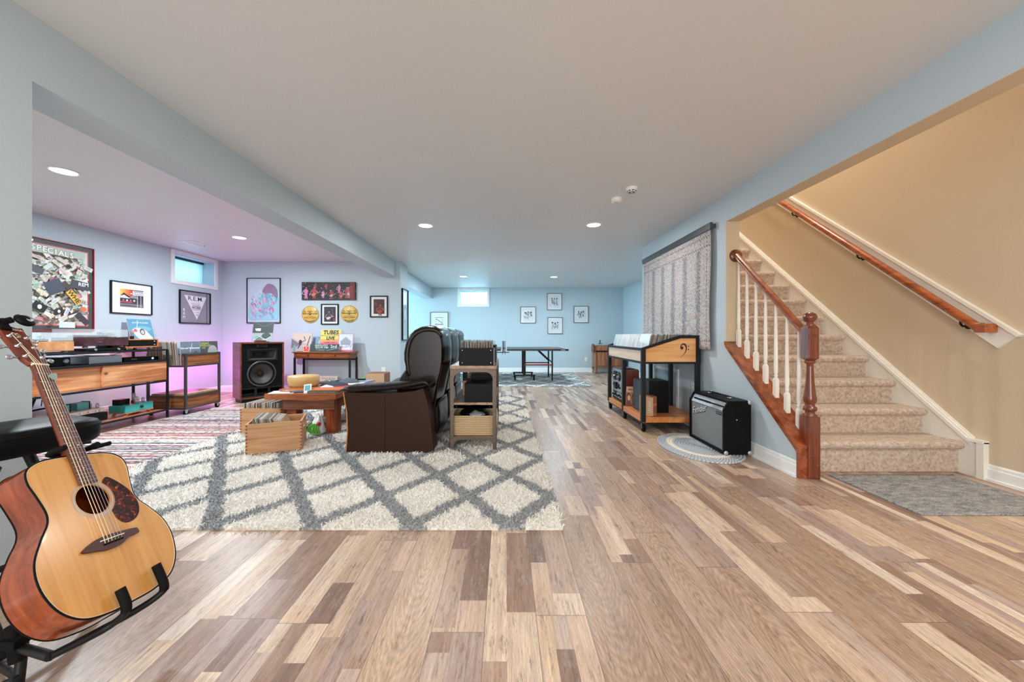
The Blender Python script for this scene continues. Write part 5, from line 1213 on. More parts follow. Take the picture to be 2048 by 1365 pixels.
a = Art(-.1101); a.text('THE HISTORY OF ROCK AND ROLL RECORDS', 0, .011, .014, C(206, 206, 180)); a.build('spine_lettering', 'art', t)
book('book', 'orange and red paperback on top of the dark green hardback', -1.905, 4.04, .05, .30, .21, .010, 'bookorange', z=TZ+.022)
book('magazine', 'open white magazine on the left corner of the coffee table', -2.36, 3.97, .25, .24, .18, .006, 'paper', cat='magazine')
t = on('remote_control', 'slim dark remote control beside the white magazine', 'remote control', -2.19, 3.96, .35); MB().box((-.085, -.022, 0), (.085, .022, .016)).build('case', 'blueg', t, .005)
b = MB(); [b.box((-.06+.022*k, -.012+.016*j, .016), (-.048+.022*k, -.004+.016*j, .018)) for k in range(6) for j in range(2)]; b.build('buttons', 'silver', t)
def crumple(name, label, cat, x, y, z, rx, ry, rz_, mat, seed):
    r = random.Random(seed); b = MB(); n, m = 18, 7; vs = []
    for i in range(m+1):
        f = i/m
        for k in range(n):
            a_ = 2*PI*k/n; q = (1-f**2.2)*(1+r.uniform(-.18, .18)) ; vs.append((rx*q*math.cos(a_), ry*q*math.sin(a_), rz_*f*(1+r.uniform(-.15, .15)) if i else 0))
    b.add(vs, [(i*n+k, i*n+(k+1) % n, (i+1)*n+(k+1) % n, (i+1)*n+k) for i in range(m) for k in range(n)]+[tuple(range(n-1, -1, -1)), tuple(range(m*n, m*n+n))], None, True)
    o = b.build(name, mat, None, 0, 1); o.location = (x, y, z); return tag(o, label, cat)
crumple('folded_cloth', 'dark blue crumpled cloth beside the round box on the coffee table', 'cloth', -2.05, 4.50, TZ, .17, .10, .055, 'cloth', 1)
crumple('crumpled_paper', 'crumpled white paper in the middle of the coffee table', 'paper', -2.03, 4.24, TZ, .09, .07, .045, 'paper', 2)
crumple('folded_cloth', 'grey crumpled cloth at the back of the coffee table', 'cloth', -1.98, 4.72, TZ, .14, .09, .075, 'denim', 3)
book('magazine', 'flat red and white magazine in the middle of the coffee table', -1.90, 4.38, -.2, .22, .16, .010, 'red', cat='magazine')
book('magazine', 'white magazine lying across the right side of the coffee table', -1.88, 4.62, .3, .26, .18, .012, 'paper', cat='magazine')
book('magazine', 'blue patterned magazine sticking up near the sofa arm', -1.84, 4.84, -.3, .24, .18, .022, 'booklilac', cat='magazine', z=TZ)
book('tablet_case', 'dark grey flat case at the far end of the coffee table', -2.05, 4.86, .1, .26, .14, .030, 'blueg', cat='case')
t = on('glass_bowl', 'clear glass bowl of small things beside the round box', 'bowl', -2.17, 4.62, 0); MB().lathe([(.03, 0), (.055, .03), (.062, .06), (.058, .062), (.05, .03), (.001, .006)]).build('bowl', 'tube', t); MB().sphere((0, 0, .03), .035, sc=(1, 1, .6)).build('contents', 'steel', t)
book('book', 'small red edged paperback on the grey cloth side of the table', -2.14, 4.22, .5, .16, .11, .014, 'bookorange')
book('record_stack', 'flat dark record sleeves at the back left of the coffee table', -2.22, 4.80, -.15, .31, .26, .012, 'blueg', cat='records')
book('brochure', 'pale blue folded leaflet on the right edge of the coffee table', -1.83, 4.20, .15, .10, .21, .005, 'booklilac', cat='leaflet')
t = on('tape_dispenser', 'small black and lime green tape holder at the far end of the table', 'tape holder', -1.88, 4.88, 0, TZ+.022); MB().box((-.05, -.02, 0), (.05, .02, .02)).build('base', 'black', t, .003); MB().box((-.03, -.018, .02), (.05, .018, .032)).build('green_top', 'green', t, .003)
# cardboard boxes beyond the table
t = thing('cardboard_box', 'plain cardboard box standing on the floor behind the coffee table', 'cardboard box', (-2.10, 5.95, 0), .0)
MB().box((-.115, 0, 0), (.17, .30, .445)).build('box_shell', 'card', t, .002); MB().box((.1705, .004, .004), (.172, .296, .44)).build('box_side', 'cardside', t); MB().box((-.112, .003, .4455), (.167, .297, .447)).build('box_flaps', 'cardside', t)
t = thing('cardboard_box', 'low brown box on the rug between the coffee table and the sofa', 'cardboard box', (-1.80, 5.15, .012)); MB().box((-.20, 0, 0), (.18, .28, .20)).build('box_shell', 'crate_x', t, .002); MB().box((-.16, .0, .2), (.14, .28, .204)).build('lid_flap', 'card', t)
# plastic bag
o = crumple('plastic_bag', 'clear plastic bag with green and red contents beside the wooden crate', 'plastic bag', -1.97, 3.93, .012, .075, .09, .22, 'paper', 5); 
b = MB()
for k in range(5): b.tube(smooth_poly([(-.02+.02*k, -.10, .03), (-.05+.025*k, -.107, .08), (-.01+.014*k, -.10, .13)], 4, False), .009)
g1 = b.build('green_contents', 'green', o); MB().sphere((.05, -.092, .125), .022).build('red_contents', 'red', o)

# ================================================================ record crates
def crate(label, loc, rz, w_, d_, h_):
    t = thing('wooden_crate', label, 'wooden crate', loc, rz); th = .014
    MB().box((0, 0, 0), (w_, th, h_)).build('front_panel', 'crate_x', t, .001)
    MB().box((0, d_-th, 0), (w_, d_, h_)).build('back_panel', 'crate_x', t, .001)
    # end panels with a hand hole
    for x in (0, w_-th):
        b = MB(); hy0, hy1, hz0, hz1 = d_/2-.055, d_/2+.055, h_-.085, h_-.05
        b.box((x, th, 0), (x+th, hy0, h_)).box((x, hy1, 0), (x+th, d_-th, h_)).box((x, hy0, 0), (x+th, hy1, hz0)).box((x, hy0, hz1), (x+th, hy1, h_)); b.build('end_panel', 'crate_y', t)
    box('floor_panel', (th, th, .0), (w_-th, d_-th, .010), 'crate_x', t)
    b = MB(); n = 9
    for k in range(n):
        z = h_*(k+.5)/n; hh = h_/n*.24
        for x in (0, w_-th): b.box((x-.0004, -.0006, z-hh), (x+th+.0004, .0, z+hh))
        b.box((w_, 0, z-hh), (w_+.0005, th, z+hh))
    b.build('finger_joints', 'joint', t)
    return t
crate('oak crate of records on the rug, nearest to the camera', (-2.237, 3.21, .020), math.radians(22), .43, .34, .262)
crate('oak crate of records tucked under the coffee table, behind the nearer crate', (-2.795, 3.93, .020), 0, .43, .33, .262)
RZ = Matrix.Translation((-2.237, 3.21, .032)) @ Matrix.Rotation(math.radians(22), 4, 'Z')
for k in range(30):
    x = .075+.0108*k
    T = RZ @ Matrix.Translation((x, .172, .0)) @ Matrix.Rotation(PI/2, 4, 'Z') @ Matrix.Rotation(-.10-.012*k, 4, 'X') @ Matrix.Scale(.93, 4)
    record(T, 'lp2', 'lp', 'records in the nearer oak crate', 'record sleeve leaning in the nearer oak crate')
for k in range(28):
    x = -2.755+.0128*k; T = Matrix.Translation((x, 4.095, .032)) @ Matrix.Rotation(PI/2, 4, 'Z') @ Matrix.Rotation(.03*math.sin(k), 4, 'X') @ Matrix.Scale(.97, 4)
    record(T, 'lp2', 'lp', 'records in the oak crate under the table', 'record sleeve standing in the oak crate under the coffee table')

# ================================================================ recliner sofa (faces -X)
sf = thing('recliner_sofa', 'dark brown leather three seat recliner sofa seen from its arm end', 'sofa', (-1.0, 3.29, .018))
def Ls(pts, y): return [(x+1.0, y-3.29, z-.018) for x, z in pts]
def shell(name, prof, y0, y1, mat, parent, bulge=.03, inset=.06, sub=2, k=3, wob=None):
    """soft upholstered body: an (x,z) outline lofted along y with rounded ends"""
    P = smooth_poly(prof, k); n = len(P); W = y1-y0; rings = []
    area = sum(P[i-1][0]*P[i][1]-P[i][0]*P[i-1][1] for i in range(n)); sg = 1 if area > 0 else -1
    N = []
    for i in range(n):
        dx, dz = P[(i+1) % n][0]-P[i-1][0], P[(i+1) % n][1]-P[i-1][1]; l = math.hypot(dx, dz) or 1; N.append((sg*dz/l, -sg*dx/l))
    for f, d in ((0, -.9), (.02, -.5), (.07, -.14), (.22, .1), (.5, bulge/inset if inset else 0), (.78, .1), (.93, -.14), (.98, -.5), (1, -.9)):
        rings.append([(x+nx_*d*inset+1.0, y0+W*f-3.29, z+nz_*d*inset-.018) for (x, z), (nx_, nz_) in zip(P, N)])
    return MB().loft(rings).build(name, mat, parent, 0, sub)
def arm(y0, y1, near):
    A = bpy.data.objects.new('armrest', None)
    pan = [(-1.432, .55), (-1.415, .46), (-1.398, .37), (-1.392, .20), (-1.408, .018), (-.636, .018), (-.645, .16), (-.662, .325), (-.69, .47), (-.722, .585), (-.80, .560), (-.92, .548), (-1.06, .542), (-1.25, .545)]
    P = pan
    yp = y0 if near else y0
    p = MB().prism([(x+1, z-.018) for x, z in P], y0-3.29, y1-3.29, 'y').build('arm_panel', 'leather2', sf, .014, seg=3)
    b = MB(); b.tube([(x+1, y0-3.29-.002, z-.018) for x, z in ((-1.425, .55), (-1.412, .46), (-1.396, .37), (-1.390, .20), (-1.405, .02))], .006, 6); b.build('edge_piping', 'piping', p)
    b = MB(); b.tube([(-1.06+1, y0-3.29-.001, z-.018) for z in (.03, .3, .54)], .0022, 6); b.build('centre_seam', 'leather', p)
    # padded cap: swept over the arm, with pleats
    pts = smooth_poly([(-1.43, .575), (-1.30, .578), (-1.12, .588), (-.95, .602), (-.80, .625), (-.70, .640), (-.655, .60)], 6, False)
    rings = []; n = 16
    for i, (x, z) in enumerate(pts):
        f = i/(len(pts)-1); s_ = min(1, .45+f*6, .55+(1-f)*5); yc = (y0+y1)/2-3.29; ww = ((y1-y0)/2+.03)*(.85+.15*s_)
        pl = .004*math.sin(i*2.6)
        rings.append([(x+1+.006*math.cos(t_), yc+ww*math.copysign(abs(math.cos(t_))**.6, math.cos(t_)), z-.018+(.034*s_+pl*(math.sin(t_) > 0))*math.copysign(abs(math.sin(t_))**.8, math.sin(t_))) for t_ in [2*PI*k/n for k in range(n)]])
    MB().loft(rings).build('arm_cap', 'leather', sf, 0, 1)
arm(3.29, 3.50, True); arm(5.38, 5.59, False)
back = [(-.90, .42), (-.93, .56), (-.93, .68), (-.925, .80), (-.918, .92), (-.88, 1.03), (-.81, 1.095), (-.72, 1.115), (-.63, 1.095), (-.585, 1.03), (-.575, .90), (-.583, .76), (-.615, .62), (-.645, .48), (-.672, .33), (-.70, .20), (-.80, .22)]
roll = [(-.955, .70), (-.965, .88), (-.925, 1.04), (-.84, 1.125), (-.72, 1.148), (-.62, 1.125), (-.578, 1.07), (-.61, 1.02), (-.70, 1.035), (-.77, 1.00), (-.82, .94), (-.85, .85), (-.87, .70)]
lumb = [(-.96, .36), (-1.04, .46), (-1.03, .60), (-.96, .72), (-.91, .76), (-.88, .60), (-.86, .40)]
for y0 in (3.50, 4.127, 4.754):
    y1 = y0+.625
    bk = shell('back_shell', back, y0+.004, y1-.004, 'leather', sf, .026, .026)
    path = smooth_poly([(-.895, .66), (-.918, .78), (-.922, .90), (-.888, 1.02), (-.815, 1.088), (-.72, 1.110), (-.635, 1.090), (-.598, 1.035)], 5, False); rings = []
    for i, (x, z) in enumerate(path):
        f = i/(len(path)-1); p0_, p1_ = path[max(i-1, 0)], path[min(i+1, len(path)-1)]; dx, dz = p1_[0]-p0_[0], p1_[1]-p0_[1]; l = math.hypot(dx, dz); nx_, nz_ = -dz/l, dx/l
        th = (.012+.030*min(1, f*5, (1-f)*5)**.6)*(1+.07*math.sin(i*2.1)); yc = (y0+y1)/2-3.29; hw_ = (y1-y0)/2+.008-(.02 if f in (0, 1) else 0)
        rings.append([(x+1+nx_*th*math.copysign(abs(math.sin(a_))**.7, math.sin(a_)), yc+hw_*math.copysign(abs(math.cos(a_))**.35, math.cos(a_)), z-.018+nz_*th*math.copysign(abs(math.sin(a_))**.7, math.sin(a_))) for a_ in [2*PI*q/20 for q in range(20)]])
    MB().loft(rings).build('headrest_roll', 'leather', sf, 0, 1)
    shell('lumbar_cushion', lumb, y0+.004, y1-.004, 'leather', sf, .02, .03)
    shell('seat_cushion', [(-1.50, .30), (-1.52, .40), (-1.44, .47), (-1.2, .47), (-1.0, .46), (-.93, .40), (-.95, .28), (-1.2, .26)], y0+.004, y1-.004, 'leather', sf, .02, .03)
    b = MB(); b.tube([(x+1, y0+.018-3.29, z-.018) for x, z in smooth_poly([(-.592, .78), (-.625, .62), (-.65, .48), (-.675, .33), (-.705, .21)], 4, False)], .006, 6); b.build('back_piping', 'leather2', bk)
    shell('recliner_base', [(-1.40, .06), (-1.40, .28), (-.80, .28), (-.74, .22), (-.76, .06)], y0+.01, y1-.01, 'leather2', sf, .0, .008, 0)
    # hanging lower flap of each back
    shell('back_flap', [(-.66, .40), (-.70, .27), (-.685, .14), (-.65, .105), (-.62, .15), (-.615, .28), (-.625, .42)], y0+.02, y1-.05, 'leather', sf, .01, .02)

# ================================================================ industrial shelf
HX0, HX1, HY0, HY1 = -.502, -.076, 3.385, 4.50
hs = thing('shelf_unit', 'weathered wood and riveted steel shelf unit behind the sofa', 'shelf unit', (HX0, HY0, .018))
def Lh(x, y, z): return (x-HX0, y-HY0, z-.018)
M['greywood'] = wood('weathered_brown_wood', [C(112, 84, 66), C(148, 114, 90), C(172, 138, 112)], 0, 1, .5)
M['greywood_y'] = wood('weathered_shelf_wood', [C(112, 84, 66), C(150, 118, 94), C(176, 144, 118)], 1, 1, .35)
for z0, z1, nm in ((.750, .777, 'top_board'), (.420, .440, 'middle_board'), (.108, .128, 'lower_board')):
    box(nm, Lh(HX0+(0 if z0 > .7 else .008), HY0+(0 if z0 > .7 else .008), z0), Lh(HX1-(0 if z0 > .7 else .008), HY1-(0 if z0 > .7 else .008), z1), 'greywood_y', hs, .002)
W_ = HX1-HX0; pw = .036
def arch(zb, zt, up=True, r=.05):
    """end frame sheet between two posts with arched corners (x,z outline), local"""
    return None
def end_frame(y0, y1):
    b = MB(); th = .004
    for (x0, x1) in ((0, pw), (W_-pw, W_)):
        b.box((x0, y0, 0), (x1, y0+th, .732))
    # side legs of the angle iron
    sgn = y1 > y0
    for x in (0, W_-th): b.box((x, y0, 0), (x+th, y0+(.036 if sgn else -.036), .732))
    # horizontal plates with rounded gussets: (zlow, zhigh, gusset above?, gusset below?)
    for zl, zh, ga, gb in ((.700, .732, 0, .065), (.372, .402, 0, .05), (.372, .402, .0, 0), (.085, .110, 0, .055)):
        b.box((pw, y0+.0004, zl), (W_-pw, y0+th-.0004, zh))
        if gb:
            for side in (0, 1):
                c = (pw if side == 0 else W_-pw); s_ = 1 if side == 0 else -1; q = gb
                arc = [(c+s_*q-s_*q*math.sin(a_), zl-q+q*math.cos(a_)) for a_ in [PI/2*k/8 for k in range(9)]]
                b.prism([(c, zl)]+[(x, z) for x, z in arc[::-1]], y0+.0006, y0+th-.0006, 'y')
    fr = b.build('end_frame', 'brsteel', hs, .0006)
    b = MB(); yo = y0-.001 if sgn else y0+th+.001
    for z in (.716, .387, .098):
        for x in (.012, .030, .062, W_-.012, W_-.030, W_-.062): b.sphere((x, yo, z), .0045, 8, 5, (1, .6, 1))
    for x in (.018, W_-.018):
        for z in (.66, .34, .44, .05): b.sphere((x, yo, z), .0045, 8, 5, (1, .6, 1))
    b.build('rivet', 'steel', fr)
end_frame(0, .5); end_frame(HY1-HY0-.004, 0)
b = MB()
for z in (.712, .384, .090): b.box((0, .01, z), (.004, HY1-HY0-.01, z+.022)).box((W_-.004, .01, z), (W_, HY1-HY0-.01, z+.022))
b.build('side_rail', 'brsteel', hs)
def record_box(name, label, x0, x1, y0, y1, z, h, rivets=True, open_top=True):
    t = thing(name, label, 'record box', ((x0+x1)/2, y0, z)); w2 = (x1-x0)/2; D = y1-y0; th = .006
    if open_top:
        MB().box((-w2, 0, 0), (w2, th, h)).box((-w2, D-th, 0), (w2, D, h)).box((-w2, th, 0), (-w2+th, D-th, h)).box((w2-th, th, 0), (w2, D-th, h)).box((-w2+th, th, 0), (w2-th, D-th, .005)).build('box_shell', 'vinyl', t, .002)
    else:
        MB().box((-w2, 0, 0), (w2, D, h)).build('box_shell', 'vinyl', t, .004)
        MB().box((-w2-.001, -.001, h-.03), (w2+.001, D+.001, h+.003)).build('lid', 'vinyl', t, .003)
    if rivets:
        b = MB()
        for sx in (-1, 1):
            for z_ in (.025, h-.02): b.sphere((sx*(w2-.03), -.001, z_), .006, 8, 5, (1, .5, 1)); b.sphere((w2+.001, .04 if sx < 0 else D-.04, z_), .006, 8, 5, (.5, 1, 1))
        b.build('rivet', 'chrome', t)
        MB().box((w2-.004, -.003, 0), (w2+.003, .012, h)).build('corner_strip', 'steel', t)
    return t
record_box('record_box', 'open black record case with metal rivets on top of the shelf, nearest', -.422, -.100, 3.415, 3.76, .777, .160)
record_box('record_box', 'open black record case on top of the shelf, second behind the nearest', -.415, -.090, 3.83, 4.18, .777, .175)
for k in range(44):
    x = -.408+.0068*k; T = Matrix.Translation((x, 3.588, .784)) @ Matrix.Rotation(PI/2, 4, 'Z') @ Matrix.Rotation(.02*math.sin(k*1.7), 4, 'X') @ Matrix.Scale(.70+.025*math.sin(k*2.3), 4)
    record(T, 'lpb', 'lp_brown', 'singles in the black case on the shelf', 'worn record sleeve in the nearest black case on the shelf top')
for k in range(24):
    x = -.400+.0124*k; T = Matrix.Translation((x, 4.005, .784)) @ Matrix.Rotation(PI/2, 4, 'Z') @ Matrix.Rotation(.02*math.sin(k*1.7), 4, 'X') @ Matrix.Scale(.68, 4)
    record(T, 'lpb', 'lp_brown', 'singles in the rear black case on the shelf', 'worn record sleeve in the rear black case on the shelf top')
record_box('storage_box', 'closed black box on the middle shelf, nearest', -.372, -.118, 3.42, 3.70, .440, .165, False, False)
record_box('storage_box', 'closed black box on the middle shelf, behind the nearest', -.345, -.10, 3.76, 4.02, .440, .215, False, False)
MBk = MB()
t = thing('wooden_organizer', 'small stack of pale wooden drawers beside the black boxes on the shelf', 'drawer box', (-.43, 3.80, .440)); MB().box((0, 0, 0), (.07, .22, .15)).build('drawer_body', 'crate_x', t)
b = MB(); [b.box((.003, -.003, .006+.036*k), (.067, 0, .036+.036*k)) for k in range(4)]; b.build('drawer_fronts', 'pine_x', t, .001)
tag(box('black_folder', (-.46, 4.05, .441), (-.43, 4.35, .74), 'vinyl'), 'upright black folder at the back of the middle shelf', 'folder')
t = thing('wicker_box', 'small wicker box at the back of the middle shelf', 'wicker box', (-.40, 4.12, .441)); b = MB()
for k in range(9): b.tube([(x, y, .012+.022*k) for x, y in ((0, 0), (.14, 0), (.14, .2), (0, .2))], .011, 6, True)
b.build('woven_body', 'basket', t)
tag(box('paper_stack', (-.27, 4.10, .441), (-.10, 4.38, .60), 'paper'), 'stack of white papers at the back of the middle shelf', 'papers')
# basket
t = thing('woven_basket', 'rectangular coiled seagrass basket on the lowest shelf', 'basket', (-.289, 3.435, .129))
b = MB()
def rrect_pts(w2, d, r, z, n=6):
    out = []
    for cx, cy, a0 in ((w2-r, r, -PI/2), (w2-r, d-r, 0), (-w2+r, d-r, PI/2), (-w2+r, r, PI)):
        for k in range(n+1): a_ = a0+PI/2*k/n; out.append((cx+r*math.cos(a_), cy+r*math.sin(a_), z))
    return out
for k in range(11):
    b.tube(rrect_pts(.196+.010*math.sin(k/10*PI*.8), .40, .035, .010+.0165*k), .0084, 8, True)
b.box((-.15, .02, .002), (.15, .38, .01)); b.build('woven_coils', 'basket', t)
b = MB()
for k in range(11):
    for i in range(46):
        x = -.185+.37*(i+.5*(k % 2))/46; b.box((x-.0012, -.0096, .003+.0165*k), (x+.0012, -.004, .017+.0165*k))
b.build('stitching', 'cardside', t)
crumple('plastic_bag', 'shiny black plastic bag stuffed into the basket on the lowest shelf', 'plastic bag', -.29, 3.60, .285, .15, .15, .105, 'vinyl', 8)
crumple('plastic_wrap', 'clear crumpled wrapping at the front of the basket', 'plastic wrap', -.27, 3.50, .30, .09, .06, .05, 'silver', 9)

# ================================================================ table tennis table
tt = thing('table_tennis_table', 'dark table tennis table with red braces at the far end', 'table tennis table', (0, 8.2, .016))
def half(x0, x1, outer):
    hp = MB().box((x0, 0, .722), (x1, 1.525, .744)).build('table_half', 'tbl', tt, .002)
    MB().box((x0, -.006, .700), (x1, .012, .742)).box((x0, 1.513, .700), (x1, 1.531, .742)).box((x0, .012, .700), (x0+.02, 1.513, .722)).box((x1-.02, .012, .700), (x1, 1.513, .722)).build('apron', 'tbl', hp)
    MB().box((x0, 0, .7441), (x1, .02, .7446)).box((x0, 1.505, .7441), (x1, 1.525, .7446)).box((outer-.01, .02, .7441), (outer+.01, 1.505, .7446)).build('edge_line', 'white', hp)
half(.045, 1.40, 1.385); half(-1.45, -.095, -1.435)
a = Art(-.0062); a.text('STIGA', 1.28, .721, .034, C(200, 206, 214), bold=.001); a.build('lettering', 'art', tt)
for sx, xo in ((1, 0), (-1, -.05)):
    for y in (.40, 1.15): MB().box((xo+sx*1.09-.016, y-.016, .0), (xo+sx*1.09+.016, y+.016, .70)).build('leg', 'satin', tt)
    b = MB(); b.box((xo+sx*.45-.03, .42, .10), (xo+sx*.45+.03, .46, .70)).box((xo+sx*.45-.03, 1.1, .10), (xo+sx*.45+.03, 1.14, .70)).box((xo+sx*.45-.25, .41, .10), (xo+sx*.45+.25, .46, .13)).box((xo+sx*.45-.25, 1.10, .10), (xo+sx*.45+.25, 1.15, .13)).box((xo+sx*.45-.02, .46, .10), (xo+sx*.45+.02, 1.10, .125)); cf = b.build('wheel_frame', 'satin', tt)
    for x in (-.22, .22):
        for y in (.435, 1.125): MB().cyl((xo+sx*.45+x-.015, y, .042), (xo+sx*.45+x+.015, y, .042), .042, n=18).box((xo+sx*.45+x-.02, y-.02, .06), (xo+sx*.45+x+.02, y+.02, .11)).build('castor', 'rubber', cf)
    for y in (.40, 1.15):
        MB().box((xo+sx*.45, y-.016, .345), (xo+sx*1.11, y+.016, .375)).build('red_brace', 'red', tt)
        MB().tube([(xo+sx*.78, y, .70), (xo+sx*1.08, y, .42)], .012, 8).build('diagonal_strut', 'satin', tt)
MB().box((-.20, .38, .64), (.10, .42, .66)).box((-.060, -.03, .62), (-.045, .02, .92)).box((-.005, -.03, .62), (.010, .02, .92)).box((-.06, -.03, .66), (.010, .40, .68)).box((-.045, -.03, .74), (-.005, .02, .78)).build('net_post', 'steel', tt)
MB().box((-.05, 1.50, .62), (-.02, 1.56, .90)).build('net_post', 'steel', tt)
MB().box((-.032, -.06, .75), (-.024, 1.56, .897)).build('net', M['blueg'], tt)
t = thing('table_tennis_bat', 'red and pale table tennis bat lying on the far table', 'table tennis bat', (1.02, 8.6, .762))
MB().lathe([(.078, 0), (.078, .010), (.001, .0102)], n=28).build('blade', 'piping', t); MB().box((.07, -.014, 0), (.17, .014, .018)).build('handle', 'pine_x', t, .003)

# ================================================================ antique cabinet at the far right
t = thing('antique_cabinet', 'antique carved walnut cabinet on curved legs against the far wall', 'cabinet', (2.48, 10.30, 0))
MB().box((0.03, .02, .17), (.88, .45, .64)).build('cabinet_body', 'antique', t, .006)
b = MB(); prof = [(0, .60), (0, .70), (.03, .77), (.10, .79), (.18, .78), (.22, .72), (.22, .62), (.12, .60)]
b.prism([(y+.0, z) for y, z in prof], -.0, .91, 'x'); b.build('rolled_top', 'antique', t, .006)
MB().box((.03, -.0, .60), (.91, .46, .64)).box((.03, .2, .64), (.91, .45, .76)).build('upper_case', 'antique', t, .004)
MB().prism([(-.01, .58), (-.03, .66), (-.02, .76), (.06, .82), (.2, .82), (.26, .74), (.26, .6)], -.03, .0, 'x').build('scroll_end', 'mahog', t, .004)
for x, y in ((.06, .05), (.85, .05), (.06, .42), (.85, .42)):
    MB().tube([(x, y, .18), (x-.02 if x < .4 else x+.02, y-.01, .13), (x, y, .06), (x-.02 if x < .4 else x+.02, y-.012, .015), (x-.03 if x < .4 else x+.03, y-.015, .012)], [.032, .034, .02, .022, .012], 8).build('cabriole_leg', 'antique', t)
for x in (.09, .47): MB().box((x, 0, .22), (x+.35, .02, .58)).build('door', 'antique', t, .008)
b = MB(); b.sphere((.42, -.012, .42), .014).sphere((.49, -.012, .42), .014); b.build('door_knob', 'gold', t)
tag(MB().box((2.62, 10.42, .822), (2.72, 10.52, .835)).box((2.66, 10.46, .835), (2.68, 10.48, .93)).build('small_stand', 'satin'), 'small dark stand on top of the antique cabinet', 'stand')

# ================================================================ record bin cart (right)
BX0, BX1, BY0, BY1 = 1.490, 2.135, 4.06, 5.42
bc = thing('record_bin_cart', 'tall black framed pine record bin cart with an engraved bass clef', 'record cart', (BX0, BY0, 0))
def Lb(x, y, z): return (x-BX0, y-BY0, z)
BW, BD = BX1-BX0, BY1-BY0
zl, zh, zb = .915, 1.055, .742
MB()
endp = [(0, zb), (0, zl), (.42, zh), (BW, zh), (BW, zb)]
def inner(m): return [(.045, zb+.022), (.045, zl-.012), (.43, zh-.030), (BW-.045, zh-.030), (BW-.045, zb+.022)]
for y, s_ in ((0, 1), (BD-.035, -1)):
    # frame with a hole: build as bars
    b = MB(); b.prism([(0, zb), (.045, zb), (.045, zl+.016), (0, zl)], y, y+.035, 'y').prism([(BW-.05, zb), (BW, zb), (BW, zh), (BW-.05, zh)], y, y+.035, 'y')
    b.prism([(.045, zb), (BW-.05, zb), (BW-.05, zb+.022), (.045, zb+.022)], y, y+.035, 'y').prism([(.045, zl-.012), (.43, zh-.032), (.42, zh), (.045, zl+.015)], y, y+.035, 'y').prism([(.43, zh-.032), (BW-.05, zh-.032), (BW-.05, zh), (.42, zh)], y, y+.035, 'y')
    b.build('end_frame', 'satin', bc, .003)
    ep = MB().prism(inner(0), y+.012, y+.024, 'y').build('end_panel', 'pine_x', bc)
    if s_ == 1:
        a = Art(.0117); d_ = C(66, 26, 14); cx, cz = .455, .905; a.ell(cx-.012, cz+.012, .018, .018, d_)
        pts = smooth_poly([(cx-.026, cz+.022), (cx-.012, cz+.048), (cx+.016, cz+.052), (cx+.036, cz+.024), (cx+.032, cz-.022), (cx+.006, cz-.062), (cx-.032, cz-.094)], 6, False)
        a.stroke(pts, [.006, .008, .009, .010, .011, .012, .013, .014, .015, .016, .017, .018, .019, .020, .020, .019, .018, .017, .016, .015, .014, .013, .012, .011, .010, .009, .008, .007, .006, .005, .005, .004, .004, .003, .003, .003, .002][:len(pts)], d_)
        a.ell(cx+.060, cz+.028, .007, .007, d_); a.ell(cx+.060, cz-.004, .007, .007, d_); a.build('bass_clef', 'art', ep)
b = MB(); b.box((0, .035, zl-.028), (.035, BD-.035, zl)).box((0, .035, zb), (.035, BD-.035, zb+.026)).box((BW-.035, .035, zh-.03), (BW, BD-.035, zh)).box((BW-.035, .035, zb), (BW, BD-.035, zb+.026)); b.build('side_frame', 'satin', bc, .003)
MB().box((.010, .035, zb+.026), (.022, BD-.035, zl-.028)).build('front_panel', 'pine_y', bc)
MB().box((BW-.022, .035, zb+.026), (BW-.010, BD-.035, zh-.03)).build('back_panel', 'pine_y', bc)
box('bin_floor', (.022, .024, zb+.004), (BW-.022, BD-.024, zb+.018), 'pine_y', bc)
b = MB()
for k in (1, 2, 3): b.box((.022, .024+(BD-.048)*k/4-.005, zb+.018), (BW-.022, .024+(BD-.048)*k/4+.005, zl-.05))
b.build('bin_divider', 'pine_x', bc)
for x in (0.0, BW-.05):
    for y in (0.0, .66, BD-.05):
        MB().box((x+.002, y+.001, .105), (x+.048, y+.049, zb)).build('leg', 'satin', bc, .003)
b = MB(); b.box((.008, .006, .100), (BW-.008, BD-.006, .162)); b.build('lower_shelf', 'plank', bc, .003)
MB().box((.002, .05, .092), (BW-.002, BD-.05, .100)).build('shelf_rail', 'satin', bc)
for x in (.03, BW-.03):
    for y in (.04, .68, BD-.04):
        c_ = MB().box((x-.025, y-.025, .084), (x+.025, y+.025, .092)).box((x-.020, y-.018, .035), (x-.016, y+.018, .085)).box((x+.016, y-.018, .035), (x+.020, y+.018, .085)).build('castor', 'steel', bc)
        MB().cyl((x-.014, y-.012, .040), (x+.014, y-.012, .040), .040, n=22).build('castor_wheel', 'rubber', c_)
        MB().cyl((x-.0225, y-.012, .040), (x+.0225, y-.012, .040), .014, n=16).build('castor_hub', 'steel', c_)
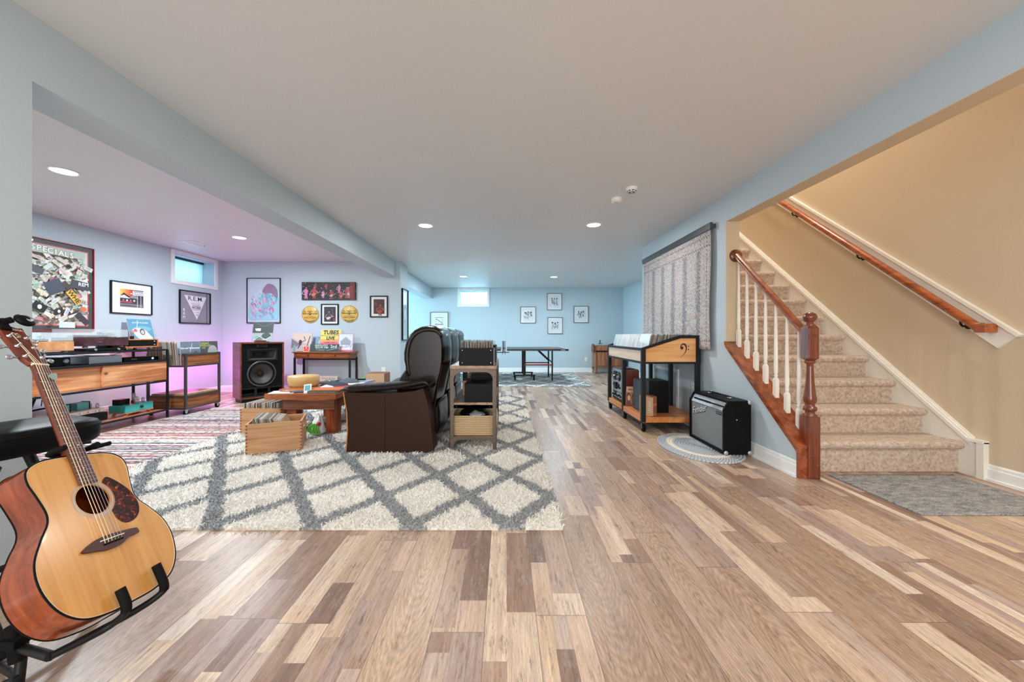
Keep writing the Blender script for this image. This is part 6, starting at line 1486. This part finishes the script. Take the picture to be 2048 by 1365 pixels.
# records: four rows facing the aisle (-X)
for col in range(4):
    yc = BY0+.024+(BD-.048)*(col+.5)/4
    n_ = 33 if col == 0 else 15
    for k in range(n_):
        f = k/(n_-1); x = BX0+.058+.465*f; lean = .22-.10*f
        T = Tm((x, yc+.003*math.sin(k*3), zb+.022+.0*f), -PI/2, -lean, 0)
        record(T, 'lpr', 'lp_brown', 'records in the right hand bin cart', ('brown edged record in the nearest row of the pine bin cart', 'record in the second nearest row of the pine bin cart', 'record in the third row of the pine bin cart', 'record in the farthest row of the pine bin cart')[col], th=.0045)
for nm, yy, wd, col in (('plastic_sleeved_record', 0, 0, 0),):
    pass
def art_sleeve_glare(seed, tone):
    def fn(a, s, h):
        r = random.Random(seed); a.rect(-s/2, 0, s/2, h, tone)
        for k in range(22):
            x = r.uniform(-s/2+.01, s/2-.03); a.stroke([(x, r.uniform(0, h*.6)), (x+r.uniform(-.03, .03), h*r.uniform(.6, 1))], r.uniform(.003, .012), C(*[int(r.uniform(186, 250))]*3))  # pale streaks paint the glare of the clear plastic into the print
    return fn
for col in range(4):
    yc = BY0+.024+(BD-.048)*(col+.5)/4
    cover('front_record', Tm((BX0+.040, yc, zb+.022), -PI/2, -.23), art_sleeve_glare(col, (C(196, 206, 214), C(214, 218, 224), C(226, 228, 232), C(206, 216, 226))[col]),
          ('pale record in clear plastic, nearest of the four fronts in the bin cart', 'white record in clear plastic, second nearest front in the bin cart', 'white record in clear plastic, third front in the bin cart', 'blue white record in clear plastic, farthest front in the bin cart')[col], mat='artglass')
# things on its lower shelf
t = thing('reel_to_reel_deck', 'silver reel to reel tape deck on the bin cart lower shelf', 'tape deck', (BX0+.055, 5.13, .163), -PI/2)
MB().box((-.21, .012, 0), (.21, .22, .44)).build('cabinet', 'walnut', t, .003)
MB().box((-.205, 0, .01), (.205, .012, .43)).build('face_plate', 'silver', t, .001)
for x in (-.10, .10):
    MB().lathe([(.065, 0), (.065, .006), (.03, .008), (.001, .008)], (x, 0, .335), (0, -1, 0), 28).build('reel_table', 'satin', t); MB().lathe([(.022, 0), (.018, .02)], (x, -.008, .335), (0, -1, 0), 16).build('reel_hub', 'chrome', t)
b = MB(); b.box((-.06, -.03, .16), (.03, 0, .25)).box((-.19, -.004, .185), (-.08, 0, .22)); b.build('head_cover', 'black', t, .003)
b = MB(); [b.lathe([(r, 0), (r*.9, .02)], (x, 0, z), (0, -1, 0), 18) for x, z, r in ((.08, .205, .028), (.14, .185, .012), (0, .385, .014), (.0, .35, .012), (-.16, .07, .014), (-.1, .07, .014), (-.05, .085, .012), (0, .07, .012), (.06, .07, .014), (.12, .085, .014), (.17, .07, .012), (0, .29, .008))]; b.build('knob', 'black', t)
b = MB(); b.box((-.2, -.003, .012), (.2, 0, .04)).box((-.2, -.002, .115), (.2, 0, .125)).box((-.16, -.004, .095), (-.02, 0, .112)); b.build('trim_strip', 'satin', t)
t = thing('bookshelf_speaker', 'reddish brown wooden speaker on the bin cart lower shelf', 'speaker', (1.72, 4.86, .163), -.12)
MB().box((-.16, 0, 0), (.02, .22, .44)).build('cabinet', 'mahog', t, .003); MB().box((.022, .012, .012), (.032, .208, .428)).build('grille', 'vinyl', t, .002); a = Art(-.0004); a.text('AR', -.02, .33, .022, C(206, 200, 190)); a.build('badge', 'art', t)
def art_four(a, s, h):
    a.rect(-s/2, 0, s/2, h, C(150, 104, 84)); a.rect(-s/2, h*.72, s/2, h, C(190, 150, 120)); a.text('MEET THE BAND', 0, h*.85, .028, C(70, 40, 34), bold=.001)
    for k in range(4): x = -s*.37+s*.245*k; a.ell(x, h*.46, .028, .055, C(90, 48, 36)); a.ell(x+.004, h*.42, .018, .036, C(206, 160, 130)); a.poly([(x-.034, 0), (x+.034, 0), (x+.02, h*.3), (x-.02, h*.3)], C(110, 60, 50))
cover('displayed_record', Tm((1.64, 4.64, .163), -.55, -.08), art_four, 'brown record cover with four heads on the bin cart lower shelf', size=.27, hgt=.245, th=.02)
t = thing('black_box_set', 'tall black box set with grey side on the bin cart lower shelf', 'box set', (1.62, 4.20, .163), 0)
MB().box((.035, 0.08, 0), (.262, .38, .365)).build('box_shell', 'black', t, .002); MB().box((-.045, .08, 0), (.0345, .38, .365)).build('grey_side', 'blueg', t, .002); MB().sphere((-.046, .12, .17), .022, sc=(.1, 1, 1)).build('pink_dot', 'red', t)
t = thing('cream_box_set', 'small cream record box with white lettering on the bin cart corner', 'box set', (1.555, 4.105, .163), 0)
MB().box((0, 0, 0), (.078, .20, .205)).build('box_shell', 'card', t, .001); MB().box((.0785, .004, .004), (.118, .14, .215)).build('dark_sleeve', 'rustic_y', t)
a = Art(-.0004); a.rect(.022, .04, .05, .16, C(222, 214, 196)); a.text('RADIO', .036, .10, .036, C(150, 130, 90), PI/2, bold=.001); a.build('lettering', 'art', t)

# ================================================================ guitar amplifier
am = thing('guitar_amplifier', 'black guitar combo amplifier with silver grille cloth near the stairs', 'guitar amplifier', (1.882, 3.22, .022))
AW, AL, AH = .245, .60, .462
side = [(.0, 0), (AW, 0), (AW, AH), (.045, AH), (.012, AH-.035), (-.012, .06)]
side = [(.008, 0), (AW, 0), (AW, AH), (.052, AH), (.008, AH-.075)]
b = MB()
b.prism(side, 0, .018, 'y').prism(side, AL-.018, AL, 'y').box((.05, .018, AH-.018), (AW, AL-.018, AH)).box((.008, .018, 0), (AW, AL-.018, .018)).box((AW-.018, .018, .018), (AW, AL-.018, AH-.018)); b.build('cabinet', 'vinyl', am, .006)
g_ = MB().box((.022, .02, .022), (.032, AL-.02, AH-.095)).build('grille_cloth', 'grille', am)
MB().box((.012, .018, .018), (.030, .026, AH-.08)).box((.012, AL-.026, .018), (.030, AL-.018, AH-.08)).box((.012, .018, .018), (.030, AL-.018, .028)).build('grille_frame', 'black', am)
cp = MB().prism([(.016, AH-.090), (.056, AH-.022), (.066, AH-.030), (.030, AH-.095)], .02, AL-.02, 'y').build('control_panel', 'silver', am)
b = MB(); nrm = Vector((-.862, 0, .507))
for k in range(17):
    y = .045+.030*k; q = Vector((.034, y, AH-.059)); r_ = .0095 if k > 6 else .007
    b.lathe([(r_, 0), (r_*.85, .014), (.001, .015)], q, nrm, 12)
b.build('control_knob', 'black', am)
b = MB(); b.tube([(.14, .13, AH), (.14, .135, AH+.012), (.14, .30, AH+.018), (.14, .465, AH+.012), (.14, .47, AH)], .008, 8); hd = b.build('carry_handle', 'vinyl', am); hd.scale = (1.6, 1, 1); hd.location = (-.084, 0, 0)
MB().sphere((.14, .14, AH+.006), .020, sc=(1, 1.4, .45)).sphere((.14, .46, AH+.006), .020, sc=(1, 1.4, .45)).build('handle_cap', 'chrome', am)
for x, z in ((.03, .0), (AW-.008, .0), (AW-.008, AH-.0)):
    for y in (.0, AL): MB().sphere((x, y+(.006 if y == 0 else -.006), z+(.012 if z == 0 else -.012)), .022, 12, 8, (1, .6, 1)).build('corner_guard', 'silver', am)
MB().sphere((.12, -.002, .30), .007).build('side_screw', 'chrome', am)
a = Art(0)
R90 = Matrix.Translation((.0218, AL/2, 0)) @ Matrix.Rotation(-PI/2, 4, 'Z')
a.text('Fender', -.135, .305, .095, C(24, 26, 30), .30, shear=.35, bold=.006); a.text('Fender', -.137, .308, .095, C(226, 228, 230), .30, shear=.35, bold=.0004)
a.rect(.16, .325, .25, .352, K0); a.text('DELUXE 112', .205, .339, .014, C(214, 218, 222))
o = a.build('logo', 'art', am); o.matrix_local = R90

# ================================================================ padded stool
sl_ = thing('padded_stool', 'black padded stool with folding tube legs behind the guitar', 'stool', (-1.800, 1.31, 0), -math.radians(17.5))
def rr(w2, d2, r, z, n=7):
    out = []
    for cx, cy, a0 in ((w2-r, -d2+r, -PI/2), (w2-r, d2-r, 0), (-w2+r, d2-r, PI/2), (-w2+r, -d2+r, PI)):
        for k in range(n+1): a_ = a0+PI/2*k/n; out.append((cx+r*math.cos(a_), cy+r*math.sin(a_), z))
    return out
MB().loft([rr(.150, .235, .10, .640), rr(.158, .243, .10, .650), rr(.160, .245, .10, .672), rr(.160, .245, .10, .700), rr(.154, .239, .098, .716), rr(.13, .215, .09, .724), rr(.06, .14, .055, .727)]).build('seat_pad', M['vinyl'], sl_)
MB().tube(rr(.160, .245, .10, .702), .0028, 6, True).build('pad_seam', 'rubber', sl_)
box('seat_plate', (-.12, -.2, .628), (.12, .2, .640), 'satin', sl_, .002)
IR = Matrix.Rotation(math.radians(17.5), 4, 'Z') @ Matrix.Translation((1.800, -1.31, 0))
def sw(*p): return IR @ Vector(p)
for (p, q) in (((-1.875, 1.45, .63), (-1.56, 1.45, .012)), ((-1.87, 1.20, .63), (-1.61, 1.20, .012))):
    lg = MB().cyl(sw(*p), sw(*q), .0165).build('leg', 'satin', sl_)
    q2 = Vector(q); d_ = (Vector(p)-q2).normalized(); MB().cyl(sw(*(q2-d_*.0)), sw(*(q2+d_*.05)), .021).build('rubber_foot', 'rubber', lg)
for (p, q) in (((-1.66, 1.16, .63), (-1.94, 1.16, .012)), ((-1.66, 1.41, .63), (-1.94, 1.41, .012))):
    pass
MB().cyl(sw(-1.62, 1.18, .63), sw(-1.90, 1.18, .02), .0165).build('leg', 'satin', sl_)
MB().box((-.02, -.20, .575), (.10, -.185, .632)).cyl((.03, -.205, .59), (.03, -.18, .59), .016).build('folding_bracket', 'satin', sl_, .002)
MB().cyl(sw(-1.715, 1.20, .26), sw(-1.675, 1.45, .26), .011).build('cross_bar', 'satin', sl_)

# ================================================================ acoustic guitar
GM = Matrix(((-.03783551, -.51720831, .85502283, -1.25798738), (.98368234, .13132902, .1229705, 1.18533172), (-.17589068, .84572351, .50379978, .40295716), (0, 0, 0, 1)))
gt = thing('acoustic_guitar', 'natural top acoustic guitar with tortoiseshell pickguard resting on its stand', 'guitar'); gt.matrix_world = GM
half_ = [(0, -.207), (.07, -.205), (.14, -.186), (.185, -.138), (.205, -.068), (.199, .0), (.168, .058), (.139, .100), (.132, .135), (.140, .188), (.148, .232), (.140, .270), (.105, .293), (.05, .300)]
ctl = half_+[(0, .300)]+[(-a_, b_) for a_, b_ in half_[:0:-1]]
OUT = smooth_poly(ctl, 6)
DB, DT = .098, .082     # depth at the tail and at the neck
def dep(b_): return DB+(DT-DB)*(b_+.207)/.507
SHC, SHR = (0, .140), .050
def circ(c, r, n=48): return [(c[0]+r*math.cos(2*PI*k/n), c[1]+r*math.sin(2*PI*k/n)) for k in range(n)]
plate(OUT, [circ(SHC, SHR)], 0, 'soundboard', 'spruce', gt)
b = MB(); b.loft([[(x, y, 0) for x, y in OUT], [(x, y, -dep(y)*.5) for x, y in OUT], [(x, y, -dep(y)) for x, y in OUT]], cap=False); bd = b.build('body_sides', 'gside', gt)
b = MB(); b.add([(x, y, -dep(y)) for x, y in OUT], [tuple(range(len(OUT)))]); b.build('body_back', 'gside', gt)
MB().tube([(x*1.0, y, -.0005) for x, y in OUT], .0024, 6, True).build('binding', 'rubber', gt); MB().tube([(x*.985, (y-.05)*.985+.05, .0002) for x, y in OUT], .0009, 5, True).build('purfling', 'bone', gt)
MB().tube([(x, y, -dep(y)) for x, y in OUT], .0022, 6, True).build('binding', 'rubber', gt)
b = MB()
for r0, r1 in ((.0515, .0525), (.0560, .0585), (.0615, .0625)):
    c0, c1 = circ(SHC, r0, 64), circ(SHC, r1, 64); vs = [(x, y, .0006) for x, y in c0]+[(x, y, .0006) for x, y in c1]; b.add(vs, [(k, 64+k, 64+(k+1) % 64, (k+1) % 64) for k in range(64)])
b.build('rosette', 'silver', gt)
b = MB(); vs = [(x, y, 0) for x, y in circ(SHC, SHR)]+[(x, y, -.004) for x, y in circ(SHC, SHR)]; b.add(vs, [(k, (k+1) % 48, 48+(k+1) % 48, 48+k) for k in range(48)]); b.build('soundhole_edge', 'piping', gt)
pg = [(.040, .205), (.062, .212), (.090, .190), (.122, .145), (.134, .095), (.128, .060), (.104, .038), (.070, .030), (.044, .042), (.034, .066), (.0325, .086)]
arc = [(SHC[0]+.0655*math.cos(t_), SHC[1]+.0655*math.sin(t_)) for t_ in [-.95+(.95+.85)*k/10 for k in range(11)]]
pgp = arc + smooth_poly([(.048, .196), (.066, .206), (.095, .180), (.122, .140), (.133, .095), (.124, .058), (.098, .036), (.066, .034), (.046, .055), (.040, .082)], 4, False)
plate(pgp, None, .0012, 'pickguard', 'tort', gt)
b = MB(); br = smooth_poly([(-.088, -.014), (-.080, -.004), (-.045, .010), (0, .013), (.045, .010), (.080, .006), (.088, .000), (.086, -.014), (.05, -.016), (.02, -.030), (-.02, -.031), (-.05, -.024)], 4)
b.prism(br, .0, .008, 'z'); bg = b.build('bridge', 'rosew', gt, .002)
MB().box((-.037, -.0015, .006), (.037, .0015, .0115)).build('saddle', 'bone', bg)
b = MB(); [b.sphere((x, -.013, .010), .0032, 8, 5) for x in [-.027+.0108*k for k in range(6)]]; b.build('bridge_pin', 'rubber', bg)
# neck
def nwid(b_): return .0215+(.0280-.0215)*(.645-b_)/(.645-.20)
b = MB(); sec = [(-1, 0), (-.97, -.35), (-.75, -.75), (-.35, -.97), (0, -1.02), (.35, -.97), (.75, -.75), (.97, -.35), (1, 0)]
rings = [[(x*nwid(b_), b_, .003+z*d_) for x, z in sec] for b_, d_ in ((.292, .075), (.300, .05), (.315, .030), (.335, .0225), (.50, .020), (.62, .018), (.640, .018), (.655, .020))]
b.loft(rings); nk = b.build('neck', 'gneck', gt)
b = MB(); b.add([(-nwid(.195), .195, .002), (nwid(.195), .195, .002), (nwid(.642), .642, .002), (-nwid(.642), .642, .002), (-nwid(.195), .195, .0085), (nwid(.195), .195, .0085), (nwid(.642), .642, .0085), (-nwid(.642), .642, .0085)], [(0,3,2,1), (4,5,6,7), (0,1,5,4), (1,2,6,5), (2,3,7,6), (3,0,4,7)]); fb = b.build('fretboard', 'fret', gt)
b = MB()
for k in range(1, 21):
    y = .645*2**(-k/12); w2 = nwid(y); b.cyl((-w2, y, .0085), (w2, y, .0085), .0011, n=6)
b.build('frets', 'chrome', fb)
b = MB()
for k in (3, 5, 7, 9, 12, 15, 17):
    y = .645*(2**(-k/12)+2**(-(k-1)/12))/2
    for x in ((0,) if k != 12 else (-.012, .012)): b.lathe([(.0028, .0084), (.0028, .0088), (.0001, .0088)], (x, y, 0), n=12)
b.build('inlay_dots', 'bone', fb)
MB().box((-.0225, .641, .002), (.0225, .647, .0112)).build('nut', 'bone', gt)
# headstock tilted back
HT = Matrix.Translation((0, .647, .004)) @ Matrix.Rotation(-math.radians(13), 4, 'X')
hp = [(-.0225, 0), (-.032, .022), (-.036, .16), (-.038, .185), (-.020, .180), (0, .188), (.020, .180), (.038, .185), (.036, .16), (.032, .022), (.0225, 0)]
b = MB(); vs = [HT @ Vector((x, y, 0)) for x, y in hp]+[HT @ Vector((x, y, -.015)) for x, y in hp]; n = len(hp)
b.add(vs, [(k, (k+1) % n, n+(k+1) % n, n+k) for k in range(n)]+[tuple(range(n-1, -1, -1)), tuple(range(n, 2*n))]); hs_ = b.build('headstock', 'gneck', gt, .0015)
posts = []
for sx in (-1, 1):
    for k in range(3):
        y = .035+.048*k; x = sx*.0235; posts.append((sx, k, HT @ Vector((x, y, .010))))
        b = MB(); up = (HT.to_3x3() @ Vector((0, 0, 1)))
        b.lathe([(.0075, 0), (.0075, .0012), (.0048, .002), (.0035, .004), (.003, .013), (.0036, .015), (.001, .0155)], HT @ Vector((x, y, 0)), up, 16)
        p0, p1, p2 = HT @ Vector((sx*.034, y, -.009)), HT @ Vector((sx*.047, y, -.010)), HT @ Vector((sx*.058, y, -.010))
        b.cyl(p0, p1, .0028, n=10); b.sphere(p2, .011, 12, 8, (1, .75, .45)); b.build('tuning_peg', 'chrome', gt)
a = Art(0); a.text('YAMAHA', 0, .168, .014, C(232, 226, 206), bold=.0003, spacing=1.1); a.stroke(smooth_poly([(-.004, .128), (.006, .136), (-.003, .142), (.009, .150)], 5, False), .003, C(222, 214, 196)); a.ring(0, .139, .010, .0115, C(222, 214, 196), 24)
o = a.build('head_logo', 'art', hs_); o.matrix_local = HT @ Matrix.Translation((0, 0, .0006)) @ Matrix.Rotation(-PI/2, 4, 'X')
# strings
order = [(-1, 0), (-1, 1), (-1, 2), (1, 2), (1, 1), (1, 0)]
for i in range(6):
    sx, k = order[i]; hp_ = [p for s_, kk, p in posts if s_ == sx and kk == k][0]
    xb, xn = -.027+.0108*i, -.0175+.007*i; r = (.0009, .0008, .0007, .0006, .0005, .0005)[i]
    MB().tube([(xb, -.012, .009), (xb, 0, .0118), (xn, .645, .0116), tuple(hp_)], r, 6).build('string', 'silver' if i > 2 else 'bone', gt)
# clip-on tuner and pick
T = GM @ HT @ Matrix.Translation((.030, .196, .014))
ct = thing('clip_on_tuner', 'black oval clip-on tuner on top of the guitar headstock', 'guitar tuner'); ct.matrix_world = T @ Matrix.Scale(1.2, 4)
MB().sphere((.004, .004, .008), .024, 28, 14, (1, .95, .46)).build('display_head', 'vinyl', ct); MB().lathe([(.009, .017), (.008, .0185), (.001, .0187)], (.006, .0, 0), n=20).build('screen_cap', 'silver', ct)
MB().cyl((-.018, .008, .0), (-.034, .004, -.012), .009, n=14).sphere((-.034, .004, -.010), .011).sphere((-.050, 0, -.012), .010).box((-.052, -.030, -.0135), (-.028, .004, -.006)).build('clip', 'rubber', ct)
pk = thing('guitar_pick', 'grey green guitar pick tucked under the strings near the headstock', 'guitar pick'); pk.matrix_world = GM @ Matrix.Translation((.019, .596, .0135)) @ Matrix.Rotation(2.4, 4, 'Z')
M['pick'] = flat('grey_green_celluloid', C(150, 172, 168), .3)
MB().prism(smooth_poly([(0, -.0165), (.010, -.002), (.013, .010), (.006, .0145), (-.006, .0145), (-.013, .010), (-.010, -.002)], 5), 0, .0008, 'z').build('pick', 'pick', pk)
# guitar stand
gs = thing('guitar_stand', 'black tube guitar stand holding the acoustic guitar', 'guitar stand', (-1.42, 1.09, 0))
def gw(a_, b_, c_): return GM @ Vector((a_, b_, c_)) - Vector((-1.42, 1.09, 0))
def ww(x, y, z): return Vector((x+1.42, y-1.09, z))
pole0, pole1 = ww(-1.425, 1.090, .10), gw(0, .318, -.10)
MB().cyl(ww(-1.425, 1.090, .02), pole1, .0125).build('pole', 'satin', gs)
MB().cyl(ww(-1.425, 1.090, .10), ww(-1.425+.02*(pole1-pole0).normalized().x*5, 1.092, .20), .019).box(ww(-1.45, 1.06, .15), ww(-1.40, 1.12, .175)).build('collar', 'rubber', gs, .003)
jn = gw(-.14, -.225, -.105)
MB().tube([pole0+(pole1-pole0)*.06, jn], .012).build('yoke_base', 'satin', gs)
for a_, bt in ((.078, -.140), (-.052, -.158)):
    y = MB().tube(smooth_poly([tuple(jn), tuple(gw(a_*.7-.02, -.236, -.05)), tuple(gw(a_, -.228, .010)), tuple(gw(a_, -.205, .024)), tuple(gw(a_, bt-.01, .024))], 5, False), .010).build('lower_yoke', 'satin', gs)
    MB().tube(smooth_poly([tuple(gw(a_, -.226, .016)), tuple(gw(a_, -.205, .024)), tuple(gw(a_, bt, .024))], 4, False), .0125).build('rubber_tip', 'rubber', y)
ny = MB().tube([pole1, gw(0, .325, -.035)], .010).build('neck_support', 'satin', gs)
for sg in (-1, 1):
    MB().tube(smooth_poly([tuple(gw(0, .325, -.038)), tuple(gw(sg*.035, .325, -.032)), tuple(gw(sg*.052, .322, -.012)), tuple(gw(sg*.050, .318, .030))], 5, False), .0085).build('neck_arm', 'rubber', ny)
MB().tube([gw(.03, .320, -.02), gw(.125, .33, .0)], .0075).build('safety_arm', 'rubber', ny)
for an in (-1.2, 3.9, 2.7):
    lg = MB().tube([ww(-1.425, 1.09, .05), ww(-1.425+.21*math.cos(an), 1.09+.21*math.sin(an), .012)], .010).build('leg', 'satin', gs)
# the wire of small details ends here
